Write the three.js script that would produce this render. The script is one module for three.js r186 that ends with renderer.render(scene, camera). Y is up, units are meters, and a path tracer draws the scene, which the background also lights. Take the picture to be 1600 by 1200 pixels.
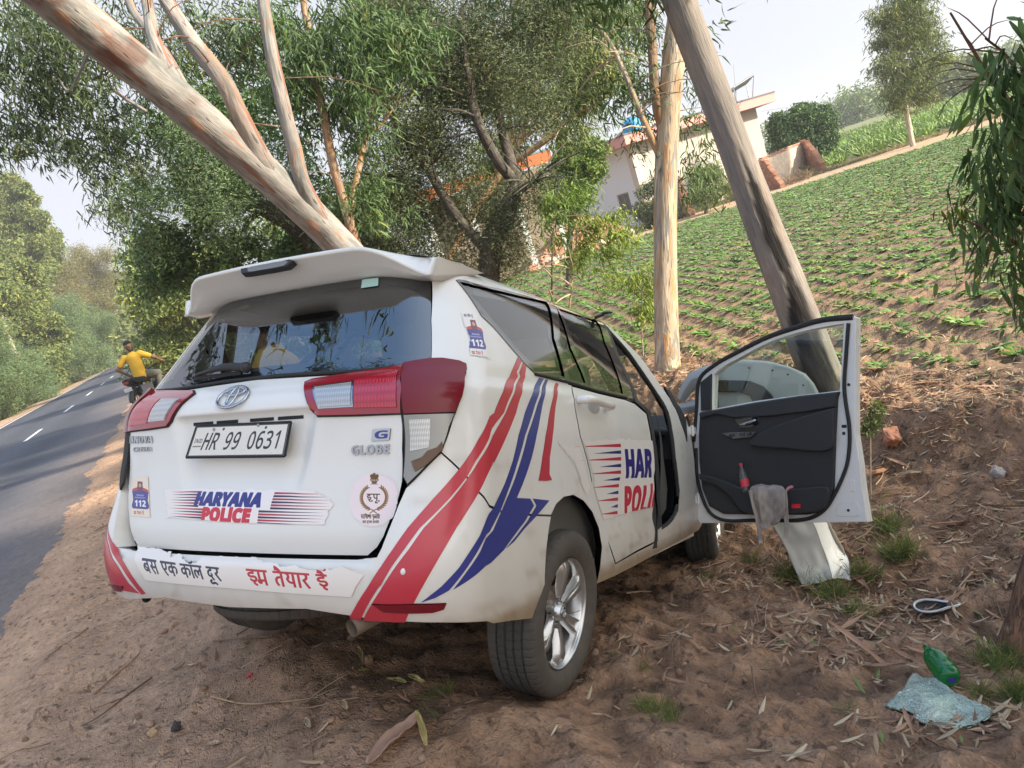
import * as THREE from 'three';
import { mergeGeometries } from 'three/addons/utils/BufferGeometryUtils.js';
import { ImprovedNoise } from 'three/addons/math/ImprovedNoise.js';
import { FontLoader } from 'three/addons/loaders/FontLoader.js';

// ---------------------------------------------------------------- camera, sky, sun, exposure
const V = (x, y, z) => new THREE.Vector3(x, y, z);
const scene = new THREE.Scene();
const FOCAL = 1190.5, EYE = V(0, 1.5, 0);
const RIGHT = V(0.85814, -0.30317, 0.41435), DOWN = V(-0.35609, -0.93283, 0.05494), AHEAD = V(0.36987, -0.1947, -0.90846);
const camera = new THREE.PerspectiveCamera(2 * Math.atan(600 / FOCAL) * 180 / Math.PI, 4 / 3, 0.05, 3000);
camera.position.copy(EYE);
camera.quaternion.setFromRotationMatrix(new THREE.Matrix4().makeBasis(RIGHT, DOWN.clone().negate(), AHEAD.clone().negate()));
scene.add(camera);

const SUN = V(0.64, 0.46, 0.66).normalize();
{ // hazy pale sky: whiter at the horizon, a broad bright veil round the sun
  const W = 512, H = 256, data = new Float32Array(W * H * 4);
  for (let j = 0; j < H; j++) for (let i = 0; i < W; i++) {
    const el = ((j + 0.5) / H - 0.5) * Math.PI, az = ((i + 0.5) / W - 0.5) * 2 * Math.PI;
    const d = V(Math.cos(el) * Math.cos(az), Math.sin(el), Math.cos(el) * Math.sin(az));
    const h = Math.max(0, d.y), t = Math.pow(1 - h, 2.2), g = Math.max(0, d.dot(SUN));
    const veil = 0.62 * Math.pow(g, 1.8) + 1.1 * Math.pow(g, 14), z = smooth(0.5, 0.9, h);
    const k = (j * W + i) * 4, low = d.y < 0 ? 0.55 : 1;
    data[k] = (0.33 + 0.025 * t - 0.17 * z + veil * 1.0) * low; data[k + 1] = (0.342 + 0.025 * t - 0.05 * z + veil * 0.94) * low; data[k + 2] = (0.395 + 0.005 * t + 0.14 * z + veil * 0.78) * low; data[k + 3] = 1;
  }
  const sky = new THREE.DataTexture(data, W, H, THREE.RGBAFormat, THREE.FloatType);
  sky.mapping = THREE.EquirectangularReflectionMapping; sky.magFilter = THREE.LinearFilter; sky.needsUpdate = true;
  scene.background = sky; scene.environment = sky;
}
const sun = new THREE.DirectionalLight(new THREE.Color(1, 0.89, 0.71), 4.4);
sun.position.copy(SUN).multiplyScalar(60); sun.castShadow = true; sun.shadow.radius = 5;
sun.shadow.mapSize.set(4096, 4096);
Object.assign(sun.shadow.camera, { left: -45, right: 45, top: 45, bottom: -45, near: 1, far: 160 });
scene.add(sun);
scene.fog = new THREE.FogExp2(new THREE.Color(0.88, 0.91, 0.96), 0.0008);

const renderer = new THREE.WebGLRenderer({ antialias: true });
renderer.toneMapping = THREE.LinearToneMapping;
renderer.toneMappingExposure = 2.45;
renderer.shadowMap.enabled = true;

// ---------------------------------------------------------------- helpers
let seed = 7;
const rnd = () => { seed = (seed + 0x6d2b79f5) | 0; let t = Math.imul(seed ^ (seed >>> 15), 1 | seed); t = (t + Math.imul(t ^ (t >>> 7), 61 | t)) ^ t; return ((t ^ (t >>> 14)) >>> 0) / 4294967296; };
const reseed = (n) => { seed = n * 7919 + 13; };
const rr = (a, b) => a + (b - a) * rnd();
const gauss = () => (rnd() + rnd() + rnd() - 1.5) * 1.15;
function clamp(x, a = 0, b = 1) { return Math.min(b, Math.max(a, x)); }
const lerp = (a, b, t) => a + (b - a) * t;
function smooth(a, b, x) { const t = clamp((x - a) / (b - a)); return t * t * (3 - 2 * t); }
const perlin = new ImprovedNoise();
const n3 = (x, y, z = 0) => perlin.noise(x + 37.13, y + 11.7, z + 5.31);
const fbm = (x, y, z = 0, o = 4) => { let s = 0, a = 0.5, f = 1; for (let i = 0; i < o; i++) { s += a * n3(x * f, y * f, z * f + i * 7.7); a *= 0.5; f *= 2.03; } return s; };
const table = (rows) => (x) => { // smooth curve through rows of [x, ...values], first value
  if (x <= rows[0][0]) return rows[0][1];
  const n = rows.length; if (x >= rows[n - 1][0]) return rows[n - 1][1];
  let i = 0; while (rows[i + 1][0] < x) i++;
  const s = (k) => { const a = rows[Math.max(0, k - 1)], b = rows[Math.min(n - 1, k + 1)]; return (b[1] - a[1]) / (b[0] - a[0]); };
  const h = rows[i + 1][0] - rows[i][0], t = (x - rows[i][0]) / h, t2 = t * t, t3 = t2 * t;
  return (2 * t3 - 3 * t2 + 1) * rows[i][1] + (t3 - 2 * t2 + t) * h * s(i) + (3 * t2 - 2 * t3) * rows[i + 1][1] + (t3 - t2) * h * s(i + 1);
};
const rayOf = (px, py) => AHEAD.clone().addScaledVector(RIGHT, (px - 800) / FOCAL).addScaledVector(DOWN, (py - 600) / FOCAL);
const at = (px, py, depth) => EYE.clone().addScaledVector(rayOf(px, py), depth); // a point of the place, from the direction it is seen in and its distance
const col = (r, g, b) => new THREE.Color(r, g, b);
const used = {};
const numbered = (name) => { const n = used[name] = (used[name] ?? -1) + 1; return n ? name + '_' + String(n).padStart(3, '0') : name; };
function tag(o, label, category, group) { o.userData.label = label; if (category) o.userData.category = category; if (group) o.userData.group = group; return o; }
const shade = (o) => { o.castShadow = o.receiveShadow = true; return o; };
function thing(name, label, category, pos, group) { const o = new THREE.Group(); o.name = numbered(name); if (pos) o.position.copy(pos); scene.add(o); return tag(o, label, category, group); }
function mesh(name, geo, mat, parent) { const m = shade(new THREE.Mesh(Array.isArray(geo) ? merge(geo) : geo, mat)); m.name = parent && parent !== scene ? name : numbered(name); (parent || scene).add(m); return m; }
function merge(list) {
  const any = list.some((g) => g.attributes.color), uv = list.every((g) => g.attributes.uv);
  return mergeGeometries(list.map((g) => {
    let h = g.index ? g.toNonIndexed() : g;
    if (!h.attributes.normal) h.computeVertexNormals();
    if (any && !h.attributes.color) h.setAttribute('color', new THREE.BufferAttribute(new Float32Array(h.attributes.position.count * 3).fill(1), 3));
    for (const k of Object.keys(h.attributes)) if (!['position', 'normal', 'color'].includes(k) && !(k === 'uv' && uv)) h.deleteAttribute(k);
    return h;
  }));
}
function geom(pos, { idx, uv, nor, color } = {}) {
  const g = new THREE.BufferGeometry();
  g.setAttribute('position', new THREE.Float32BufferAttribute(pos, 3));
  if (uv) g.setAttribute('uv', new THREE.Float32BufferAttribute(uv, 2));
  if (color) g.setAttribute('color', new THREE.Float32BufferAttribute(color, 3));
  if (idx) g.setIndex(idx);
  if (nor) g.setAttribute('normal', new THREE.Float32BufferAttribute(nor, 3)); else g.computeVertexNormals();
  return g;
}
const std = (r, g, b, rough = 0.8, o = {}) => new THREE.MeshStandardMaterial({ color: col(r, g, b), roughness: rough, ...o });
function canvas(w, h, draw, srgb = true) {
  const c = document.createElement('canvas'); c.width = w; c.height = h; draw(c.getContext('2d'), w, h);
  const t = new THREE.CanvasTexture(c); if (srgb) t.colorSpace = THREE.SRGBColorSpace; t.wrapS = t.wrapT = THREE.RepeatWrapping; return t;
}
function pixels(w, h, f) { // a linear texture from a function of (u, v) that returns [r, g, b]
  const d = new Uint8Array(w * h * 4);
  for (let y = 0; y < h; y++) for (let x = 0; x < w; x++) { const c = f(x / w, y / h), k = (y * w + x) * 4; for (let i = 0; i < 3; i++) d[k + i] = 255 * clamp(typeof c === 'number' ? c : c[i]); d[k + 3] = 255; }
  const t = new THREE.DataTexture(d, w, h); t.magFilter = THREE.LinearFilter; t.wrapS = t.wrapT = THREE.RepeatWrapping; t.needsUpdate = true; return t;
}
// a tube along points with a radius at each; uv in metres; wobble makes it a living trunk
function tube(pts, radii, seg = 10, o = {}) {
  const curve = new THREE.CatmullRomCurve3(pts, false, 'centripetal'), n = o.n || Math.max(4, Math.ceil(curve.getLength() / (o.step || 0.25)));
  const pos = [], uv = [], idx = [], color = o.tint ? [] : null, len = curve.getLength();
  let side = null;
  for (let i = 0; i <= n; i++) {
    const t = i / n, p = curve.getPoint(t), d = curve.getTangent(t);
    if (!side) side = V(0, 0, 1).cross(d).lengthSq() > 0.01 ? V(0, 0, 1).cross(d).normalize() : V(1, 0, 0);
    side.addScaledVector(d, -side.dot(d)).normalize();
    const up = d.clone().cross(side), ft = t * (radii.length - 1), k = Math.min(radii.length - 2, Math.floor(ft)), r0 = lerp(radii[k], radii[k + 1], ft - k);
    for (let j = 0; j <= seg; j++) {
      const a = (j % seg) / seg * 2 * Math.PI, c = Math.cos(a), s = Math.sin(a);
      const w = o.wobble ? 1 + o.wobble * fbm(c * 1.1 + p.x, s * 1.1 + p.z, t * len * 1.3, 3) : 1;
      const q = p.clone().addScaledVector(side, c * r0 * w).addScaledVector(up, s * r0 * w);
      if (o.shape) o.shape(q, t, a, p, r0);
      pos.push(q.x, q.y, q.z); uv.push(j / seg * (o.around || 2 * Math.PI * radii[0]), t * len);
      if (color) color.push(...o.tint(q, t, a, p));
    }
  }
  for (let i = 0; i < n; i++) for (let j = 0; j < seg; j++) { const a = i * (seg + 1) + j, b = a + seg + 1; idx.push(a, a + 1, b, a + 1, b + 1, b); }
  for (const [e, flip] of o.open ? [] : [[0, 1], [n, 0]]) { // end caps
    const c = curve.getPoint(e / n), b = pos.length / 3; pos.push(c.x, c.y, c.z); uv.push(0, 0); if (color) color.push(color[e * (seg + 1) * 3], color[e * (seg + 1) * 3 + 1], color[e * (seg + 1) * 3 + 2]);
    for (let j = 0; j < seg; j++) { const a = e * (seg + 1) + j; flip ? idx.push(a + 1, a, b) : idx.push(a, a + 1, b); }
  }
  return geom(pos, { idx, uv, color });
}
const box = (w, h, d, x = 0, y = 0, z = 0) => new THREE.BoxGeometry(w, h, d).translate(x, y, z);
function beam(a, b, w, h) { // a square bar from a to b
  const d = b.clone().sub(a), g = new THREE.BoxGeometry(w, h, d.length());
  g.applyMatrix4(new THREE.Matrix4().lookAt(a, b, V(0, 1, 0)).setPosition(a.clone().add(b).multiplyScalar(0.5))); return g;
}
function slab(outline, depth, bevel = 0.004) { // extruded outline [[x, y], ...] with rounded edges, centred in depth
  const s = new THREE.Shape(outline.map(([x, y]) => new THREE.Vector2(x, y)));
  return new THREE.ExtrudeGeometry(s, { depth: Math.max(0.001, depth - 2 * bevel), bevelEnabled: bevel > 0, bevelSize: bevel, bevelThickness: bevel, bevelSegments: 2, curveSegments: 6 }).translate(0, 0, -depth / 2 + bevel);
}

// ---------------------------------------------------------------- ground
const FIELD = -0.9, ROW = V(0.355, 0, -0.935), ROWN = V(0.935, 0, 0.355), ROW_GAP = 0.40;
const beyond = (x, z) => -((x - 17.9) * -0.471 + (z + 37.2) * 0.882); // metres past the far edge of the field
const bankX = (z) => 4.75 + 0.12 * n3(z * 0.5, 3) + 0.06 * n3(z * 1.7, 9) + (z > -4 ? 0.16 * (z + 4) : 0);
function lay(x, z) { // the lie of the land without small relief
  let y = 0;
  const zz = clamp(z, -6.5, 0.5);
  const slope = 0.187 - 0.4 * x + 0.0686 * zz;
  const k = 0.08; // soft minimum of the verge and the slope below it
  const verge = -0.02 - 0.02 * smooth(-1.4, 0, x);
  const h = clamp(0.5 + 0.5 * (slope - verge) / k); y = lerp(slope, verge, h) - k * h * (1 - h) * 0.6;
  const bed = -1.2 + 0.02 * n3(x * 0.8, z * 0.8);
  if (x > 1) { const q = 0.14, g = clamp(0.5 + 0.5 * (bed - y) / q); y = lerp(y, bed, g) + q * g * (1 - g) * 0.6; }
  const b = bankX(z), up = smooth(b - 0.45, b + 0.35, x);
  y = lerp(y, FIELD + 0.05 * Math.exp(-((x - b - 0.3) ** 2) / 0.1), up);
  if (x < -1.2) { y = lerp(y, -0.035, smooth(-1.35, -1.9, x)); if (x < -7.7) y = 0.02 - 0.05 * smooth(-8, -11, x) + 0.5 * smooth(-13, -30, x) * (1 + 0.4 * n3(x * 0.05, z * 0.05)); }
  if (x > 45) y += 0.006 * (x - 45);
  return y;
}
const ruts = [[0.95, -2.1, 0.9, -3.2, 0.16, 0.05], [-0.35, -3.1, -0.1, -4.1, 0.15, 0.03], [0.2, -2.2, 0.9, -2.5, 0.2, 0.03]];
const lumps = (x, z) => { const a = n3(x * 3.4 + 0.6 * n3(x * 2, z * 2, 4), z * 3.4, 21), b = n3(x * 7.5, z * 7.5, 22); return 0.6 * Math.abs(a) + 0.3 * b; };
function relief(x, z) {
  const far = Math.hypot(x - 1.5, z + 3), near = 1 - smooth(7, 13, far);
  if (x < -8.2 || x > 14) near;
  let r = 0;
  if (near > 0) {
    const off = smooth(-2.3, -0.6, x + 0.12 * n3(x * 2, z * 2)); // the asphalt side stays flat
    r += (0.06 * n3(x * 1.3, z * 1.3, 1) + 0.06 * fbm(x * 3.1, z * 3.1, 2, 3)) * off * (1 - 0.6 * smooth(5, 6, x));
    r += 0.10 * lumps(x, z) * off * smooth(-0.4, 0.8, x);
    const clod = Math.max(0, fbm(x * 7.5, z * 7.5, 5, 4)); r += 0.11 * clod * off * (0.35 + 0.65 * smooth(0.3, 1.4, x));
    const fine = Math.abs(n3(x * 24, z * 24, 8)); r += 0.012 * fine * off;
    const lump = Math.max(0, n3(x * 14, z * 14, 3) - 0.22); r += 0.06 * lump * off;
    for (const [ax, az, bx, bz, w, d] of ruts) { const dx = bx - ax, dz = bz - az, t = clamp(((x - ax) * dx + (z - az) * dz) / (dx * dx + dz * dz)), e = Math.hypot(x - ax - dx * t, z - az - dz * t); r -= d * Math.exp(-(e * e) / (w * w)); }
    r *= near;
  }
  if (x > 5) { // furrows
    const s = (x * ROWN.x + z * ROWN.z) / ROW_GAP, m = smooth(5.3, 6.6, x) * (1 - smooth(28, 45, far));
    r += m * (0.022 * Math.cos(s * 2 * Math.PI + 0.8 * n3(x * 0.4, z * 0.4)) + 0.05 * fbm(x * 2.6, z * 2.6, 4, 4));
  }
  r += 0.04 * n3(x * 0.3, z * 0.3) * smooth(7, 12, far) * (x > -1 || x < -8.5 ? 1 : 0);
  return r;
}
const edgeNoise = (x, z) => 0.035 * fbm(x * 1.1, z * 0.8, 6, 4) + 0.012 * n3(x * 6, z * 6);
function ground(x, z) {
  let y = lay(x, z) + relief(x, z);
  if (x > -2.6 && x < -0.7) y += edgeNoise(x, z) * smooth(-2.5, -1.9, x) + 0.045 * smooth(-2.1, -1.4, x) * (1 - smooth(-1.2, -0.7, x)); // sand creeping over the edge of the asphalt
  if (x < -7.4 && x > -9) y += 0.6 * edgeNoise(x, z);
  return y;
}
const spot = (x, z, up = 0) => V(x, ground(x, z) + up, z);
function onGround(px, py) { // where the line of sight meets the ground
  const d = rayOf(px, py); let t = 0.6, last = t;
  for (; t < 400; last = t, t *= 1.012) { const p = EYE.clone().addScaledVector(d, t); if (p.y < ground(p.x, p.z)) break; }
  for (let i = 0; i < 24; i++) { const m = (last + t) / 2, p = EYE.clone().addScaledVector(d, m); p.y < ground(p.x, p.z) ? t = m : last = m; }
  const p = EYE.clone().addScaledVector(d, t); p.y = ground(p.x, p.z); return p;
}
function slopeAt(x, z, e = 0.06) { return V(ground(x - e, z) - ground(x + e, z), 2 * e, ground(x, z - e) - ground(x, z + e)).normalize(); }

const sandMap = pixels(1024, 1024, (u, v) => { // grain of the soil round a mean of one half
  const w = (x, s) => { const a = u * s, b = v * s, f = smooth(0.8, 1, u), g = smooth(0.8, 1, v); const q = (i, j) => n3(a - i * s, b - j * s, x); return lerp(lerp(q(0, 0), q(1, 0), f), lerp(q(0, 1), q(1, 1), f), g); };
  const k = 0.72 + 0.20 * w(1, 9) + 0.13 * w(2, 27) + 0.14 * w(3, 80) + 0.16 * w(4, 210);
  const dark = smooth(0.30, 0.55, w(6, 60)) * 0.35, pale = smooth(0.4, 0.6, w(7, 140)) * 0.25;
  return [k - dark + pale, (k - dark) * 0.985 + pale, (k - dark) * 0.965 + pale];
});
sandMap.repeat.set(0.45, 0.45);
const sandBump = sandMap.clone(); sandBump.repeat.set(0.8, 0.8); sandBump.needsUpdate = true;
{
  const lines = (lo, a, b, hi, d, grow) => { const l = []; for (let x = a; x <= b; x += d) l.push(x); for (let x = l[l.length - 1], s = d; x < hi; s *= grow) l.push(x += s); for (let x = l[0], s = d; x > lo; s *= grow) l.unshift(x -= s); return l; };
  const xs = lines(-900, -2.5, 5.6, 1500, 0.025, 1.05), zs = lines(-1500, -10.0, -0.6, 60, 0.027, 1.05);
  const pos = [], uv = [], idx = [], color = [], NX = xs.length;
  const sand = [0.43, 0.275, 0.178], soil = [0.31, 0.182, 0.108], humusAndShade = [0.105, 0.062, 0.039], fieldSoil = [0.22, 0.145, 0.09], dry = [0.48, 0.34, 0.21], green = [0.16, 0.19, 0.07];
  const mix = (a, b, t) => [lerp(a[0], b[0], t), lerp(a[1], b[1], t), lerp(a[2], b[2], t)];
  for (const z of zs) for (const x of xs) {
    const y = ground(x, z); pos.push(x, y, z); uv.push(x, z);
    let c = mix(sand, soil, smooth(-0.5, 0.9, x + 0.7 * n3(x * 0.9, z * 0.9) + 0.3 * n3(x * 4, z * 4)));
    const darkPatch = smooth(0.02, 0.3, fbm(x * 1.9, z * 1.9, 3, 4)); c = mix(c, humusAndShade, 0.75 * darkPatch * smooth(0.2, 1.2, x));  // random dark soil patches, deepened to stand for shadows of the lumps
    c = mix(c, humusAndShade, 0.55 * smooth(0.02, 0.3, n3(x * 11, z * 11)) * smooth(0, 1, x)); c = mix(c, humusAndShade, 0.4 * smooth(0.1, 0.35, fbm(x * 5, z * 5, 7, 3)) * smooth(-0.8, 0.6, x));
    if (x > -0.6 && x < 5 && z > -9) { const q = lumps(x, z); c = mix(c, sand, 0.55 * smooth(0.18, 0.36, q) * smooth(0.0, 0.8, x)); c = mix(c, humusAndShade, 0.6 * smooth(0.06, -0.06, q) * smooth(-0.2, 0.8, x)); }  // tops paled, hollows darkened: shade of the lumps put into the colour
    if (x > 3.2) c = mix(c, soil, 0.6 * smooth(3.2, 4, x));
    if (x > 4.6) { const b = bankX(z); c = mix(c, mix(fieldSoil, soil, 0.5 * smooth(-0.1, 0.3, fbm(x * 1.3, z * 1.3))), smooth(b + 0.1, b + 1.2, x)); }
    const far = beyond(x, z); if (x > 5) { c = mix(c, dry, smooth(-4.2, -3.2, far + 0.7 * n3(x * 0.5, z * 0.5))); if (far > 3) c = mix(c, green, 0.75 * smooth(3, 4.5, far) * smooth(30, 36, x - 0.1 * far)); }
    if (z < -70 && x > 0) c = mix(c, green, 0.6);
    if (x < -8.1) c = mix(mix(dry, soil, 0.3), mix(green, soil, 0.4), smooth(-9, -10.5, x + 0.6 * n3(x, z * 0.6)));
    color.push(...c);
  }
  for (let j = 0; j + 1 < zs.length; j++) for (let i = 0; i + 1 < NX; i++) { const a = j * NX + i, b = a + NX; idx.push(a, b, a + 1, a + 1, b, b + 1); }
  const m = std(1.25, 1.25, 1.25, 0.97, { map: sandMap, vertexColors: true, bumpMap: sandBump, bumpScale: 0.02 });
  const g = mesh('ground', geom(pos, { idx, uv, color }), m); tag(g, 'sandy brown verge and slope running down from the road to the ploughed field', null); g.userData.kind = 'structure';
}

// ---------------------------------------------------------------- road
{
  const tar = pixels(512, 512, (u, v) => { const k = 0.72 + 0.5 * (rnd() - 0.5) + 0.18 * n3(u * 30, v * 30) + 0.12 * n3(u * 6, v * 6); return [k, k, k * 1.02]; });
  tar.repeat.set(0.6, 0.6);
  const pos = [], uv = [], idx = [], color = [], xs = [], zs = [];
  for (let x = -8.0; x <= -1.25; x += 0.1) xs.push(x);
  for (let z = 30, s = 0.5; z > -1200; z -= s) { zs.push(z); if (z < -60) s *= 1.06; }
  for (const z of zs) for (const x of xs) {
    const crown = 0.03 * (1 - ((x + 4.4) / 3.6) ** 2), wear = 0.9 + 0.12 * Math.cos((x + 4.2) * 3.4) + 0.1 * n3(x * 0.7, z * 0.08);
    pos.push(x, crown - (x > -1.45 ? 0.03 : 0), z); uv.push(x, z);
    const dust = clamp(smooth(-3.2, -1.4, x + 0.5 * n3(x, z * 0.5)) * 0.55 + smooth(-7.3, -7.9, x) * 0.5), b = 0.062 * wear;
    color.push(lerp(b * 0.96, 0.26, dust * 0.8), lerp(b * 1.02, 0.20, dust * 0.8), lerp(b * 1.25, 0.16, dust * 0.8));
  }
  for (let j = 0; j + 1 < zs.length; j++) for (let i = 0; i + 1 < xs.length; i++) { const a = j * xs.length + i, b = a + xs.length; idx.push(a, a + 1, b, a + 1, b + 1, b); }
  const road = mesh('road', geom(pos, { idx, uv, color }), std(1.35, 1.35, 1.35, 0.85, { map: tar, vertexColors: true, bumpMap: tar, bumpScale: 0.004 }));
  tag(road, 'dark asphalt country road with dusty edge'); road.userData.kind = 'structure';
  const crownAt = (x) => 0.03 * (1 - ((x + 4.4) / 3.6) ** 2) + 0.004;
  const paint = std(0.68, 0.67, 0.63, 0.75), strip = (x, z0, z1, w) => { const p = [], ix = [], n = Math.max(1, Math.ceil((z0 - z1) / 4)); for (let i = 0; i <= n; i++) { const z = lerp(z0, z1, i / n); p.push(x - w / 2, crownAt(x - w / 2), z, x + w / 2, crownAt(x + w / 2), z); if (i < n) ix.push(2 * i, 2 * i + 1, 2 * i + 2, 2 * i + 1, 2 * i + 3, 2 * i + 2); } return geom(p, { idx: ix }); };
  mesh('edge_line', strip(-7.45, 28, -420, 0.12), paint, road);
  for (let k = 0; k < 22; k++) mesh('centre_dash', strip(-4.25, -6.2 - k * 9.0, -9.2 - k * 9.0, 0.12), paint, road);
}

// ---------------------------------------------------------------- the car: pose and shell
const car = new THREE.Group(); car.name = 'police_car'; scene.add(car); // origin between the wheels under the rear bumper; x forward, y up, z to its right
car.position.set(-0.3199, 0.2377, -2.6682);
car.quaternion.setFromRotationMatrix(new THREE.Matrix4().makeBasis(V(0.70022, -0.36524, -0.61342).normalize(), V(0.35308, 0.92396, -0.14709).normalize(), V(0.6205, -0.11359, 0.77594).normalize()));
tag(car, 'white police people carrier, nose down in the ditch with its front door open', 'car');
car.updateMatrixWorld(true);
const toCar = car.matrixWorld.clone().invert(), eyeCar = EYE.clone().applyMatrix4(toCar);
const carRay = (px, py) => rayOf(px, py).transformDirection(toCar);
const onPlaneX = (px, py, x) => { const d = carRay(px, py); return eyeCar.clone().addScaledVector(d, (x - eyeCar.x) / d.x); };
const onPlaneY = (px, py, y) => { const d = carRay(px, py); return eyeCar.clone().addScaledVector(d, (y - eyeCar.y) / d.y); };
const onPlaneZ = (px, py, z) => { const d = carRay(px, py); return eyeCar.clone().addScaledVector(d, (z - eyeCar.z) / d.z); };

const halfWidth = table([[0.15, 0.83], [0.25, 0.855], [0.34, 0.878], [0.45, 0.892], [0.6, 0.9], [0.75, 0.9], [0.92, 0.893], [1.04, 0.878], [1.1, 0.868], [1.13, 0.852], [1.2, 0.828], [1.35, 0.765], [1.5, 0.69], [1.56, 0.652], [1.6, 0.61], [1.63, 0.55], [1.65, 0.46]]);
const bodyRear = table([[0.15, 0.22], [0.26, 0.15], [0.33, 0.10], [0.40, 0.055], [0.48, 0.03], [0.56, 0.025], [0.62, 0.035], [0.7, 0.06], [0.8, 0.09], [0.92, 0.11], [1.06, 0.12], [1.12, 0.15], [1.17, 0.2], [1.3, 0.285], [1.45, 0.375], [1.54, 0.425], [1.6, 0.46], [1.65, 0.5]]);
const gateRear = table([[0.5, 0.08], [0.57, 0.088], [0.64, 0.088], [0.72, 0.098], [0.85, 0.112], [0.95, 0.112], [1.05, 0.114], [1.1, 0.13], [1.14, 0.165], [1.17, 0.2], [1.3, 0.285], [1.45, 0.375], [1.54, 0.425], [1.6, 0.46], [1.65, 0.5]]);
const taper = (x) => 1 - 0.022 * smooth(1.5, 0, x) - 0.03 * smooth(3.3, 4.6, x) * 2;
const CURVE = 0.13, RZ = 0.24, RX = 0.24;
function shellPoint(S, u, y) {
  const W = halfWidth(y), x0 = S.rear(y), zc = W - RZ, slope = 2 * CURVE * zc;
  let x, z;
  if (u <= 1) { z = u * zc; x = x0 + CURVE * z * z; }
  else {
    const xc = x0 + CURVE * zc * zc;
    if (u <= 2) { const a = (u - 1) * Math.PI / 2, s = Math.sin(a) * RZ; z = zc + s; x = xc + slope * s + (RX - slope * RZ) * (1 - Math.cos(a)); }
    else { z = W; x = xc + RX + (u - 2); }
  }
  z *= taper(x);
  if (S.dent) x += S.dent(x, y, z, u);
  return V(x, y, z);
}
function shellNormal(S, u, y) {
  const e = 0.004, a = shellPoint(S, u + e, y).sub(shellPoint(S, Math.max(0, u - e), y)), b = shellPoint(S, u, y + e).sub(shellPoint(S, u, y - e));
  return a.cross(b).normalize();
}
// the plate recess and the sloping flanks beside it are pressed into the tailgate
const recess = (x, y, z) => { const t = clamp((1.045 - y) / 0.33), w = lerp(0.335, 0.25, t); return 0.03 * smooth(w + 0.04, w - 0.03, Math.abs(z)) * smooth(1.052, 1.036, y) * smooth(0.70, 0.84, y); };
const shelf = (x, y, z, u) => 0.034 * smooth(0.536, 0.556, y) * smooth(0.98, 0.86, u); // the bumper's top falls back to the gate
const BODY = { rear: bodyRear, top: 1.648, dent: shelf }, GATE = { rear: gateRear, top: 1.648, dent: recess };
function shellGrid(S) {
  if (S.grid) return S.grid;
  const us = [], ys = [];
  for (let u = 0; u < 5.2; u += u < 2 ? 0.04 : 0.03) us.push(u);
  for (let y = 0.16; y <= S.top; y += 0.02) ys.push(y);
  ys.push(S.top);
  return S.grid = { us, ys, p: ys.map((y) => us.map((u) => shellPoint(S, u, y))) };
}
const tri = new THREE.Vector3();
function onShell(S, px, py, side = 1) { // where the line of sight meets the car's skin: [u, y]
  const { us, ys, p } = shellGrid(S), o = eyeCar.clone(), d = carRay(px, py); o.z *= side; d.z *= side;
  const ray = new THREE.Ray(o, d); let best = 1e9, out = null, nearest = 1e9, fall = null;
  for (let j = 0; j + 1 < ys.length; j++) for (let i = 0; i + 1 < us.length; i++) {
    const a = p[j][i], b = p[j][i + 1], c = p[j + 1][i], e = p[j + 1][i + 1];
    const k = ray.distanceSqToPoint(a); if (k < nearest) { nearest = k; fall = [us[i], ys[j]]; }
    if (k > 0.02) continue;
    for (const [q, r, s, f] of [[a, b, c, 0], [e, c, b, 1]]) {
      if (!ray.intersectTriangle(q, r, s, false, tri)) continue;
      const t = tri.distanceTo(o); if (t >= best) continue; best = t;
      const n = THREE.Triangle.getBarycoord(tri, q, r, s, new THREE.Vector3()), du = us[i + 1] - us[i], dy = ys[j + 1] - ys[j];
      out = f ? [us[i + 1] - n.y * du, ys[j + 1] - n.z * dy] : [us[i] + n.y * du, ys[j] + n.z * dy];
    }
  }
  return out || fall;
}
const trace = (S, pts, side = 1) => pts.map((q) => (q.length === 3 ? [q[0], q[1]] : onShell(S, q[0], q[1], side)));
// cut a polygon in (u, y) into cells so that it can follow the curved skin
function clipCell(poly, x0, x1, y0, y1) {
  for (const [ax, lim, s] of [[0, x0, 1], [0, x1, -1], [1, y0, 1], [1, y1, -1]]) {
    const out = [];
    for (let i = 0; i < poly.length; i++) {
      const a = poly[i], b = poly[(i + 1) % poly.length], da = s * (a[ax] - lim), db = s * (b[ax] - lim);
      if (da >= 0) out.push(a);
      if (da > 0 !== db > 0 && da !== db) { const t = da / (da - db); out.push([lerp(a[0], b[0], t), lerp(a[1], b[1], t)]); }
    }
    poly = out; if (poly.length < 3) return null;
  }
  return poly;
}
const area = (p) => p.reduce((s, a, i) => { const b = p[(i + 1) % p.length]; return s + a[0] * b[1] - b[0] * a[1]; }, 0) / 2;
function keyhole(outer, holes) {
  let p = area(outer) > 0 ? outer.slice() : outer.slice().reverse();
  for (let h of holes) {
    h = area(h) < 0 ? h : h.slice().reverse();
    let bi = 0, bj = 0, bd = 1e9;
    p.forEach((a, i) => h.forEach((b, j) => { const d = (a[0] - b[0]) ** 2 + (a[1] - b[1]) ** 2; if (d < bd) { bd = d; bi = i; bj = j; } }));
    p = [...p.slice(0, bi + 1), ...h.slice(bj), ...h.slice(0, bj + 1), ...p.slice(bi)];
  }
  return p;
}
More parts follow.
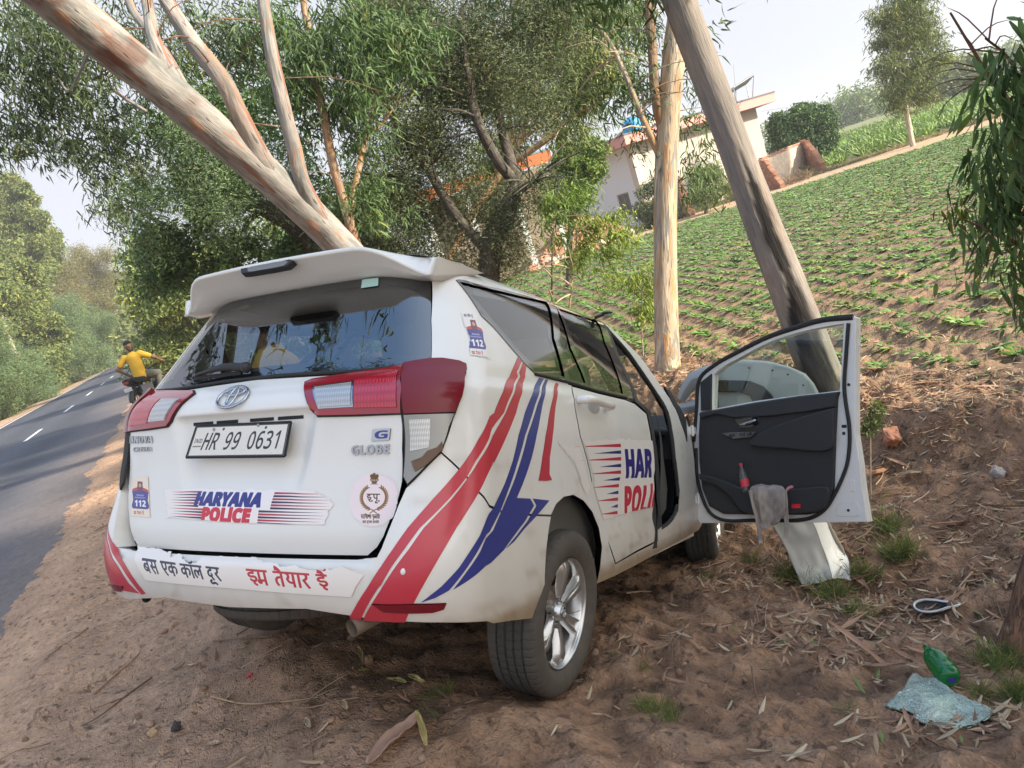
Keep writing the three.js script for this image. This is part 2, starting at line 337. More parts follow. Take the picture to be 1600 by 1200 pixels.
// a piece of skin: outline in (u, y), lifted by off, with an edge that turns in by skirt; tint(point) colours it
function panel(S, outline, o = {}) {
  const { off = 0, skirt = 0.014, cell = 0.035, side = 1, holes = [], tint, quad, uvScale = 1, off2 } = o;
  const whole = keyhole(outline, holes), pos = [], nor = [], uv = [], color = [];
  const put = (u, y, lift, n) => {
    const p = shellPoint(S, u, y), m = shellNormal(S, u, y); p.addScaledVector(m, lift + (off2 ? off2(p, u, y) : 0));
    const q = n || m; pos.push(p.x, p.y, p.z * side); nor.push(q.x, q.y, q.z * side);
    if (quad) uv.push(...inQuad(quad, [u, y])); else uv.push(u * uvScale, y * uvScale);
    if (tint) color.push(...tint(p, m));
  };
  let [x0, x1, y0, y1] = [1e9, -1e9, 1e9, -1e9];
  for (const [a, b] of whole) { x0 = Math.min(x0, a); x1 = Math.max(x1, a); y0 = Math.min(y0, b); y1 = Math.max(y1, b); }
  const cu = (u) => (u < 1 ? cell / 0.62 : u < 2 ? Math.min(0.1, cell * 2) : cell);
  for (let u = x0; u < x1 - 1e-6;) {
    let u2 = Math.min(x1, u + cu(u)); for (const b of [1, 2]) if (u < b - 1e-6 && u2 > b) u2 = b;
    const n = Math.max(1, Math.ceil((y1 - y0) / cell));
    for (let j = 0; j < n; j++) {
      const c = clipCell(whole, u, u2, lerp(y0, y1, j / n), lerp(y0, y1, (j + 1) / n)); if (!c || Math.abs(area(c)) < 1e-8) continue;
      const v = c.filter((a, i) => { const b = c[(i + 1) % c.length]; return Math.hypot(a[0] - b[0], a[1] - b[1]) > 1e-7; });
      if (v.length < 3) continue;
      for (const t of THREE.ShapeUtils.triangulateShape(v.map((a) => new THREE.Vector2(a[0], a[1])), [])) for (const k of side > 0 ? t : [t[0], t[2], t[1]]) put(v[k][0], v[k][1], off);
    }
    u = u2;
  }
  if (skirt) for (const loop of [outline, ...holes]) for (let i = 0; i < loop.length; i++) {
    const a = loop[i], b = loop[(i + 1) % loop.length]; if (a[0] < 1e-4 && b[0] < 1e-4) continue;
    const len = shellPoint(S, ...a).distanceTo(shellPoint(S, ...b)), n = Math.max(1, Math.ceil(len / 0.04));
    for (let k = 0; k < n; k++) {
      const p = [lerp(a[0], b[0], k / n), lerp(a[1], b[1], k / n)], q = [lerp(a[0], b[0], (k + 1) / n), lerp(a[1], b[1], (k + 1) / n)];
      const e = shellPoint(S, ...q).sub(shellPoint(S, ...p)), m = e.clone().cross(shellNormal(S, ...p)).normalize();
      const c = o.depth || skirt;
      for (const [s, l] of [[p, off], [q, off], [p, off - c], [q, off], [q, off - c], [p, off - c]]) put(s[0], s[1], l, m);
    }
  }
  const g = geom(pos, { uv, nor, color: tint ? color : undefined });
  return g;
}
function inQuad([A, B, C, D], [u, y]) { // place of a point in a four-cornered patch: A top left, B top right, C bottom right, D bottom left
  let s = 0.5, t = 0.5;
  for (let i = 0; i < 12; i++) {
    const f = (k) => (1 - s) * (1 - t) * A[k] + s * (1 - t) * B[k] + s * t * C[k] + (1 - s) * t * D[k];
    const fs = (k) => (1 - t) * (B[k] - A[k]) + t * (C[k] - D[k]), ft = (k) => (1 - s) * (D[k] - A[k]) + s * (C[k] - B[k]);
    const rx = u - f(0), ry = y - f(1), det = fs(0) * ft(1) - fs(1) * ft(0) || 1e-9;
    s = clamp(s + (rx * ft(1) - ry * ft(0)) / det, -0.5, 1.5); t = clamp(t + (ry * fs(0) - rx * fs(1)) / det, -0.5, 1.5);
  }
  return [s, 1 - t];
}
const shrink = (loop, d) => loop.map((p, i) => { // pull an outline in by d metres so that panels leave a gap
  const n = loop.length, a = loop[(i + n - 1) % n], b = loop[(i + 1) % n], s = area(loop) > 0 ? 1 : -1;
  const k = (u) => (u < 1 ? 0.62 : u < 2 ? 0.38 : 1), e1 = [(p[0] - a[0]) * k(p[0]), p[1] - a[1]], e2 = [(b[0] - p[0]) * k(p[0]), b[1] - p[1]];
  const l1 = Math.hypot(...e1) || 1, l2 = Math.hypot(...e2) || 1, nx = -s * (e1[1] / l1 + e2[1] / l2), ny = s * (e1[0] / l1 + e2[0] / l2), l = Math.hypot(nx, ny) || 1;
  if (p[0] < 1e-4) return [0, p[1] + d * (ny > 0 ? 1 : -1)];
  return [p[0] + d * nx / l / k(p[0]), p[1] + d * ny / l];
});

// ---------------------------------------------------------------- printed stickers
// letters of the Devanagari words, each a few strokes in a box: x from 0 to width, y from 0 (head line) to 1
const DEVA = {
  aa: [0.34, 'M.17 0L.17 1'], ba: [0.86, 'M.62 0L.62 1M.62 .38C.35 .15 .08 .4 .1 .6C.12 .85 .42 .88 .62 .62M.2 .42L.56 .72'],
  sa: [0.95, 'M.72 0L.72 1M.24 0C.36 .06 .42 .34 .12 .44C.2 .5 .26 .75 .44 1M.2 .48L.72 .48'],
  e: [0.8, 'M.18 0L.18 .34C.2 .62 .56 .6 .6 .3L.6 0M.24 .5C.34 .7 .44 .9 .58 1'], ka: [1.0, 'M.48 0L.48 1M.48 .32C.22 .18 .04 .4 .08 .56C.14 .78 .38 .7 .48 .5M.48 .4C.7 .12 .98 .34 .9 .56C.86 .7 .78 .74 .74 .74'],
  o: [0.34, 'M.17 0L.17 1M-.08 -.34C-.02 -.16 .32 -.16 .38 -.34'], la: [0.92, 'M.7 0L.7 1M.7 .42C.54 .26 .42 .36 .42 .66C.4 .26 .1 .24 .08 .56C.08 .76 .18 .86 .26 .9'],
  da: [0.66, 'M.42 0L.42 .2C.06 .16 .02 .66 .26 .66C.48 .66 .46 .46 .34 .5M.34 .66L.52 .98'], uu: [0, 'M-.34 .98C-.62 1.02 -.58 1.28 -.36 1.24C-.2 1.2 -.14 1.1 .04 1.34'],
  ra: [0.62, 'M.2 0C.46 .02 .46 .42 .08 .46M.14 .46C.26 .56 .34 .8 .5 1'], ha: [0.76, 'M.5 0L.5 .18C.2 .16 .08 .28 .15 .38C.22 .47 .42 .43 .52 .43C.75 .46 .72 .72 .5 .73C.34 .74 .22 .68 .26 .58M.5 .73C.40 .8 .44 .98 .68 1.0'],
  ma: [0.86, 'M.62 0L.62 1M.18 0L.18 .66C.02 .66 .06 .86 .2 .84C.28 .82 .3 .72 .24 .66L.62 .66'], ta: [0.8, 'M.6 0L.6 1M.6 .36C.2 .26 .02 .6 .3 .94'],
  ai: [0, 'M-.24 -.02C-.34 -.22 -.5 -.34 -.66 -.38M-.24 -.02C-.3 -.14 -.4 -.2 -.66 -.2'], ya: [0.86, 'M.64 0L.64 1M.1 .04C.34 .04 .36 .3 .2 .42C.24 .66 .44 .74 .64 .62'],
  dot: [0, 'M-.14 -.24L-.12 -.22'], pa: [0.84, 'M.62 0L.62 1M.14 0C.12 .5 .2 .6 .62 .54'], u: [0, 'M-.3 1.02C-.5 1.06 -.46 1.22 -.3 1.2C-.2 1.18 -.14 1.14 -.08 1.28'],
  i: [0.34, 'M.17 1L.17 -.02C.14 -.34 .62 -.36 .9 -.02'], na: [0.9, 'M.7 0L.7 1M.14 0L.14 .4C.18 .62 .4 .62 .44 .4L.44 0'], stop: [0.26, 'M.1 .96L.12 .98'], va: [0.86, 'M.62 0L.62 1M.62 .38C.35 .15 .08 .4 .1 .6C.12 .85 .42 .88 .62 .62'],
  ya2: [0.86, 'M.64 0L.64 1M.1 .04C.34 .04 .36 .3 .2 .42C.24 .66 .44 .74 .64 .62'], ga: [0.8, 'M.62 0L.62 1M.3 0L.3 .5C.3 .66 .12 .68 .12 .56'], ii: [0.34, 'M.17 1L.17 -.02C.2 -.34 -.24 -.36 -.5 -.02'], gap: [0.45, ''],
};
function deva(g, x, y, h, words, color, weight = 0.13, squeeze = 1, fit = 0) { // words as 'ba sa, e ka', fitted to a width
  if (fit) squeeze = fit / (h * words.split(',').reduce((s, w) => s + 0.42 + w.trim().split(/\s+/).reduce((q, k) => q + DEVA[k][0], 0), -0.42));
  g.save(); g.strokeStyle = color; g.lineWidth = h * weight; g.lineCap = 'butt'; g.lineJoin = 'round';
  const x0 = x;
  for (const word of words.split(',')) {
    const start = x;
    for (const k of word.trim().split(/\s+/)) {
      const [w, d] = DEVA[k], X = (v) => x + v * h * squeeze, Y = (v) => y + v * h;
      if (k === 'stop' || k === 'dot') { g.beginPath(); g.fillStyle = color; g.arc(X(k === 'dot' ? -0.16 : 0.1), Y(k === 'dot' ? -0.42 : 0.94), h * weight * 0.75, 0, 7); g.fill(); }
      else { g.beginPath(); for (const m of d.matchAll(/([MLC])([^MLC]*)/g)) { const n = (m[2].match(/-?\d*\.\d+|-?\d+/g) || []).map(Number); if (m[1] === 'M') g.moveTo(X(n[0]), Y(n[1])); else if (m[1] === 'L') g.lineTo(X(n[0]), Y(n[1])); else g.bezierCurveTo(X(n[0]), Y(n[1]), X(n[2]), Y(n[3]), X(n[4]), Y(n[5])); } g.stroke(); }
      x += w * h * squeeze;
    }
    g.beginPath(); g.moveTo(start, y); g.lineTo(x, y); g.stroke(); // head line
    x += 0.42 * h * squeeze;
  }
  g.restore(); return x - x0;
}
function ragged(g, w, h, pts, rough, k = 1) { // a torn outline through points given in fractions of the sheet
  g.beginPath();
  pts.forEach(([a, b], i) => { const [c, d, r = 1] = pts[(i + 1) % pts.length], n = 26; for (let s = 0; s < n; s++) { const t = s / n, j = r * rough, x = lerp(a, c, t) * w + j * w * n3(a * 9 + t * 6, b * 9 + i, k) , y = lerp(b, d, t) * h + j * w * n3(b * 7 + t * 6, a * 5 + i, k + 4); i || s ? g.lineTo(x, y) : g.moveTo(x, y); } });
  g.closePath();
}
const BLUE = '#2b2f7f', RED = '#c22a3c', NAVY = '#27305f';
function letters(g, text, x, y, size, width, color, { skew = 0, weight = 0, font = 'sans-serif' } = {}) { // bold text fitted to a width
  if (font === 'sans-serif') text = text.replace(/I/g, 'l'); g.save(); g.font = 'bold ' + size + 'px ' + font; const w = g.measureText(text).width;
  g.transform(width / w, 0, -skew, 1, x, y); g.fillStyle = g.strokeStyle = color; g.lineWidth = weight; g.lineJoin = 'round'; g.textBaseline = 'alphabetic';
  g.fillText(text, 0, 0); if (weight) g.strokeText(text, 0, 0); g.restore();
}
function speed(g, x0, x1, ys, thick, from, big) { // lines that thin out to one side
  ys.forEach((y, i) => { g.fillStyle = i % 2 ? NAVY : RED; g.beginPath(); const a = from(i); g.moveTo(a, y); g.lineTo(big, y - thick / 2); g.lineTo(big, y + thick / 2); g.closePath(); g.fill(); });
}
const film = (w, h, draw, o = {}) => { const map = canvas(w, h, draw); map.wrapS = map.wrapT = THREE.ClampToEdgeWrapping; return new THREE.MeshPhysicalMaterial({ map, alphaTest: 0.5, roughness: 0.35, color: col(0.92, 0.91, 0.90), clearcoat: 0.3, clearcoatRoughness: 0.2, ...o }); };
const gateSticker = film(1536, 320, (g, w, h) => {
  ragged(g, w, h, [[0.005, 0.05], [0.28, 0.02, 0.4], [0.60, 0.03, 1.4], [0.90, 0.03, 1], [0.99, 0.33, 2.2], [0.965, 0.93, 1.5], [0.5, 0.955, 0.2], [0.035, 0.9, 0.2], [0.02, 0.4, 2]], 0.010);
  g.fillStyle = '#f3ece8'; g.fill(); g.save(); g.clip();
  const ys = (a, n, d) => Array.from({ length: n }, (_, i) => a + i * d);
  ys(0.12, 6, 0.082).forEach((f, i) => { for (const [a, b] of [[0.25, 0.05], [0.68, 0.97]]) { g.fillStyle = i % 2 ? '#3a3550' : '#b93a4c'; g.beginPath(); g.moveTo(b * w + (i * 67 % 50), f * h); g.lineTo(a * w, f * h - 10); g.lineTo(a * w, f * h + 10); g.fill(); } });
  ys(0.62, 5, 0.082).forEach((f, i) => { for (const [a, b] of [[0.29, 0.04], [0.62, 0.95]]) { g.fillStyle = (i + (a > 0.5)) % 2 ? '#3a3550' : '#b93a4c'; g.beginPath(); g.moveTo(b * w + (i * 41 % 60), f * h); g.lineTo(a * w, f * h - 10); g.lineTo(a * w, f * h + 10); g.fill(); } });
  letters(g, 'HARYANA', 0.215 * w, 0.49 * h, 160, 0.405 * w, BLUE, { skew: 0.07, weight: 19 });
  letters(g, 'POLICE', 0.275 * w, 0.93 * h, 160, 0.30 * w, '#cf2b42', { skew: 0.07, weight: 19 });
  g.restore();
});
const bumperSticker = film(2048, 280, (g, w, h) => {
  ragged(g, w, h, [[0, 0.04], [0.12, 0.05, 0.5], [0.2, 0.16, 1.4], [0.34, 0.26, 1.2], [0.42, 0.07, 1], [0.58, 0.02, 0.5], [0.72, 0.1, 1], [0.84, 0.17, 1.2], [0.93, 0.02, 1], [0.995, 0.22, 0.4], [0.94, 0.97, 0.5], [0.5, 0.94, 0.1], [0.04, 0.98, 0.1]], 0.011, 2);
  g.fillStyle = '#f0e9e2'; g.fill(); g.save(); g.clip();
  deva(g, 0.062 * w, 0.36 * h, 0.38 * h, 'ba sa, e ka, ka o la, da uu ra', '#2c3350', 0.17, 1, 0.395 * w);
  deva(g, 0.572 * w, 0.32 * h, 0.44 * h, 'ha ma, ta ai ya aa ra, ha ai dot', '#c03040', 0.16, 1, 0.30 * w);
  g.restore();
});
const emblemSticker = film(640, 700, (g, w, h) => {
  ragged(g, w, h, Array.from({ length: 14 }, (_, i) => { const a = i / 14 * 6.283 - 1.57; return [0.5 + 0.48 * Math.cos(a), 0.5 + 0.48 * Math.sin(a), i > 0 && i < 5 ? 2 : i > 7 ? 1.2 : 0.3]; }), 0.028, 7);
  g.fillStyle = '#f4e4e4'; g.fill(); g.save(); g.clip(); g.fillStyle = g.strokeStyle = '#8c6020';
  const cx = w * 0.5, cy = h * 0.46, r = w * 0.235;
  for (const s of [-1, 1]) { // wreath
    g.lineWidth = 6; g.beginPath(); g.arc(cx, cy, r, s > 0 ? -0.95 : Math.PI + 0.95, s > 0 ? 1.45 : Math.PI - 1.45, s < 0); g.stroke();
    for (let i = 0; i < 13; i++) { const a = -0.9 + i * 0.185, x = cx + s * r * Math.cos(a), y = cy + r * Math.sin(a); for (const k of [-0.55, 0.55]) { g.save(); g.translate(x, y); g.rotate(s > 0 ? a - 1.57 + k : Math.PI - a + 1.57 - k); g.beginPath(); g.ellipse(0, 0, 0, 0, 0, 0, 7); g.ellipse(20, 0, 22, 8, 0, 0, 7); g.fill(); g.restore(); } }
  }
  g.lineWidth = 12; g.beginPath(); g.moveTo(cx - 44, cy + r + 46); g.lineTo(cx + 26, cy + r - 6); g.moveTo(cx + 44, cy + r + 46); g.lineTo(cx - 26, cy + r - 6); g.stroke();
  // capital: three heads over an abacus and a bell
  g.fillStyle = '#6e4a18';
  for (const [x, y, rx, ry] of [[0, 62, 24, 28], [-34, 74, 18, 24], [34, 74, 18, 24], [0, 92, 30, 22], [-26, 98, 18, 18], [26, 98, 18, 18]]) { g.beginPath(); g.ellipse(cx + x, y - 18, rx, ry, 0, 0, 7); g.fill(); }
  g.fillRect(cx - 50, 92, 100, 22); g.beginPath(); g.moveTo(cx - 40, 118); g.lineTo(cx + 40, 118); g.lineTo(cx + 24, 150); g.lineTo(cx - 24, 150); g.fill(); g.fillRect(cx - 44, 152, 88, 8);
  g.fillStyle = '#f4e4e4'; for (const x of [-30, 0, 30]) { g.beginPath(); g.arc(cx + x, 103, 6, 0, 7); g.fill(); }
  deva(g, cx - 88, cy - 40, 88, 'ha stop pa u stop', '#54401c', 0.16, 0.86);
  deva(g, cx - 150, h * 0.765, 46, 'ha ra i ya aa na aa, pa u la i sa', '#5a3f16', 0.18, 0.66);
  deva(g, cx - 128, h * 0.868, 30, 'sa va aa, sa u ra ka aa, sa ha ya o ga', '#5a3f16', 0.18, 0.70);
  g.restore();
});
function callCard(g, w, h, torn) {
  if (torn) ragged(g, w, h, [[0.03, 0.02, 1], [0.95, 0.03, 1.5], [0.93, 0.3, 2.5], [0.97, 0.97, 2.5], [0.08, 0.95, 1], [0.2, 0.6, 2], [0.05, 0.3, 2]], 0.05, 3);
  else ragged(g, w, h, [[0.02, 0.09, 0.3], [0.96, 0.04, 0.2], [0.98, 0.98, 0.6], [0.02, 0.97, 0.2]], 0.012, 5);
  g.fillStyle = torn ? '#ece9e6' : '#f2e2cc'; g.fill(); g.save(); g.clip();
  if (torn) deva(g, w * 0.12, h * 0.05, 34, 'ba sa, ka o la, da uu ra', '#3a3a55', 0.16, 0.7);
  g.fillStyle = '#c4453c'; g.beginPath(); g.moveTo(w * 0.06, h * 0.36); g.quadraticCurveTo(w * 0.5, h * 0.24, w * 0.94, h * 0.36); g.lineTo(w * 0.96, h * 0.44); g.lineTo(w * 0.04, h * 0.44); g.fill();
  g.fillStyle = '#3b3f94'; g.beginPath(); g.moveTo(w * 0.06, h * 0.42); g.quadraticCurveTo(w * 0.5, h * 0.32, w * 0.94, h * 0.42); g.lineTo(w * 0.9, h * 0.6); g.lineTo(w * 0.96, h * 0.72); g.quadraticCurveTo(w * 0.94, h * 0.8, w * 0.82, h * 0.8); g.lineTo(w * 0.16, h * 0.8); g.quadraticCurveTo(w * 0.05, h * 0.8, w * 0.05, h * 0.72); g.lineTo(w * 0.12, h * 0.6); g.fill();
  g.fillStyle = '#7b3550'; g.beginPath(); g.moveTo(w * 0.36, h * 0.17); g.lineTo(w * 0.64, h * 0.17); g.lineTo(w * 0.66, h * 0.34); g.quadraticCurveTo(w * 0.5, h * 0.46, w * 0.34, h * 0.34); g.fill();
  g.fillStyle = '#c9a77a'; g.beginPath(); g.arc(w * 0.5, h * 0.26, w * 0.08, 0, 7); g.fill();
  letters(g, 'POLICE', w * 0.3, h * 0.505, 26, w * 0.4, '#cfd2ea'); letters(g, 'EMERGENCY', w * 0.22, h * 0.56, 24, w * 0.56, '#b8bbdf');
  letters(g, '112', w * 0.2, h * 0.745, 110, w * 0.6, '#f6f4f0', { weight: 4 });
  deva(g, w * 0.16, h * 0.865, h * 0.062, 'ha ma, ta ai ya aa ra, ha ai dot', '#b3353f', 0.17, 0.82);
  g.restore();
}
const cardSticker = film(320, 560, (g, w, h) => callCard(g, w, h, false)), tornSticker = film(320, 560, (g, w, h) => callCard(g, w, h, true));
const sideSticker = film(1664, 704, (g, w, h) => { // the part of the slogan left on the flank; its torn rim shows the paint
  ragged(g, w, h, [[0.0, 0.03], [0.06, 0.1, 2], [0.18, 0.02, 1.4], [0.56, 0.0, 0.5], [0.72, 0.02, 1], [1.05, 0.02, 0.6], [1.05, 0.9, 0.2], [0.3, 1.02, 0.2], [0.17, 0.8, 0.3], [0.12, 0.55, 0.8], [0.1, 0.3, 2], [0.03, 0.16, 2]], 0.014, 9);
  g.fillStyle = '#ece8e2'; g.fill(); g.save(); g.clip();
  for (let i = 0; i < 11; i++) { const y = h * (0.085 + i * 0.087), end = w * (0.57 - i * 0.008), a = w * (i % 2 ? 0.25 + 0.018 * i : 0.1 + 0.018 * i); g.fillStyle = i % 2 ? '#2c3278' : '#c42a3e'; g.beginPath(); g.moveTo(a, y + 10); g.lineTo(end, y - 16); g.lineTo(end, y + 16); g.fill(); }
  letters(g, 'HAR', w * 0.588, h * 0.50, 345, w * 0.365, '#2f2c7c', { skew: 0.06, weight: 24 });
  letters(g, 'POLIC', w * 0.572, h * 0.985, 345, w * 0.52, '#c92c40', { skew: 0.06, weight: 24 });
  g.restore();
});
const plateFace = film(1024, 300, (g, w, h) => {
  g.fillStyle = '#e6e3da'; g.fillRect(0, 0, w, h);
  reseed(3); for (let i = 0; i < 500; i++) { g.fillStyle = 'rgba(70,64,52,' + rr(0.1, 0.4) + ')'; const x = rnd() * w, y = h * Math.pow(rnd(), 0.55); g.fillRect(x, y, rr(1, 7), rr(1, 4)); }
  g.strokeStyle = '#3c3a38'; g.lineWidth = 12; g.strokeRect(12, 12, w - 24, h - 24);
  letters(g, 'IND', 34, 165, 58, 96, '#50555c'); g.fillStyle = '#8d8878'; g.fillRect(34, 190, 96, 14);
  const put = (t, x, wd) => letters(g, t, x, 228, 215, wd, '#26282c', { skew: 0.12, font: 'monospace' });
  put('HR', 128, 180); put('99', 372, 176); put('0631', 620, 350);
  g.fillStyle = '#44403a'; for (const x of [330, 790]) { g.beginPath(); g.arc(x, 40, 13, 0, 7); g.fill(); }
});

// ---------------------------------------------------------------- the car: skin
const M = {
  paint: new THREE.MeshPhysicalMaterial({ color: col(0.77, 0.755, 0.71), vertexColors: true, roughness: 0.38, clearcoat: 0.7, clearcoatRoughness: 0.12 }),
  plain: new THREE.MeshPhysicalMaterial({ color: col(0.77, 0.755, 0.71), roughness: 0.38, clearcoat: 0.7, clearcoatRoughness: 0.12 }),
  rubber: std(0.022, 0.021, 0.02, 0.75), trim: std(0.026, 0.026, 0.027, 0.62), dark: std(0.018, 0.018, 0.02, 0.8), seat: std(0.055, 0.052, 0.05, 0.85),
  chrome: new THREE.MeshStandardMaterial({ color: col(0.50, 0.51, 0.52), metalness: 1, roughness: 0.16 }), alloy: new THREE.MeshPhysicalMaterial({ color: col(0.62, 0.62, 0.62), metalness: 0.85, roughness: 0.3, clearcoat: 0.5, clearcoatRoughness: 0.15 }), steel: std(0.35, 0.34, 0.33, 0.45, { metalness: 0.8 }),
  red: new THREE.MeshPhysicalMaterial({ color: col(0.30, 0.012, 0.022), roughness: 0.14, clearcoat: 1, clearcoatRoughness: 0.06 }), deepRed: new THREE.MeshPhysicalMaterial({ color: col(0.17, 0.008, 0.016), roughness: 0.3, specularIntensity: 0.5, clearcoat: 0.25, clearcoatRoughness: 0.06 }),
  stripeRed: new THREE.MeshPhysicalMaterial({ color: col(0.50, 0.026, 0.048), roughness: 0.4, clearcoat: 0.5, clearcoatRoughness: 0.15 }), stripeBlue: new THREE.MeshPhysicalMaterial({ color: col(0.030, 0.042, 0.24), roughness: 0.4, clearcoat: 0.5, clearcoatRoughness: 0.15 }),
  tinted: new THREE.MeshPhysicalMaterial({ color: col(0.50, 0.55, 0.54), transmission: 1, thickness: 0, roughness: 0.0, ior: 1.75 }), clear: new THREE.MeshPhysicalMaterial({ color: col(0.86, 0.91, 0.88), transmission: 1, thickness: 0, roughness: 0.0, ior: 1.5 }),
  gloss: new THREE.MeshPhysicalMaterial({ color: col(0.012, 0.012, 0.013), roughness: 0.08, clearcoat: 1, clearcoatRoughness: 0.03 }), inside: std(0.10, 0.095, 0.085, 0.9), mud: std(0.17, 0.105, 0.07, 0.95),
};
const clearLens = (() => { const t = pixels(256, 256, (u, v) => { const k = 0.45 + 0.3 * (Math.abs((u * 18) % 1 - 0.5) + Math.abs((v * 14) % 1 - 0.5)); return k; }); t.repeat.set(4, 4); return new THREE.MeshPhysicalMaterial({ color: col(0.75, 0.74, 0.70), map: t, bumpMap: t, bumpScale: 0.004, roughness: 0.12, metalness: 0.35, clearcoat: 1, clearcoatRoughness: 0.05 }); })();
const redLens = (() => { const t = pixels(256, 256, (u, v) => { const a = Math.abs((u * 16) % 1 - 0.5) * 2, b = Math.abs((v * 12) % 1 - 0.5) * 2, k = 0.55 + 0.45 * Math.min(a, b); return k; }); t.repeat.set(3.2, 3.2); return new THREE.MeshPhysicalMaterial({ color: col(0.62, 0.016, 0.04), map: t, bumpMap: t, bumpScale: 0.003, roughness: 0.18, clearcoat: 1, clearcoatRoughness: 0.05 }); })();
// road dust: thicker towards the sills, in vertical runs and in scuffs
const dusty = (p) => {
  const low = smooth(0.62, 0.22, p.y), run = 0.5 + 0.5 * fbm(p.x * 9 + p.z * 9, p.y * 1.6, 3, 3), spat = smooth(0.12, 0.4, fbm(p.x * 16, p.y * 16, p.z * 16, 4));
  const edge = smooth(0.36, 0.30, p.y) * 0.8, grime = 0.10 * smooth(-0.1, 0.4, fbm(p.x * 2.3, p.y * 2.3, p.z * 2.3, 4)), k = clamp(low * (0.2 + 0.35 * run * run) + low * spat * 0.5 + edge * (0.4 + run) + 1.6 * grime + 0.03 + 0.25 * smooth(0.16, 0.3, fbm(p.x * 5, p.y * 26, p.z * 5, 3)) * smooth(1.2, 0.7, p.y));
  return [lerp(1, 0.47, k), lerp(1, 0.36, k), lerp(1, 0.25, k)];
};
const PAINT = { tint: dusty };
const bodyGeo = [];
const pieces = {}; // outlines in (u, y) that several parts share
// right flank: everything behind and above the doors, in one pressing
const flank = trace(BODY, [[690, 706], [711, 645], [722, 618], [728, 584], [726, 573], [716, 569], [690, 565], [674, 565], [674, 500], [674, 432], [686, 425], [688, 405],
  [715, 411], [740, 419], [770, 429], [800, 440], [850, 461], [900, 483], [926, 496], [950, 509], [975, 532], [1000, 557], [1020, 585], [1040, 614], [1058, 637], [1073, 657],
  [1081, 690], [1086, 740], [1092, 790], [1098, 816], [1092, 828], [1060, 846], [1030, 862], [995, 882], [960, 900], [932, 912],
  [938, 886], [941, 855], [936, 825], [926, 800], [912, 782], [896, 773], [881, 776], [869, 787], [861, 804], [830, 803], [800, 801], [785, 798], [772, 792], [757, 776], [748, 767]]);
const quarterGlass = trace(BODY, [[712, 438], [716, 437], [740, 443], [780, 452], [815, 461], [852, 471], [867, 530], [883, 592], [860, 589], [835, 584], [820, 569], [800, 546], [770, 511], [742, 478]]);
const rearDoorHole = trace(BODY, [[858, 473], [900, 484], [934, 496], [940, 506], [960, 550], [992, 628], [1011, 644], [1019, 692], [1024, 745], [1028, 800], [1028, 846], [995, 863], [961, 882], [955, 862], [946, 830], [926, 762], [906, 682], [893, 602], [888, 595], [873, 535]]);
const frontDoorHole = trace(BODY, [[942, 504], [955, 518], [985, 552], [1010, 588], [1030, 618], [1043, 640], [1050, 668], [1056, 715], [1062, 765], [1060, 796], [1050, 815], [1034, 828], [1031, 800], [1028, 745], [1022, 690], [1014, 643], [995, 627], [966, 560]]);
bodyGeo.push(panel(BODY, flank, { ...PAINT, holes: [quarterGlass, rearDoorHole, frontDoorHole], skirt: 0.03, cell: 0.03 }));
// left flank: the same pressing, its openings glazed
bodyGeo.push(panel(BODY, flank, { ...PAINT, holes: [quarterGlass, rearDoorHole, frontDoorHole], skirt: 0.03, cell: 0.05, side: -1 }));
{ // roof, from rail to rail, following the line of the flanks
  const edge = flank.slice(11, 26).map(([u, y]) => shellPoint(BODY, u, y)), pos = [], idx = [], color = [], N = 14;
  const rows = [V(0.46, 1.6, 0.62), ...edge.filter((p) => p.x > 0.5 && p.y > 1.36)].sort((a, b) => a.x - b.x);
  rows.forEach((p, i) => { for (let k = 0; k <= N; k++) { const t = k / N * 2 - 1, y = p.y - 0.004 + 0.055 * (1 - t * t) * smooth(3.1, 2.2, p.x); pos.push(p.x - 0.06 * (1 - t * t) * smooth(2.2, 2.8, p.x) * -1, y, p.z * 0.995 * Math.sin(t * Math.PI / 2)); color.push(1, 1, 1); } if (i) for (let k = 0; k < N; k++) { const a = (i - 1) * (N + 1) + k, b = a + N + 1; idx.push(a, a + 1, b, a + 1, b + 1, b); } });
  bodyGeo.push(geom(pos, { idx, color }).toNonIndexed());
  pieces.screenTop = rows[rows.length - 1];
}
mesh('body', bodyGeo, M.paint, car);

// bumper, wrapping round both corners
const bumperR = [[0, 0.375, 1], [0, 0.588, 1], ...trace(BODY, [[480, 855], [560, 858], [590, 859], [606, 828], [622, 790], [634, 763], [645, 752], [668, 728], [689, 708], [747, 769], [756, 778], [771, 795], [785, 801], [800, 803.5], [830, 805.5], [861, 807],
  [856, 840], [852, 890], [851, 940], [846, 958], [836, 966], [800, 970], [760, 971], [690, 973], [640, 972], [590, 969], [545, 962], [480, 952]])].map((q) => [q[0], q[1]]);
bumperR[1][1] = bumperR[2][1] = 0.553; bumperR[3][1] = 0.553; bumperR[4][1] -= 0.022; bumperR[5][1] -= 0.008;
const bumperAll = { ...PAINT, skirt: 0.09, cell: 0.03 };
mesh('rear_bumper', [panel(BODY, shrink(bumperR, 0.0015), bumperAll), panel(BODY, shrink(bumperR, 0.0015), { ...bumperAll, side: -1 })], M.paint, car);

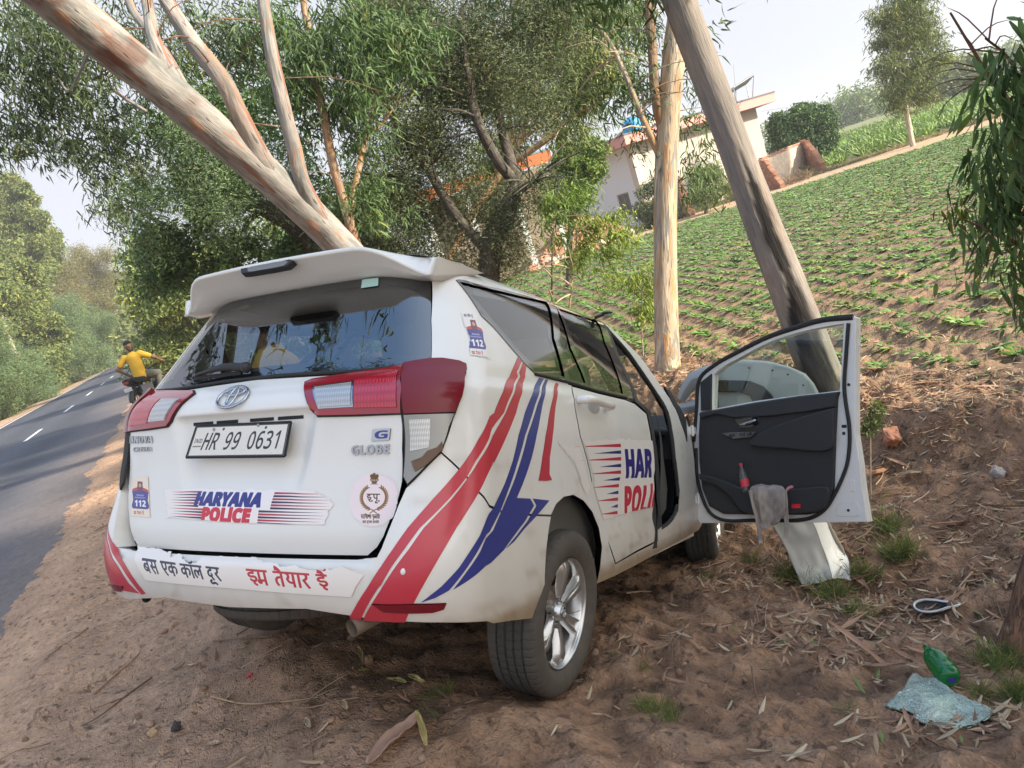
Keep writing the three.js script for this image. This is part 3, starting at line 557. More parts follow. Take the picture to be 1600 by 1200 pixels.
// tailgate
const glassR = [[0, 0, 1], ...trace(GATE, [[450, 587], [557, 581], [630, 573], [673, 566], [673, 500], [672, 436], [650, 429], [620, 425], [580, 425], [520, 431], [450, 442]])];
const gBase = onPlaneX(390, 592, 0.2).y;
glassR[0] = [0, gBase]; glassR.push([0, onPlaneX(430, 444, 0.41).y]);
const gR = glassR.map((q) => [q[0], q[1]]);
const gateR = [[0, 0.559], [0, gBase - 0.004], ...trace(GATE, [[450, 590], [557, 584], [629, 577], [629, 650], [629, 700], [629, 752], [624, 775], [612, 808], [600, 838], [590, 855], [575, 858], [530, 858]])].map((q) => [q[0], q[1]]);
const gateLow = gateR.length - 1; gateR[gateLow][1] = gateR[gateLow - 1][1] = 0.559;
const gateTint = { tint: (p) => { const k = 0.06 + 0.12 * smooth(0.0, 0.5, fbm(p.x * 3, p.y * 3, p.z * 3, 4)) + 0.3 * smooth(0.66, 0.57, p.y); return [lerp(1, 0.6, k), lerp(1, 0.54, k), lerp(1, 0.45, k)]; } };
const tailgate = mesh('tailgate', [1, -1].map((side) => panel(GATE, shrink(gateR, 0.002), { ...gateTint, skirt: 0.03, cell: 0.016, side })), M.paint, car);
mesh('rear_window', [1, -1].map((side) => panel(GATE, gR, { off: -0.004, skirt: 0, cell: 0.03, side })), new THREE.MeshPhysicalMaterial({ color: col(0.55, 0.58, 0.60), transmission: 1, thickness: 0, roughness: 0.0, ior: 2.33 }), car);
{ // black printed rim of the rear window, and its lower seal
  const inner = shrink(gR, 0.055); inner[0][0] = inner[inner.length - 1][0] = 0;
  const ring = [...gR, ...inner.slice().reverse()];
  mesh('window_rim', [1, -1].map((side) => panel(GATE, ring, { off: -0.012, skirt: 0, cell: 0.03, side })), M.dark, car);
  const seal = gR.slice(1, 4).map((q) => shellPoint(GATE, ...q).addScaledVector(shellNormal(GATE, ...q), 0.004)), path = [...seal.map((p) => V(p.x, p.y, -p.z)).reverse(), shellPoint(GATE, 0, gBase).addScaledVector(V(-1, 0.4, 0), 0.003), ...seal];
  mesh('window_seal', tube(path, [0.007, 0.007], 6, { step: 0.05 }), M.rubber, car);
}
{ // added dark sheet behind the gate, standing for the shade in its gaps
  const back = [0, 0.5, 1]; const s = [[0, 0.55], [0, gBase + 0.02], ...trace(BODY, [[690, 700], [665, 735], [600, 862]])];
  mesh('gate_gap_backing', [1, -1].map((side) => panel(BODY, [[0, 0.575], [0, 1.16], [1.25, 1.16], [1.25, 0.75], [1.0, 0.575]], { off: -0.085, skirt: 0, cell: 0.06, side })), M.dark, car);
}
{ // grip and lamp strip over the plate
  for (const [a, b] of [[0.03, 0.14], [0.16, 0.27]]) for (const side of [1, -1]) mesh('plate_garnish', panel(GATE, [[a / 0.62, 1.030], [b / 0.62, 1.030], [b / 0.62, 1.018], [a / 0.62, 1.018]], { off: 0.002, skirt: 0.003, cell: 0.02, side }), M.dark, car);
}

// number plate in its recess
{
  const P = [[312, 666], [458, 660], [451, 713], [299, 715]].map(([x, y]) => onPlaneX(x, y, 0.128));
  const ctr = P[0].clone().add(P[1]).add(P[2]).add(P[3]).multiplyScalar(0.25), n = V(-1, 0.06, 0).normalize();
  const f = P.map((p) => V(0, p.y - ctr.y, p.z - ctr.z)), g = new THREE.Group(); g.name = 'number_plate'; g.position.copy(ctr).addScaledVector(n, 0.016); car.add(g);
  g.rotation.y = 0;
  const pos = (d) => f.flatMap((p) => [-d + (p.y) * 0.08, p.y, p.z]);
  const face = geom(pos(0.003), { idx: [0, 3, 1, 1, 3, 2], uv: [0, 1, 1, 1, 1, 0, 0, 0] });
  mesh('plate_face', face, plateFace, g);
  const w = f.map((p) => p.clone().multiplyScalar(1.005).add(V(p.y * 0.08, 0, 0)));
  mesh('plate_frame', [0, 1, 2, 3].map((i) => tube([w[i], w[(i + 1) % 4]], [0.005, 0.005], 6, { n: 2 })), M.dark, g);
  mesh('plate_back', slab(f.map((p) => [p.z, p.y]), 0.006, 0.001).rotateY(-Math.PI / 2).translate(0.006, 0, 0), M.steel, g);
  for (const [a, b] of [[-0.12, 0.045], [0.1, 0.05]]) mesh('plate_screw', new THREE.CylinderGeometry(0.006, 0.006, 0.006, 8).rotateZ(Math.PI / 2).translate(-0.003 + b * 0.08, b, a), M.steel, g);
}

// tail lamps: the wings on the tailgate and the corners on the body
for (const side of [1, -1]) {
  const wing = (pts) => trace(GATE, pts).map(([u, y]) => [side < 0 ? u + 0.055 * smooth(1.0, 0.45, u) : u, y]);
  const lamp = new THREE.Group(); lamp.name = 'tail_lamp'; car.add(lamp);
  const gateLens = wing( [[478, 600], [490, 595.5], [540, 588], [590, 580], [630, 573], [628.5, 610], [627.5, 646], [560, 648], [499, 649.5], [493, 642]]);
  mesh('lamp_gasket', panel(GATE, shrink(gateLens, -0.006), { off: 0.006, skirt: 0.01, cell: 0.03, side }), M.rubber, lamp);
  mesh('lamp_gasket', panel(BODY, shrink(trace(BODY, [[633, 573], [672, 566.5], [690, 566], [715, 570], [724.5, 574.5], [726, 584], [720, 618], [709.5, 644.5], [700, 667], [689, 703], [668, 726], [645, 750], [638, 757], [632, 745]]), -0.005), { off: 0.005, skirt: 0.008, cell: 0.03, side }), M.rubber, lamp);
  mesh('red_lens', panel(GATE, gateLens, { off: 0.012, skirt: 0.03, cell: 0.02, side }), M.red, lamp);
  mesh('lit_lens', panel(GATE, wing( [[557, 599], [590, 591], [624, 584], [622, 637], [557, 638]]), { off: 0.0155, skirt: 0.003, cell: 0.02, side }), redLens, lamp);
  mesh('reversing_lens', panel(GATE, wing( [[494, 609], [552, 601.5], [552, 634], [503, 637]]), { off: 0.0155, skirt: 0.003, cell: 0.02, side }), clearLens, lamp);
  mesh('lens_rim', panel(GATE, wing( [[490.5, 607.5], [555, 599], [555, 636.5], [501.5, 639.5]]), { off: 0.0138, skirt: 0.003, cell: 0.02, side }), M.chrome, lamp);
  mesh('red_lens', panel(BODY, trace(BODY, [[633, 573], [672, 566.5], [690, 566], [715, 570], [724.5, 574.5], [726, 584], [720, 618], [709.5, 644.5], [670, 646], [632, 647]]), { off: 0.014, skirt: 0.03, cell: 0.02, side, off2: (p, u, y) => 0.01 * smooth(1.0, 1.15, y) }), M.deepRed, lamp);
  if (side > 0) {
    mesh('clear_lens', panel(BODY, trace(BODY, [[632, 649], [708.5, 647], [700, 667], [689, 703], [668, 726], [645, 750], [638, 757], [632, 745]]), { off: 0.012, skirt: 0.03, cell: 0.02, side }), std(0.34, 0.32, 0.28, 0.12, { metalness: 0.3 }), lamp).material = new THREE.MeshPhysicalMaterial({ color: col(0.25, 0.24, 0.215), roughness: 0.2, clearcoat: 0.8, clearcoatRoughness: 0.05, metalness: 0.25 });
    mesh('lamp_reflector', panel(BODY, trace(BODY, [[640, 656], [672, 655], [670, 700], [642, 706]]), { off: 0.0145, skirt: 0.003, cell: 0.02, side }), clearLens, lamp);
    mesh('caked_mud', panel(BODY, trace(BODY, [[650, 738], [644, 722], [660, 716], [668, 705], [682, 700], [690, 690], [691, 703], [669, 726]]), { off: 0.016, skirt: 0.004, cell: 0.015, side, off2: (p) => 0.02 * Math.max(0, n3(p.y * 60, p.z * 60)) }), M.mud, lamp);
  } else mesh('empty_lamp_bay', panel(BODY, trace(BODY, [[632, 649], [708.5, 647], [700, 667], [689, 703], [668, 726], [645, 750], [638, 757], [632, 745]]), { off: -0.03, skirt: 0, cell: 0.03, side }), M.gloss, lamp);
}
// reflectors low in the bumper
mesh('reflector', panel(BODY, trace(BODY, [[582, 943], [600, 944], [650, 943], [697, 942], [693, 951], [676, 956], [640, 957], [600, 955]]), { off: 0.006, skirt: 0.006, cell: 0.02 }), M.deepRed, car);
mesh('reflector', panel(BODY, trace(BODY, [[582, 943], [600, 944], [650, 943], [697, 942], [693, 951], [676, 956], [640, 957], [600, 955]]), { off: 0.006, skirt: 0.006, cell: 0.02, side: -1 }), M.deepRed, car);
mesh('parking_sensor', [[629, 893]].map(([x, y]) => { const q = onShell(BODY, x, y), p = shellPoint(BODY, ...q); return new THREE.SphereGeometry(0.011, 12, 8).scale(0.4, 1, 1).translate(p.x, p.y, p.z); }), M.plain, car);

// stripes in coloured film
const film1 = { off: 0.0018, skirt: 0.001, cell: 0.03 };
const gapIn = (pts) => trace(BODY, pts);
mesh('red_stripe', panel(BODY, gapIn([[808.5, 558], [799, 580], [796, 588], [784, 616], [772, 645], [748, 685], [727, 720], [717, 733], [697, 757], [677, 779], [655, 804], [637, 825], [614, 858], [594, 887], [574, 918], [554, 950], [546, 965], [564, 969], [572, 950], [591, 919], [611, 887], [632, 858], [656, 825], [679, 803], [702, 779], [730, 744], [743, 720], [764, 684], [787, 645], [800, 613], [809, 588], [807, 581], [815, 565]]), film1), M.stripeRed, car);
mesh('red_stripe', panel(BODY, gapIn([[816.5, 567], [811, 582], [813, 588], [803, 616], [790, 645], [768, 685], [748, 720], [732, 745], [706, 779], [684, 802], [662, 825], [639, 858], [617, 887], [597, 918], [578, 948], [567, 969], [600, 971], [633, 972], [643, 949], [660, 917], [677, 887], [695, 856], [713, 825], [731, 797], [748, 769], [760, 744], [773, 720], [790, 684], [806, 645], [815, 615], [820, 590], [820, 584], [822, 572]]), film1), M.stripeRed, car);
mesh('blue_stripe', panel(BODY, gapIn([[842, 590.5], [831, 618], [820, 645], [810, 680], [801, 720], [788, 757], [771, 793], [750, 836], [733, 863], [717, 887], [690, 916], [658, 941], [680, 934], [702, 922], [725, 893], [746, 861], [765, 830], [781, 799], [797, 757], [809, 720], [820, 680], [832, 645], [841, 618], [849, 592]]), film1), M.stripeBlue, car);
mesh('blue_stripe', panel(BODY, gapIn([[852, 592.5], [845, 618], [836, 645], [824, 680], [815, 715], [801, 757], [787, 790], [770, 829], [750, 862], [729, 893], [708, 921], [738, 902], [767, 879], [786, 860], [802, 838], [820, 814], [834, 790], [828, 779], [807, 778], [816, 757], [830, 716], [838, 680], [845, 645], [851, 618], [856, 594]]), film1), M.stripeBlue, car);
mesh('blue_stripe', panel(BODY, gapIn([[832, 779], [858, 782], [849, 793], [837, 807], [820, 825], [803, 846], [790, 857], [806, 838], [824, 814], [838, 790]]), film1), M.stripeBlue, car);
mesh('red_stripe', panel(BODY, gapIn([[868, 598], [864, 622], [858.5, 645], [852, 682], [847, 715], [844, 736], [841, 751], [852, 751.5], [862, 750], [858, 741], [858.5, 715], [863, 682], [866.5, 645], [870, 622], [872.5, 600]]), film1), M.stripeRed, car);
mesh('red_stripe', panel(BODY, trace(BODY, [[160, 790], [160, 812], [172, 850], [190, 885], [208, 912], [222, 929], [228, 927], [214, 910], [197, 884], [180, 850], [168, 812]], -1), { ...film1, side: -1 }), M.stripeRed, car);
mesh('red_stripe', panel(BODY, trace(BODY, [[158, 818], [160, 850], [163, 885], [175, 917], [218, 927], [202, 912], [186, 887], [170, 852]], -1), { ...film1, side: -1 }), M.stripeRed, car);
// stickers
const stick = (name, S, quad, mat, outline, side = 1, off = 0.0026) => { const q = trace(S, quad, side); return mesh(name, panel(S, outline ? trace(S, outline, side) : q, { off, skirt: 0, cell: 0.03, quad: q, side }), mat, car); };
{ // stickers that cross the middle are laid as two halves of one sheet
  const wide = (name, S, quad, mat, off) => {
    const q = quad.map(([x, y]) => { const p = S === GATE ? onPlaneX(x, y, 0.10) : onPlaneX(x, y, 0.045); return p; });
    const sheet = [], N = 48, R = 8, pos = [], uv = [], idx = [];
    for (let j = 0; j <= R; j++) for (let i = 0; i <= N; i++) {
      const s = i / N, t = j / R, y = (1 - t) * lerp(q[0].y, q[1].y, s) + t * lerp(q[3].y, q[2].y, s), z = (1 - t) * lerp(q[0].z, q[1].z, s) + t * lerp(q[3].z, q[2].z, s);
      const zc = halfWidth(y) - RZ, az = Math.abs(z); let u = az / zc / taper(0.05); if (u > 1) { u = 1 + 2 / Math.PI * Math.asin(Math.min(1, (az / taper(0.1) - zc) / RZ)); }
      const p = shellPoint(S, u, y).addScaledVector(shellNormal(S, u, y), off); pos.push(p.x, p.y, Math.sign(z || 1) * p.z); uv.push(s, 1 - t);
    }
    for (let j = 0; j < R; j++) for (let i = 0; i < N; i++) { const a = j * (N + 1) + i, b = a + N + 1; idx.push(a, b, a + 1, a + 1, b, b + 1); }
    mesh(name, geom(pos, { idx, uv }), mat, car);
  };
  wide('slogan_sticker', GATE, [[247, 763], [519, 766], [514, 825], [251, 813]], gateSticker, 0.003);
  wide('slogan_sticker', BODY, [[197, 853], [563, 889], [563, 939], [212, 907]], bumperSticker, 0.004);
}
stick('crest_sticker', GATE, [[544, 737], [624, 737], [620, 826], [543, 825]], emblemSticker);
stick('call_card_sticker', GATE, [[207, 740], [233, 742], [236, 810], [205, 808]], cardSticker, null, -1);
stick('call_card_sticker', BODY, [[719, 488], [747, 490], [766, 563], [731, 559]], tornSticker);

// maker's ring badge and the lettering, in chrome relief
{
  const q = [0, onPlaneX(365, 622, 0.125).y], c = shellPoint(GATE, ...q), n = shellNormal(GATE, ...q), badge = new THREE.Group(); badge.name = 'maker_badge'; car.add(badge);
  c.copy(onPlaneX(365, 622, c.x)); badge.position.copy(c).addScaledVector(n, 0.006); badge.quaternion.setFromRotationMatrix(new THREE.Matrix4().makeBasis(V(0, 0, 1), n.clone().cross(V(0, 0, 1)).normalize(), n));
  const ring = (rx, ry, y, w, z = 0) => { const p = []; for (let i = 0; i < 40; i++) { const a = i / 40 * 2 * Math.PI; p.push(V(rx * Math.cos(a), y + ry * Math.sin(a), z)); } const curve = new THREE.CatmullRomCurve3(p, true); return new THREE.TubeGeometry(curve, 72, w, 8, true).scale(1, 1, 0.8); };
  mesh('outer_ring', ring(0.072, 0.049, 0, 0.0065), M.chrome, badge); mesh('cross_ring', ring(0.046, 0.0175, 0.026, 0.0055, 0.001), M.chrome, badge); mesh('centre_ring', ring(0.0175, 0.042, 0.001, 0.0055, 0.002), M.chrome, badge);
  
}
const font = await new FontLoader().loadAsync('fonts/droid/droid_sans_bold.typeface.json');
const { TextGeometry } = await import('three/addons/geometries/TextGeometry.js');
function relief3D(name, S, text, quad, side = 1, mat = M.chrome, skew = 0) { // raised letters laid on the skin between four corners
  const g0 = new TextGeometry(text, { font, size: 1, depth: 0.12, curveSegments: 4, bevelEnabled: true, bevelSize: 0.015, bevelThickness: 0.03, bevelSegments: 1 }); g0.computeBoundingBox();
  const b = g0.boundingBox, q = trace(S, quad, side), p = g0.attributes.position, up = side < 0;
  const P = q.map((a) => shellPoint(S, ...a)), size = P[0].distanceTo(P[3]);
  for (let i = 0; i < p.count; i++) {
    const s = (p.getX(i) - b.min.x) / (b.max.x - b.min.x), t = 1 - (p.getY(i) - b.min.y) / (b.max.y - b.min.y), k = (j) => (1 - s) * (1 - t) * q[0][j] + s * (1 - t) * q[1][j] + s * t * q[2][j] + (1 - s) * t * q[3][j];
    const v = shellPoint(S, k(0), k(1)).addScaledVector(shellNormal(S, k(0), k(1)), 0.002 + (p.getZ(i) + 0.03) * size * 0.9); p.setXYZ(i, v.x, v.y, v.z * side);
  }
  g0.computeVertexNormals(); return mesh(name, g0, mat, car);
}
const badgeGrey = std(0.42, 0.43, 0.45, 0.3, { metalness: 0.7 });
relief3D('model_lettering', GATE, 'lNNOVA', [[205.5, 681], [240.5, 680.5], [239.5, 692], [205, 693]], -1, badgeGrey); relief3D('model_lettering', GATE, 'CRYSTA', [[210, 698.5], [239.5, 698], [238.5, 705], [209.5, 706]], -1, badgeGrey);
relief3D('grade_lettering', GATE, 'GLOBE', [[550, 696], [610, 694], [609, 709], [550.5, 711]], 1, badgeGrey);
mesh('grade_badge', panel(GATE, trace(GATE, [[583, 671], [611, 669.5], [609, 687.5], [581.5, 689]]), { off: 0.005, skirt: 0.005, cell: 0.02 }), M.chrome, car); relief3D('grade_lettering', GATE, 'G', [[587, 673], [608, 672], [606, 685], [586, 686]], 1, M.stripeBlue);
stick('inspection_sticker', GATE, [[566, 437], [591, 434], [591, 446.5], [564, 450.5]], std(0.42, 0.62, 0.56, 0.6), null, 1, 0.001);
{ // wiper at rest, its pivot in the glass left of the middle
  const lie = (x, y) => { let p = onPlaneX(x, y, 0.22); for (let i = 0; i < 4; i++) p = onPlaneX(x, y, gateRear(p.y) + CURVE * p.z * p.z - 0.03); return p; };
  const hub = lie(384, 574), tip = lie(306, 586), w = new THREE.Group(); w.name = 'rear_wiper'; car.add(w);
  mesh('wiper_arm', tube([hub, hub.clone().lerp(tip, 0.4).add(V(-0.008, 0.012, 0)), tip], [0.017, 0.015, 0.006], 8, { step: 0.04 }), M.trim, w); mesh('wiper_blade', beam(hub.clone().lerp(tip, 0.12).add(V(0.012, -0.016, 0)), tip.clone().add(V(0.01, -0.012, -0.02)), 0.012, 0.014), M.rubber, w); mesh('wiper_pivot', new THREE.SphereGeometry(0.022, 12, 8).translate(hub.x, hub.y, hub.z), M.trim, w);
}

// ---------------------------------------------------------------- the car: spoiler, glass, doors
{ // roof spoiler with the high brake lamp
  const pos = [], uv = [], idx = [], color = [], N = 40, secs = [];
  for (let i = 0; i <= N; i++) {
    const t = i / N * 2 - 1, a = Math.abs(t), z = 0.675 * t - 0.03, e = smooth(0.55, 1, a), f = Math.pow(e, 1.6);
    const lipX = lerp(0.285 + 0.07 * t * t, 0.452, f), lipY = lerp(1.643, 1.538, f), lowX = 0.402 + 0.055 * t * t, lowY = 1.566 - 0.038 * e; // the rear face narrows to a point at either end
    const rx = lerp(lipX + 0.035, 0.475, e), ry = lerp(1.654, 1.603, e), dip = 0.016 * smooth(0.30, 0.2, a);
    secs.push([V(0.82, 1.655 - 0.048 * t * t, z * 0.99), V(0.62, 1.664 - 0.056 * t * t, z), V(rx + 0.05, ry + 0.006 * (1 - e), z), V(rx, ry, z), V(lipX + 0.008, lipY + 0.006 * (1 - f), z * (1 - 0.02 * e)), V(lipX, lipY - 0.004, z * (1 - 0.02 * e)), V(lipX + 0.008, lipY - 0.012, z * (1 - 0.022 * e)), V(lerp(lipX, lowX, 0.5) + dip + 0.012, lerp(lipY, lowY, 0.55), z * (1 - 0.03 * e)), V(lowX - 0.004, lowY + 0.003, z * (1 - 0.035 * e)), V(lowX + 0.06, lowY - 0.004, z * 0.96), V(0.66, 1.57, z * 0.9)]);
  }
  const K = secs[0].length;
  secs.forEach((s, i) => { s.forEach((p) => { pos.push(p.x, p.y, p.z); color.push(1, 1, 1); }); if (i) for (let k = 0; k + 1 < K; k++) { const a = (i - 1) * K + k, b = a + K; idx.push(a, a + 1, b, a + 1, b + 1, b); } });
  for (const i of [0, N]) for (let k = 1; k + 1 < K; k++) idx.push(i * K, i * K + k, i * K + k + 1);
  mesh('roof_spoiler', geom(pos, { idx }), M.plain, car);
  const lamp = [[380, 423], [388, 416], [420, 411], [452, 408], [460, 411], [455, 419], [430, 424], [392, 430], [384, 430]].map(([x, y]) => onPlaneX(x, y, 0.30)), c = lamp.reduce((a, b) => a.add(b), V(0, 0, 0)).multiplyScalar(1 / lamp.length);
  const sh = lamp.map((p) => [p.z - c.z, p.y - c.y]);
  const place = (g, x) => g.rotateY(-Math.PI / 2).rotateZ(-0.5).translate(c.x + x, c.y, c.z);
  mesh('brake_lamp', place(slab(sh, 0.03, 0.004), -0.002), M.trim, car);
  mesh('brake_lamp_lens', place(slab(sh.map(([a, b]) => [a * 0.78 + 0.012, b * 0.72 + 0.001]), 0.012, 0.003), -0.014), std(0.26, 0.25, 0.24, 0.25, { metalness: 0.3 }), car);
}
// side glass
const gl = (name, pts, mat = M.tinted, off = -0.004) => [1, -1].forEach((side) => mesh(name, panel(BODY, pts, { off, skirt: 0, cell: 0.04, side }), mat, car));
gl('quarter_window', quarterGlass);
{ // black edges of the side glass
  for (const side of [1, -1]) mesh('quarter_window_rim', [[0.012, 0.003], [0.05, -0.009]].map(([w, off]) => panel(BODY, quarterGlass, { off, skirt: 0.006, cell: 0.04, side, holes: [shrink(quarterGlass, w)] })), M.gloss, car);
}
const rearDoor = new THREE.Group(); rearDoor.name = 'rear_door'; car.add(rearDoor);
{
  const lower = trace(BODY, [[893.5, 603], [906.5, 682], [926.5, 762], [946.5, 830], [956, 862], [962, 881], [994, 862], [1027, 845], [1027, 800], [1023, 745], [1018, 692], [1010, 646], [991, 630], [976, 624], [935, 614]]);
  const dent = (p) => -0.022 * Math.exp(-(((p.x - 1.98) / 0.22) ** 2 + ((p.y - 0.50) / 0.09) ** 2)) + 0.008 * Math.exp(-(((p.x - 2.08) / 0.12) ** 2 + ((p.y - 0.63) / 0.05) ** 2)) - 0.008 * smooth(0.74, 0.70, p.y) * smooth(0.4, 0.5, p.y);
  for (const side of [1, -1]) mesh('door_skin', panel(BODY, shrink(lower, 0.0045), { ...PAINT, skirt: 0.04, cell: 0.025, side, off2: side > 0 ? dent : null }), M.paint, rearDoor);
  const win = trace(BODY, [[872, 482], [902, 492], [932, 501.5], [945, 535], [973, 616], [945, 608], [919, 601], [900, 550]]), small = trace(BODY, [[857, 474], [869, 481], [892, 545], [915, 599], [884, 592], [870, 535]]);
  const upper = trace(BODY, [[857, 471], [900, 482], [934, 494], [941, 504], [966, 560], [994, 629], [935, 615], [888, 601], [884, 592], [868, 530]]);
  for (const side of [1, -1]) {
    mesh('window_frame', panel(BODY, upper, { off: 0.001, skirt: 0.02, cell: 0.03, side, holes: [win, small] }), M.gloss, rearDoor);
    mesh('door_window', panel(BODY, win, { off: -0.004, skirt: 0, cell: 0.05, side }), M.tinted, rearDoor); mesh('fixed_window', panel(BODY, small, { off: -0.004, skirt: 0, cell: 0.05, side }), M.tinted, rearDoor);
    const belt = trace(BODY, [[835, 585], [884, 597], [935, 612], [978, 622]]).map((q) => { const p = shellPoint(BODY, ...q).addScaledVector(shellNormal(BODY, ...q), 0.004); p.z *= side; return p; });
    mesh('belt_moulding', tube(belt, [0.007, 0.007], 6, { step: 0.1 }), M.rubber, rearDoor);
    const h = [[905, 628], [925, 634], [943, 638]].map(([x, y]) => { const q = onShell(BODY, x, y), p = shellPoint(BODY, ...q); p.addScaledVector(shellNormal(BODY, ...q), 0.042); p.z *= side; return p; });
    const g = new THREE.Group(); g.name = 'door_handle'; rearDoor.add(g);
    const a = h[0].clone(), b = h[2].clone(); for (const p of [a, b]) p.z -= side * 0.045;
    mesh('grip', tube([a.clone().add(V(-0.02, 0, 0)), h[0].clone().add(V(-0.005, 0.002, 0)), h[1].clone().add(V(0, 0.004, side * 0.006)), h[2].clone(), b.clone().add(V(0.02, -0.004, 0))], [0.017, 0.02, 0.019, 0.017, 0.015], 10, { step: 0.02 }).applyMatrix4(new THREE.Matrix4()), M.plain, g);
    const cup = shellPoint(BODY, ...onShell(BODY, 928, 636)); mesh('handle_cup', new THREE.SphereGeometry(1, 16, 10).scale(0.075, 0.045, 0.006).translate(cup.x, cup.y, cup.z * side), std(0.5, 0.49, 0.47, 0.4), g);
  }
  for (const side of [1, -1]) { // blacked-out pillars between the windows
    mesh('pillar_cover', panel(BODY, trace(BODY, [[851, 470], [859, 472], [874, 534], [890, 599], [882, 594], [866, 531]]), { off: 0.002, skirt: 0.004, cell: 0.03, side }), M.gloss, car);
    mesh('pillar_cover', panel(BODY, trace(BODY, [[938, 502], [945, 507], [968, 560], [997, 626], [1016, 643], [1024, 690], [1030, 745], [1033, 800], [1034, 822], [1028, 828], [1028, 800], [1024, 745], [1019, 692], [1011, 645], [992, 628], [960, 550]]), { off: 0.0015, skirt: 0.004, cell: 0.03, side }), M.trim, car);
  }
  // slogan on the flank, on both sides of the shut line
  const quad = trace(BODY, [[870, 686], [1020, 686], [1024, 803], [894, 810]]);
  mesh('slogan_sticker', panel(BODY, trace(BODY, [[870, 684], [900, 686], [904, 697], [921, 760], [916, 776], [878, 776]]), { off: 0.0024, skirt: 0, cell: 0.03, quad }), sideSticker, car);
  mesh('slogan_sticker', panel(BODY, shrink(trace(BODY, [[909, 684], [1018.5, 685], [1023, 745], [1026, 803], [1000, 806], [945, 812], [930, 762], [911, 690]]), 0.002), { off: 0.0024, skirt: 0, cell: 0.03, quad, off2: dent }), sideSticker, rearDoor);
}
// front doors: the left one shut, the right one swung open on its hinges
{
  const leftLow = trace(BODY, [[1031, 800], [1034, 826], [1050, 815], [1060, 797], [1064, 765], [1058, 715], [1052, 668], [1046, 645], [1015, 645], [1022, 690], [1028, 745]]);
  const P = [[2.25, 1.09], [2.25, 0.34], [3.12, 0.34], [3.18, 0.7], [3.12, 1.03], [2.8, 1.06]].map(([x, y]) => [2 + x - shellPoint(BODY, 2, y).x, y]);
  const shut = new THREE.Group(); shut.name = 'front_door'; car.add(shut);
  mesh('door_skin', panel(BODY, P, { ...PAINT, skirt: 0.04, cell: 0.05, side: -1 }), M.paint, shut);
  mesh('door_window', panel(BODY, frontDoorHole.filter((q) => q[1] > 1.05).concat([[2 + 3.0 - 0.35, 1.06]]), { off: -0.004, skirt: 0, cell: 0.05, side: -1 }), M.tinted, shut);
}
const TH = 68 * Math.PI / 180, hinge = V(3.13, 0, 0.895);
const door = new THREE.Group(); door.name = 'front_door'; door.position.copy(hinge); car.add(door);
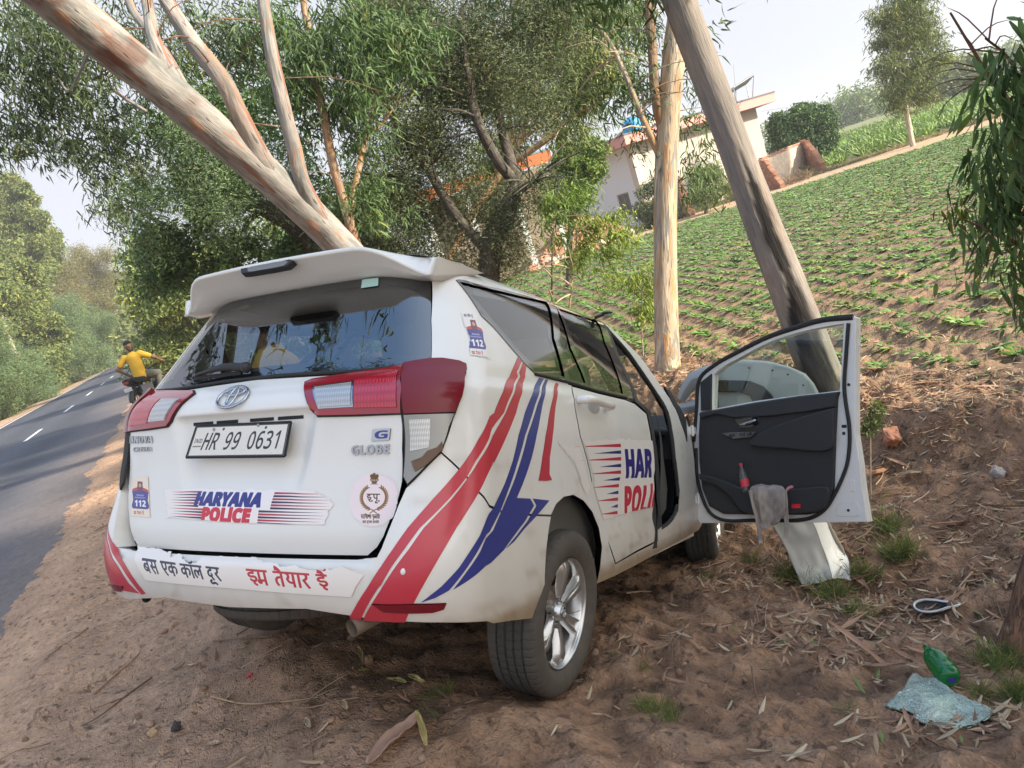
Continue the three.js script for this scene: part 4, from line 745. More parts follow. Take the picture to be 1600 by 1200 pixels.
{
  const dX = V(-Math.cos(TH), 0, Math.sin(TH)), dZ = V(-Math.sin(TH), 0, -Math.cos(TH)); // along the door, and out of its lining
  door.quaternion.setFromRotationMatrix(new THREE.Matrix4().makeBasis(dX, V(0, 1, 0), dZ));
  const dp = (px, py, z = 0) => { const d = carRay(px, py), k = (z - eyeCar.clone().sub(hinge).dot(dZ)) / d.dot(dZ), p = eyeCar.clone().addScaledVector(d, k).sub(hinge); return [p.dot(dX), p.y]; };
  const L = (pts, z = 0) => pts.map(([x, y]) => dp(x, y, z));
  const plate = (name, out, z0, z1, mat, holes = [], bevel = 0.004, parent = door) => { const s = new THREE.Shape(out.map(([a, b]) => new THREE.Vector2(a, b))); for (const h of holes) s.holes.push(new THREE.Path(h.map(([a, b]) => new THREE.Vector2(a, b)))); return mesh(name, new THREE.ExtrudeGeometry(s, { depth: z1 - z0 - 2 * bevel, bevelEnabled: true, bevelSize: bevel * 0.7, bevelThickness: bevel, bevelSegments: 2 }).translate(0, 0, z0 + bevel), mat, parent); };
  const curveIn = (pts, n = 6) => { const c = new THREE.CatmullRomCurve3(pts.map(([a, b]) => V(a, b, 0)), false, 'centripetal'); return c.getPoints(n * (pts.length - 1)).map((p) => [p.x, p.y]); };
  const topEdge = curveIn(L([[1091, 590], [1094, 584], [1114, 569], [1152, 547], [1197, 525], [1242, 509], [1285, 497], [1322, 492]]), 4);
  const outline = [...L([[1086, 806], [1092, 817], [1220, 817], [1353, 815], [1345, 765], [1341, 725], [1334, 680], [1333.5, 604], [1335, 497]]), ...topEdge.reverse(), ...L([[1086, 640], [1082, 664], [1084, 707], [1083, 725]])];
  const winTop = curveIn(L([[1112, 585], [1128, 572], [1148, 561], [1197.5, 535], [1242.5, 519.5], [1287.5, 509.5], [1318, 504.5]]), 4);
  const win = [...L([[1110, 640], [1180, 627], [1250, 618], [1311, 611]]), ...winTop.reverse()];
  const white = plate('door_shell', outline, -0.05, -0.012, M.plain, [win]);
  plate('door_glass', win, -0.036, -0.031, M.clear, [], 0.001);
  // black weatherstrip along the top and the loop of rubber round the lining
  mesh('weatherstrip', tube(L([[1083, 690], [1087, 640], [1092, 592], [1114, 571], [1152, 549.5], [1197, 527], [1242, 511.5], [1285, 499.5], [1331, 495]]).map(([a, b]) => V(a, b, -0.01)), [0.012, 0.017], 8, { step: 0.04 }), M.rubber, door);
  mesh('door_seal', tube(L([[1325, 505], [1321, 560], [1318.5, 604], [1321, 630], [1326, 662], [1327, 690], [1323, 725], [1314, 750], [1303, 773], [1289, 795], [1272, 807], [1250, 812.5], [1180, 813], [1127, 812], [1108, 800], [1096, 775], [1089, 745], [1087, 700]]).map(([a, b]) => V(a, b, -0.004)), [0.011, 0.011], 8, { step: 0.03 }), M.rubber, door);
  const lining = [...L([[1096, 645], [1120, 641], [1180, 630], [1250, 619.5], [1311, 613]]), ...L([[1308, 622], [1305, 680], [1303, 740], [1302, 765], [1292, 790], [1280, 799], [1262, 803], [1190, 803], [1132, 802], [1110, 790], [1099, 762], [1095, 720], [1094, 680]])];
  const trim = new THREE.Group(); trim.name = 'door_lining'; door.add(trim);
  plate('lining_panel', lining, -0.013, 0.012, M.trim, [], 0.006, trim);
  plate('upper_pad', [...L([[1098, 647], [1120, 643], [1180, 632], [1250, 621.5], [1309, 615], [1307, 634], [1262, 642], [1200, 649], [1150, 651], [1122, 645], [1099, 652]])], 0.010, 0.034, std(0.030, 0.030, 0.031, 0.7), [], 0.009, trim);
  plate('corner_cover', L([[1096, 641], [1095, 598], [1111, 585], [1110, 640]]), -0.02, 0.004, M.trim, [], 0.004, trim);
  plate('arm_rest', curveIn(L([[1306, 640], [1270, 650], [1235, 661], [1208, 671], [1190, 681], [1178, 692], [1230, 698], [1302, 699], [1306, 668], [1306, 641]]), 5), 0.008, 0.045, M.trim, [], 0.012, trim);
  plate('lower_pad', curveIn(L([[1100, 742], [1130, 750], [1165, 763], [1200, 766], [1260, 764], [1298, 763], [1297, 778], [1286, 794], [1260, 799], [1170, 799], [1150, 776], [1128, 757], [1101, 747]]), 4), 0.008, 0.05, M.trim, [], 0.012, trim);
  plate('speaker_grille', curveIn(L([[1101, 749], [1125, 759], [1146, 776], [1162, 797], [1130, 797], [1112, 786], [1103, 768], [1101, 750]]), 4), 0.008, 0.018, std(0.04, 0.04, 0.04, 0.95, { bumpMap: (() => { const t = pixels(64, 64, (u, v) => (Math.hypot(u - 0.5, v - 0.5) < 0.33 ? 0 : 1)); t.repeat.set(90, 90); return t; })(), bumpScale: 0.003 }), [], 0.003, trim);
  plate('handle_recess', L([[1150, 655], [1187, 650], [1188, 662], [1176, 668], [1158, 668]]), 0.011, 0.016, M.gloss, [], 0.002, trim);
  mesh('inner_handle', tube(L([[1159, 663.5], [1170, 662], [1185, 656.5]]).map(([a, b], i) => V(a, b, 0.026 + 0.012 * (i === 1))), [0.007, 0.01, 0.009], 8, { step: 0.015 }), M.chrome, trim);
  plate('switch_panel', L([[1133, 677], [1146, 676], [1184, 675], [1178, 682], [1150, 685]]), 0.02, 0.034, std(0.12, 0.115, 0.11, 0.5), [], 0.003, trim);
  for (const [x, y] of [[1149, 680], [1165, 678.5], [1176, 678]]) plate('window_switch', L([[x - 3.5, y - 2], [x + 3.5, y - 2.4], [x + 3.2, y + 1.8], [x - 3.5, y + 2.2]]), 0.033, 0.041, M.gloss, [], 0.002, trim);
  plate('courtesy_lens', L([[1245, 787], [1258, 786.5], [1257.5, 792.5], [1244.5, 793]]), 0.045, 0.056, new THREE.MeshPhysicalMaterial({ color: col(0.65, 0.02, 0.03), roughness: 0.2, clearcoat: 1 }), [], 0.002, trim);
  // pressings, latch and check strap in the bare metal edge
  plate('latch', L([[1314, 664], [1321, 664], [1321, 668], [1314, 668.5]]), -0.013, -0.009, M.dark, [], 0.001); plate('latch', L([[1315, 675], [1319, 675], [1319, 679.5], [1315, 679.5]]), -0.013, -0.009, M.dark, [], 0.001);
  plate('metal_pressing', curveIn(L([[1306, 806], [1310, 787], [1330, 784], [1338, 786], [1341, 805], [1325, 807], [1306, 806]]), 2), -0.013, -0.009, M.plain, [], 0.003); plate('metal_pressing', L([[1327, 768], [1326, 751], [1333, 750], [1335, 768]]), -0.013, -0.009, M.plain, [], 0.002);
  for (const [x, y] of [[1324.5, 797.5], [1325, 601]]) mesh('grommet', new THREE.CylinderGeometry(0.008, 0.008, 0.008, 10).rotateX(Math.PI / 2).translate(...dp(x, y), -0.010), M.dark, door);
  // outside skin and mirror stump on the far side
  plate('door_skin', outline.map(([a, b]) => [a, b]), -0.075, -0.052, M.plain, [win], 0.006);
}
for (const [x, y] of [[1080, 673], [1089, 779]]) { // hinges on the pillar
  const p = onPlaneZ(x, y, 0.895), h = mesh('door_hinge', [box(0.05, 0.05, 0.03), new THREE.CylinderGeometry(0.012, 0.012, 0.07, 10).translate(0.03, 0, 0.012), box(0.05, 0.045, 0.012, 0.05, 0, 0.02)], M.plain, car); h.position.copy(p).add(V(-0.01, 0, -0.01));
}

// ---------------------------------------------------------------- the car: inside, front, underside, wheels
{ // door opening: seal round the aperture and the black middle pillar
  const loop = frontDoorHole.map((q) => shellPoint(BODY, ...q).addScaledVector(shellNormal(BODY, ...q), -0.012));
  mesh('opening_seal', tube([...loop.slice(0, 12)], [0.013, 0.013], 8, { step: 0.05 }), M.rubber, car);
  for (const s of [1, -1]) mesh('middle_pillar', tube([V(2.2, 0.32, 0.83 * s), V(2.2, 0.9, 0.82 * s), V(2.02, 1.3, 0.72 * s), V(1.9, 1.56, 0.60 * s)], [0.06, 0.06, 0.05, 0.05], 8), M.trim, car);
}
{ // floor, bulkhead, roof lining, wheel arch liners, underbody
  mesh('floor', [box(2.7, 0.05, 1.62, 2.2, 0.30, 0), box(0.95, 0.05, 1.3, 0.78, 0.56, 0), box(0.05, 0.24, 1.4, 1.28, 0.42, 0)], std(0.10, 0.075, 0.055, 0.95), car);
  for (const s of [1, -1]) { mesh('inner_sill', box(1.75, 0.1, 0.09, 2.3, 0.32, 0.80 * s), M.plain, car); mesh('sill_plate', box(0.8, 0.006, 0.07, 2.62, 0.373, 0.80 * s), std(0.09, 0.07, 0.055, 0.8), car); }
  mesh('bulkhead', [box(0.06, 0.75, 1.6, 3.25, 0.62, 0)], M.dark, car);
  mesh('underbody', [box(2.4, 0.10, 1.1, 2.1, 0.24, 0), box(0.9, 0.14, 1.0, 0.75, 0.42, 0), box(0.35, 0.1, 1.1, 0.42, 0.5, 0)], M.dark, car);
  const arc = (cx, s) => { const c = new THREE.CylinderGeometry(0.44, 0.44, 0.40, 24, 1, true, Math.PI / 2 + 0.02, Math.PI - 0.04); c.rotateX(Math.PI / 2).rotateZ(0); return c.translate(cx, 0.30, s * 0.655); };
  for (const q of [1, -1]) for (const x of [1.04, 3.79]) { mesh('arch_liner', arc(x, q), std(0.17, 0.115, 0.08, 0.95), car); mesh('arch_wall', new THREE.CircleGeometry(0.45, 24, 0, Math.PI).translate(x, 0.27, q * 0.46), std(0.10, 0.07, 0.05, 0.95), car); }
  mesh('rear_axle', tube([V(1.04, 0.215 + 0.05, 0.7), V(1.04, 0.34, -0.7)], [0.05, 0.05], 10), M.dark, car);
  mesh('exhaust_pipe', tube([V(1.0, 0.42, 0.56), V(0.5, 0.40, 0.57), V(0.25, 0.365, 0.54), V(0.11, 0.33, 0.50)], [0.026, 0.026, 0.028, 0.029], 14, { open: true }), std(0.20, 0.155, 0.115, 0.7, { metalness: 0.3 }), car);
  mesh('tow_eye', new THREE.TorusGeometry(0.024, 0.009, 8, 16).rotateY(0.4).translate(0.2, 0.365, -0.6), M.dark, car);
  const trimIn = panel(BODY, [[1.3, 1.12], [1.3, 0.6], [2.5, 0.6], [2.55, 1.12]], { off: -0.09, skirt: 0, cell: 0.08 });
  for (const side of [1, -1]) mesh('side_lining', panel(BODY, [[1.35, 1.10], [1.35, 0.55], [2.9, 0.4], [4.2, 0.35], [4.2, 1.06], [2.9, 1.10]], { off: -0.075, skirt: 0, cell: 0.08, side, holes: side > 0 ? [frontDoorHole.filter((q) => q[1] < 1.1)].filter((h) => h.length > 2) : [] }), M.inside, car);
  mesh('roof_lining', [box(2.1, 0.02, 1.1, 1.6, 1.575, 0)], M.inside, car);
}
function seatAt(x, z, w, y = 0.5, rec = 0.25) {
  const s = new THREE.Group(); s.name = 'seat'; s.position.set(x, y, z); car.add(s);
  const pad = (pts, width, r) => { const sh = new THREE.Shape(pts.map(([a, b]) => new THREE.Vector2(a, b))); return new THREE.ExtrudeGeometry(sh, { depth: width - 2 * r, bevelEnabled: true, bevelSize: r, bevelThickness: r, bevelSegments: 3 }).translate(0, 0, -width / 2 + r); };
  mesh('cushion', pad([[-0.2, 0.0], [0.26, 0.05], [0.27, 0.14], [0.1, 0.13], [-0.2, 0.09]], w, 0.04), M.seat, s);
  mesh('backrest', pad([[-0.20, 0.1], [-0.10, 0.08], [-0.10 - rec, 0.62], [-0.17 - rec, 0.62]], w * 0.98, 0.04), M.seat, s);
  mesh('headrest', pad([[-0.12 - rec, 0.68], [-0.16 - rec, 0.82], [-0.22 - rec, 0.82], [-0.20 - rec, 0.68]], w * 0.5, 0.03), M.seat, s);
}
seatAt(2.65, 0.4, 0.5); seatAt(2.65, -0.4, 0.5); seatAt(1.85, 0.38, 0.52, 0.52); seatAt(1.85, -0.38, 0.52, 0.52);
seatAt(0.98, 0.36, 0.5, 0.55, 0.1);
mesh('seat_cover_trim', [box(0.02, 0.3, 0.02, 2.3, 0.9, 0.15)], M.trim, car);
{ // dashboard and wheel
  mesh('dashboard', slab([[-0.18, -0.12], [0.25, -0.12], [0.32, 0.08], [0.2, 0.14], [-0.02, 0.13], [-0.16, 0.05]], 1.55, 0.02).translate(3.15, 0.92, 0), M.trim, car);
  const w = new THREE.Group(); w.name = 'steering_wheel'; w.position.set(2.93, 0.98, 0.38); w.rotation.z = 0.42; car.add(w);
  mesh('wheel_rim', new THREE.TorusGeometry(0.185, 0.015, 8, 32).rotateY(Math.PI / 2), M.dark, w); mesh('wheel_boss', [new THREE.SphereGeometry(0.06, 12, 8).scale(0.5, 1, 1), box(0.02, 0.03, 0.34), box(0.02, 0.17, 0.03, 0, -0.09, 0)], M.dark, w); mesh('steering_column', tube([V(0, 0, 0), V(0.3, -0.06, 0)], [0.03, 0.03], 8), M.dark, w);
  mesh('pedal', [box(0.03, 0.1, 0.06, 3.12, 0.45, 0.38), box(0.03, 0.1, 0.05, 3.1, 0.45, 0.52)], M.steel, car);
  mesh('dash_face', new THREE.SphereGeometry(1, 12, 8).scale(0.05, 0.04, 0.1).translate(2.95, 0.95, 0.7), M.trim, car);
  const floorLever = mesh('seat_rail', [tube([V(2.35, 0.42, 0.62), V(2.75, 0.42, 0.62)], [0.02, 0.02], 6), tube([V(2.5, 0.44, 0.66), V(2.58, 0.52, 0.67), V(2.62, 0.54, 0.67)], [0.008, 0.008], 6)], M.steel, car);
}
{ // windscreen, bonnet, crumpled right wing, front end
  const a = pieces.screenTop, ws = [], idx = [], N = 10;
  for (let k = 0; k <= N; k++) { const t = k / N * 2 - 1; ws.push(2.62 + 0.06 * (1 - t * t), 1.50 + 0.03 * (1 - t * t), 0.66 * t, 3.12 + 0.28 * (1 - t * t), 1.05, 0.79 * t); if (k < N) idx.push(2 * k, 2 * k + 1, 2 * k + 2, 2 * k + 1, 2 * k + 3, 2 * k + 2); }
  mesh('windscreen', geom(ws, { idx }), M.clear, car);
  const hood = [], hi = [], HX = 14, HZ = 14;
  for (let i = 0; i <= HX; i++) for (let j = 0; j <= HZ; j++) { const s = i / HX, t = j / HZ * 2 - 1, x = 3.1 + 0.3 * (1 - t * t) + s * (1.35 - 0.1 * t * t), y = 1.03 + 0.05 * (1 - t * t) - 0.12 * s - 0.22 * s * s + 0.17 * Math.exp(-((s - 0.4) ** 2) / 0.03) * (0.7 + 0.3 * n3(t * 2, s * 4)) ; hood.push(x - 0.2 * s, y, 0.76 * t); if (i < HX && j < HZ) { const q = i * (HZ + 1) + j, r = q + HZ + 1; hi.push(q, r, q + 1, q + 1, r, r + 1); } }
  mesh('bonnet', geom(hood, { idx: hi }), M.plain, car);
  const W = (pts, z) => pts.map(([x, y]) => { const p = onPlaneX(x, y, z); return [p.z, p.y]; });
  // the wing has torn loose and stands across, seen through the open door's glass
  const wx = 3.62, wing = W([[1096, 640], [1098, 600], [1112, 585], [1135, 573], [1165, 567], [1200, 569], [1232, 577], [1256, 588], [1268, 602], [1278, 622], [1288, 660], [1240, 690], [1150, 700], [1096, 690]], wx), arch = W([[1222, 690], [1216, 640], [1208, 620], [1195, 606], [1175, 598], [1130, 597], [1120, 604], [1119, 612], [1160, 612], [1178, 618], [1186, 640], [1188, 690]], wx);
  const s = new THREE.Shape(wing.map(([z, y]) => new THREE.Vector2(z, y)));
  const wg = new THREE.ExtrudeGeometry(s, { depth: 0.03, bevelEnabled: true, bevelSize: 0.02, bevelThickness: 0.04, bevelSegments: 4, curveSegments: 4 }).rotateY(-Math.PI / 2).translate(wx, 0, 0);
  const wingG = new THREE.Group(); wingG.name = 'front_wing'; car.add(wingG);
  mesh('wing_skin', wg, std(0.47, 0.47, 0.45, 0.5), wingG);  // white panel in darker grey: its shade and dirty inside are in the colour
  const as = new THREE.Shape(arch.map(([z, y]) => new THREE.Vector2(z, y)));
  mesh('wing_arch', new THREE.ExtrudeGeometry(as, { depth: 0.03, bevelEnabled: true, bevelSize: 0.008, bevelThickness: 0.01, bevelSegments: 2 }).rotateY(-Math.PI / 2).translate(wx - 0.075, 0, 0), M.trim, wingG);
  for (const [x, y] of [[1170, 575], [1207, 578.5], [1231, 585], [1255, 602]]) { const p = onPlaneX(x, y, wx - 0.08); mesh('wing_bolt_hole', new THREE.CylinderGeometry(0.006, 0.006, 0.01, 8).rotateZ(Math.PI / 2).translate(p.x, p.y, p.z), M.dark, wingG); }  // dark studs stand for the open bolt holes of the flange
  mesh('front_end', [box(0.35, 0.42, 1.5, 4.2, 0.55, 0), box(0.5, 0.2, 1.3, 3.9, 0.75, 0)], M.dark, car);
  mesh('grille', [box(0.04, 0.22, 1.0, 4.42, 0.62, 0)], M.trim, car);
  mesh('left_wing', panel(BODY, [[4.85, 0.95], [4.85, 0.4], [5.1, 0.4], [5.15, 0.72], [5.5, 0.78], [5.8, 0.72], [5.85, 0.9]], { ...PAINT, side: -1, cell: 0.06 }), M.paint, car).name = 'front_wing';
  // grey corner of the wing and mirror that shows between pillar and door
  const m = [[1064, 625], [1072, 608], [1084, 594], [1096, 587], [1097, 618], [1078, 624]].map(([x, y]) => onPlaneX(x, y, 3.5));
  mesh('cowl', [tube([m[0], m[2], m[3].clone().add(V(0, 0, 0.1))], [0.03, 0.06, 0.08], 10), tube([m[0].clone().add(V(0, -0.06, 0)), m[4].clone().add(V(0, -0.05, 0.1))], [0.04, 0.05], 8)], std(0.33, 0.33, 0.32, 0.4), car);
  mesh('pillar_cover', panel(BODY, trace(BODY, [[1037, 604], [1047, 612], [1071, 655], [1073, 690], [1060, 650]]), { off: 0.004, skirt: 0.01, cell: 0.05 }), M.trim, car);
  const mir = at(0, 0, 1); const mp = onPlaneZ(944, 490, -0.95); // far-side door mirror peeping over the roof line
  const mm = new THREE.Group(); mm.name = 'door_mirror'; car.add(mm);
  mm.position.copy(onPlaneZ(948, 489, 0.66));
  mesh('mirror_housing', new THREE.SphereGeometry(1, 14, 10).scale(0.03, 0.012, 0.035), M.gloss, mm); mesh('mirror_foot', tube([V(-0.02, -0.01, -0.01), V(-0.06, -0.03, -0.05)], [0.008, 0.01], 6), M.dark, mm);
}
// wheels
function makeWheel() {
  const w = new THREE.Group(); w.name = 'wheel';
  const prof = [[0.225, -0.085], [0.235, -0.10], [0.27, -0.112], [0.305, -0.108], [0.322, -0.098], [0.331, -0.085]];
  for (const [a, b] of [[-0.058, -0.050], [-0.022, -0.013], [0.013, 0.022], [0.050, 0.058]]) prof.push([0.334, a - 0.003], [0.333, a], [0.325, a + 0.001], [0.325, b - 0.001], [0.333, b], [0.334, b + 0.003]);
  prof.push([0.331, 0.085], [0.322, 0.098], [0.305, 0.108], [0.27, 0.112], [0.235, 0.10], [0.225, 0.085], [0.218, 0.08]);
  const tread = pixels(512, 128, (u, v) => { const b = Math.abs(((u * 60 + Math.abs(v - 0.5) * 1.5) % 1) - 0.5), mid = v > 0.2 && v < 0.8; const k = mid ? (b < 0.10 ? 0.25 : 0.75) : v > 0.86 || v < 0.14 ? 0.7 + 0.1 * n3(u * 40, v * 40) : (b < 0.12 ? 0.3 : 0.75); return k; });
  const dirt = pixels(512, 128, (u, v) => { const k = 0.55 + 0.45 * fbm(Math.cos(u * 6.283) * 6, Math.sin(u * 6.283) * 6, v * 5) ; const d = clamp(0.35 + 0.7 * k * smooth(0.3, 0.0, Math.min(v, 1 - v))); return [lerp(0.045, 0.15, d * d), lerp(0.043, 0.12, d * d), lerp(0.041, 0.09, d * d)]; });
  mesh('tyre', new THREE.LatheGeometry(prof.map(([r, x]) => new THREE.Vector2(r, x)), 72).rotateX(Math.PI / 2), new THREE.MeshStandardMaterial({ map: dirt, bumpMap: tread, bumpScale: 0.006, roughness: 0.88 }), w);
  const rim = new THREE.Group(); rim.name = 'rim'; w.add(rim);
  const wellProf = [[0.219, 0.092], [0.222, 0.088], [0.216, 0.078], [0.20, 0.07], [0.196, 0.02], [0.185, -0.03], [0.198, -0.07], [0.219, -0.085]];
  const one = [];
  one.push(new THREE.LatheGeometry(wellProf.map(([r, x]) => new THREE.Vector2(r, x)), 64).rotateX(Math.PI / 2));
  for (let k = 0; k < 6; k++) { // broad spokes, hollowed along the middle
    const L0 = 0.045, L1 = 0.208, N = 10, pos = [], idx = [], A = 7;
    for (let i = 0; i <= N; i++) { const t = i / N, r = lerp(L0, L1, t), hw = lerp(0.026, 0.046, t * t) , z0 = 0.088 - 0.03 * (1 - t) * (1 - t) - 0.012 * smooth(0.8, 1, t);
      for (let j = 0; j < A; j++) { const s = j / (A - 1) * 2 - 1, edge = Math.abs(s) > 0.99; const z = z0 - 0.016 * smooth(0.75, 0.1, Math.abs(s)) * smooth(0.05, 0.4, t) - (edge ? 0.03 : 0); pos.push(s * hw, r, z); } }
    for (let i = 0; i < N; i++) for (let j = 0; j + 1 < A; j++) { const a = i * A + j, b = a + A; idx.push(a, a + 1, b, a + 1, b + 1, b); }
    one.push(geom(pos, { idx }).rotateZ(k * Math.PI / 3));
  }
  mesh('rim_spokes', one, M.alloy, rim);
  mesh('rim_well', [new THREE.CircleGeometry(0.2, 40).translate(0, 0, -0.02), new THREE.CylinderGeometry(0.12, 0.12, 0.03, 24).rotateX(Math.PI / 2)], M.dark, rim);
  mesh('hub_cap', [new THREE.CylinderGeometry(0.033, 0.045, 0.03, 24).rotateX(Math.PI / 2).translate(0, 0, 0.062)], M.alloy, rim);
  mesh('hub_badge', [new THREE.TorusGeometry(0.021, 0.003, 6, 24).translate(0, 0, 0.079), new THREE.TorusGeometry(0.009, 0.0022, 6, 20).scale(0.6, 1.9, 1).translate(0, 0, 0.079), new THREE.TorusGeometry(0.009, 0.0022, 6, 20).scale(1.7, 0.7, 1).translate(0, 0.009, 0.079)], M.chrome, rim);
  for (let k = 0; k < 5; k++) { const a = k * 1.2566 + 0.6; mesh('wheel_nut', new THREE.CylinderGeometry(0.009, 0.009, 0.02, 6).rotateX(Math.PI / 2).translate(0.058 * Math.cos(a), 0.058 * Math.sin(a), 0.060), M.steel, rim); }
  return w;
}
const wheel0 = makeWheel();
for (const [x, y, z, side, tilt, steer] of [[1.045, 0.218, 0.752, 1, 0.10, 0], [1.045, 0.37, -0.77, -1, 0.10, 0], [3.79, 0.33, 0.77, 1, 0, -0.10], [3.79, 0.33, -0.77, -1, 0, 0.06]]) {
  const w = wheel0.parent ? wheel0.clone() : wheel0; w.name = 'wheel'; w.rotation.set(0, 0, 0);
  w.rotation.order = 'YXZ'; w.position.set(x, y, z); w.rotation.x = side > 0 ? tilt : -tilt; w.rotation.y = side > 0 ? -steer : Math.PI - steer; w.rotation.z = 0; car.add(w);
}
{ const s = new THREE.Group(); s.name = 'spare_wheel'; car.add(s); s.position.set(0.45, 0.395, -0.02); mesh('tyre', wheel0.children[0].geometry.clone().scale(0.98, 0.98, 0.75).rotateX(Math.PI / 2), wheel0.children[0].material, s); mesh('rim', new THREE.CylinderGeometry(0.2, 0.2, 0.08, 24), M.dark, s); }

// ---------------------------------------------------------------- trees
// bark in three kinds: smooth pale with peeling patches, dull brown, dark and furrowed
const barkMap = (base, patches, furrow) => {
  const t = pixels(512, 1024, (u, v) => { // wraps round the trunk and repeats along it
    const a = u * 6.283, x = Math.cos(a) * 1.3, y = Math.sin(a) * 1.3, b = smooth(0.85, 1, v), f = (s, k, o = 4) => lerp(fbm(x * s, y * s, v * k, o), fbm(x * s, y * s, (v - 1) * k, o), b);
    let c = base.slice(); const g = 1 + 0.35 * f(2.2, 9) + 0.3 * f(8, 14, 3) + 0.14 * (rnd() - 0.5);
    for (const [pc, s, k, lo, hi, seedO] of patches) { const m = smooth(lo, hi, lerp(fbm(x * s + seedO, y * s, v * k + seedO, 4), fbm(x * s + seedO, y * s, (v - 1) * k + seedO, 4), b)); c = c.map((q, i) => lerp(q, pc[i], m)); }
    if (furrow) { const r = Math.abs(f(5, 5, 3)); c = c.map((q) => q * lerp(1, 0.25, smooth(0.1, 0.0, r) * furrow)); }
    return c.map((q) => q * g);
  });
  return t;
};
const barkMat = (map, sx, sy, bump) => { const m = map.clone(); m.repeat.set(sx, sy); m.needsUpdate = true; return new THREE.MeshStandardMaterial({ map: m, bumpMap: m, bumpScale: bump * 2, roughness: 0.85, vertexColors: true }); };
const paleBark = barkMap([0.255, 0.238, 0.222], [[[0.165, 0.168, 0.155], 1.5, 2.6, 0.02, 0.18, 3], [[0.31, 0.185, 0.13], 1.6, 2.4, 0.12, 0.30, 11], [[0.24, 0.12, 0.085], 1.7, 2.0, 0.22, 0.34, 23], [[0.37, 0.325, 0.285], 1.4, 2.2, 0.06, 0.28, 31], [[0.13, 0.11, 0.10], 3.2, 5, 0.29, 0.36, 41]], 0.12);
const creamBark = barkMap([0.46, 0.37, 0.27], [[[0.27, 0.26, 0.245], 1.6, 4, 0.04, 0.13, 5], [[0.45, 0.27, 0.14], 2.0, 4, 0.13, 0.21, 13], [[0.56, 0.48, 0.37], 1.4, 4, 0.08, 0.18, 33], [[0.20, 0.17, 0.15], 3.2, 5, 0.26, 0.35, 43]], 0.15);
const greyBark = barkMap([0.27, 0.237, 0.212], [[[0.21, 0.195, 0.185], 1.2, 2, 0.0, 0.25, 6], [[0.31, 0.25, 0.21], 1.5, 2.5, 0.05, 0.28, 15], [[0.20, 0.165, 0.145], 3, 4, 0.27, 0.36, 45]], 0.2);
const darkBark = barkMap([0.075, 0.062, 0.05], [[[0.13, 0.11, 0.09], 2, 8, 0.05, 0.25, 8]], 0.8);
const rustBark = barkMap([0.24, 0.125, 0.07], [[[0.13, 0.07, 0.045], 2, 7, 0.02, 0.2, 9], [[0.36, 0.24, 0.16], 1.6, 6, 0.14, 0.27, 17]], 0.7);
const B = { pale: (r) => barkMat(paleBark, 1 / (6.283 * r), 0.55, 0.012), cream: (r) => barkMat(creamBark, 1 / (6.283 * r), 0.55, 0.010), grey: (r) => barkMat(greyBark, 1 / (6.283 * r), 0.5, 0.012), dark: (r) => barkMat(darkBark, 1 / (6.283 * r), 0.8, 0.03), rust: (r) => barkMat(rustBark, 1 / (6.283 * r), 0.7, 0.02) };
const plainTint = () => [1, 1, 1];
// a leaf: a folded, curved blade of given length and width, its tip hanging
function leafBlade(len, w, curl, pos, idx, base, dir, side, color, c) {
  const n = 3, k = pos.length / 3, up = dir.clone().cross(side).normalize();
  for (let i = 0; i <= n; i++) {
    const t = i / n, hw = w / 2 * Math.sin(Math.PI * Math.pow(0.08 + 0.92 * t, 0.8)) * (i === n ? 0.05 : 1), p = base.clone().addScaledVector(dir, len * t); p.y -= curl * len * t * t;
    for (const s of [-1, 0, 1]) { const q = p.clone().addScaledVector(side, s * hw).addScaledVector(up, Math.abs(s) * hw * 0.35); pos.push(q.x, q.y, q.z); color.push(...c); }
    if (i < n) for (const j of [0, 1]) { const a = k + i * 3 + j; idx.push(a, a + 1, a + 3, a + 1, a + 4, a + 3); }
  }
}
function sprig(kind, s) {
  reseed(s); const pos = [], idx = [], color = [], tone = () => { const k = rr(0.6, 1.45), y = rr(-0.08, 0.14); return [k * (1 + y), k, k * (1 - 2 * Math.abs(y))]; };
  const rand = () => V(gauss(), gauss(), gauss()).normalize();
  const N = { gum: 16, fine: 34, broad: 15, drop: 16 }[kind], span = { gum: 0.42, fine: 0.34, broad: 0.34, drop: 0.5 }[kind];
  for (let i = 0; i < N; i++) {
    const t = i / N, p = kind === 'gum' || kind === 'drop' ? V(gauss() * 0.09 + 0.24 * t, -0.26 * t * (kind === 'drop' ? 1.5 : 1) + gauss() * 0.09, gauss() * 0.11) : rand().multiplyScalar(span * 0.5 * Math.cbrt(rnd()));
    const d = kind === 'gum' ? V(gauss() * 1.1, -0.15 - rnd() * 0.9, gauss() * 1.1).normalize() : kind === 'drop' ? V(gauss() * 0.45, -1, gauss() * 0.45).normalize() : kind === 'fine' ? V(gauss(), gauss() * 0.6 - 0.15, gauss()).normalize() : V(gauss(), gauss() * 0.6 - 0.25, gauss()).normalize();
    const sd = d.clone().cross(rand()).normalize();
    const [l, w, c] = { gum: [rr(0.07, 0.13), rr(0.015, 0.024), 0.4], drop: [rr(0.10, 0.16), rr(0.024, 0.038), 0.1], fine: [rr(0.025, 0.05), rr(0.006, 0.011), 0.1], broad: [rr(0.06, 0.10), rr(0.028, 0.042), 0.3] }[kind];
    leafBlade(l, w, c, pos, idx, p, d, sd, color, tone());
  }
  return geom(pos, { idx, color });
}
const SPRIGS = Object.fromEntries(['gum', 'fine', 'broad', 'drop'].map((k, i) => [k, [0, 1, 2].map((j) => sprig(k, 50 + i * 7 + j))]));
const leafMat = (r, g, b) => new THREE.MeshPhysicalMaterial({ color: col(r, g, b), vertexColors: true, roughness: 0.62, transmission: 0.4, thickness: 0, ior: 1.3 });
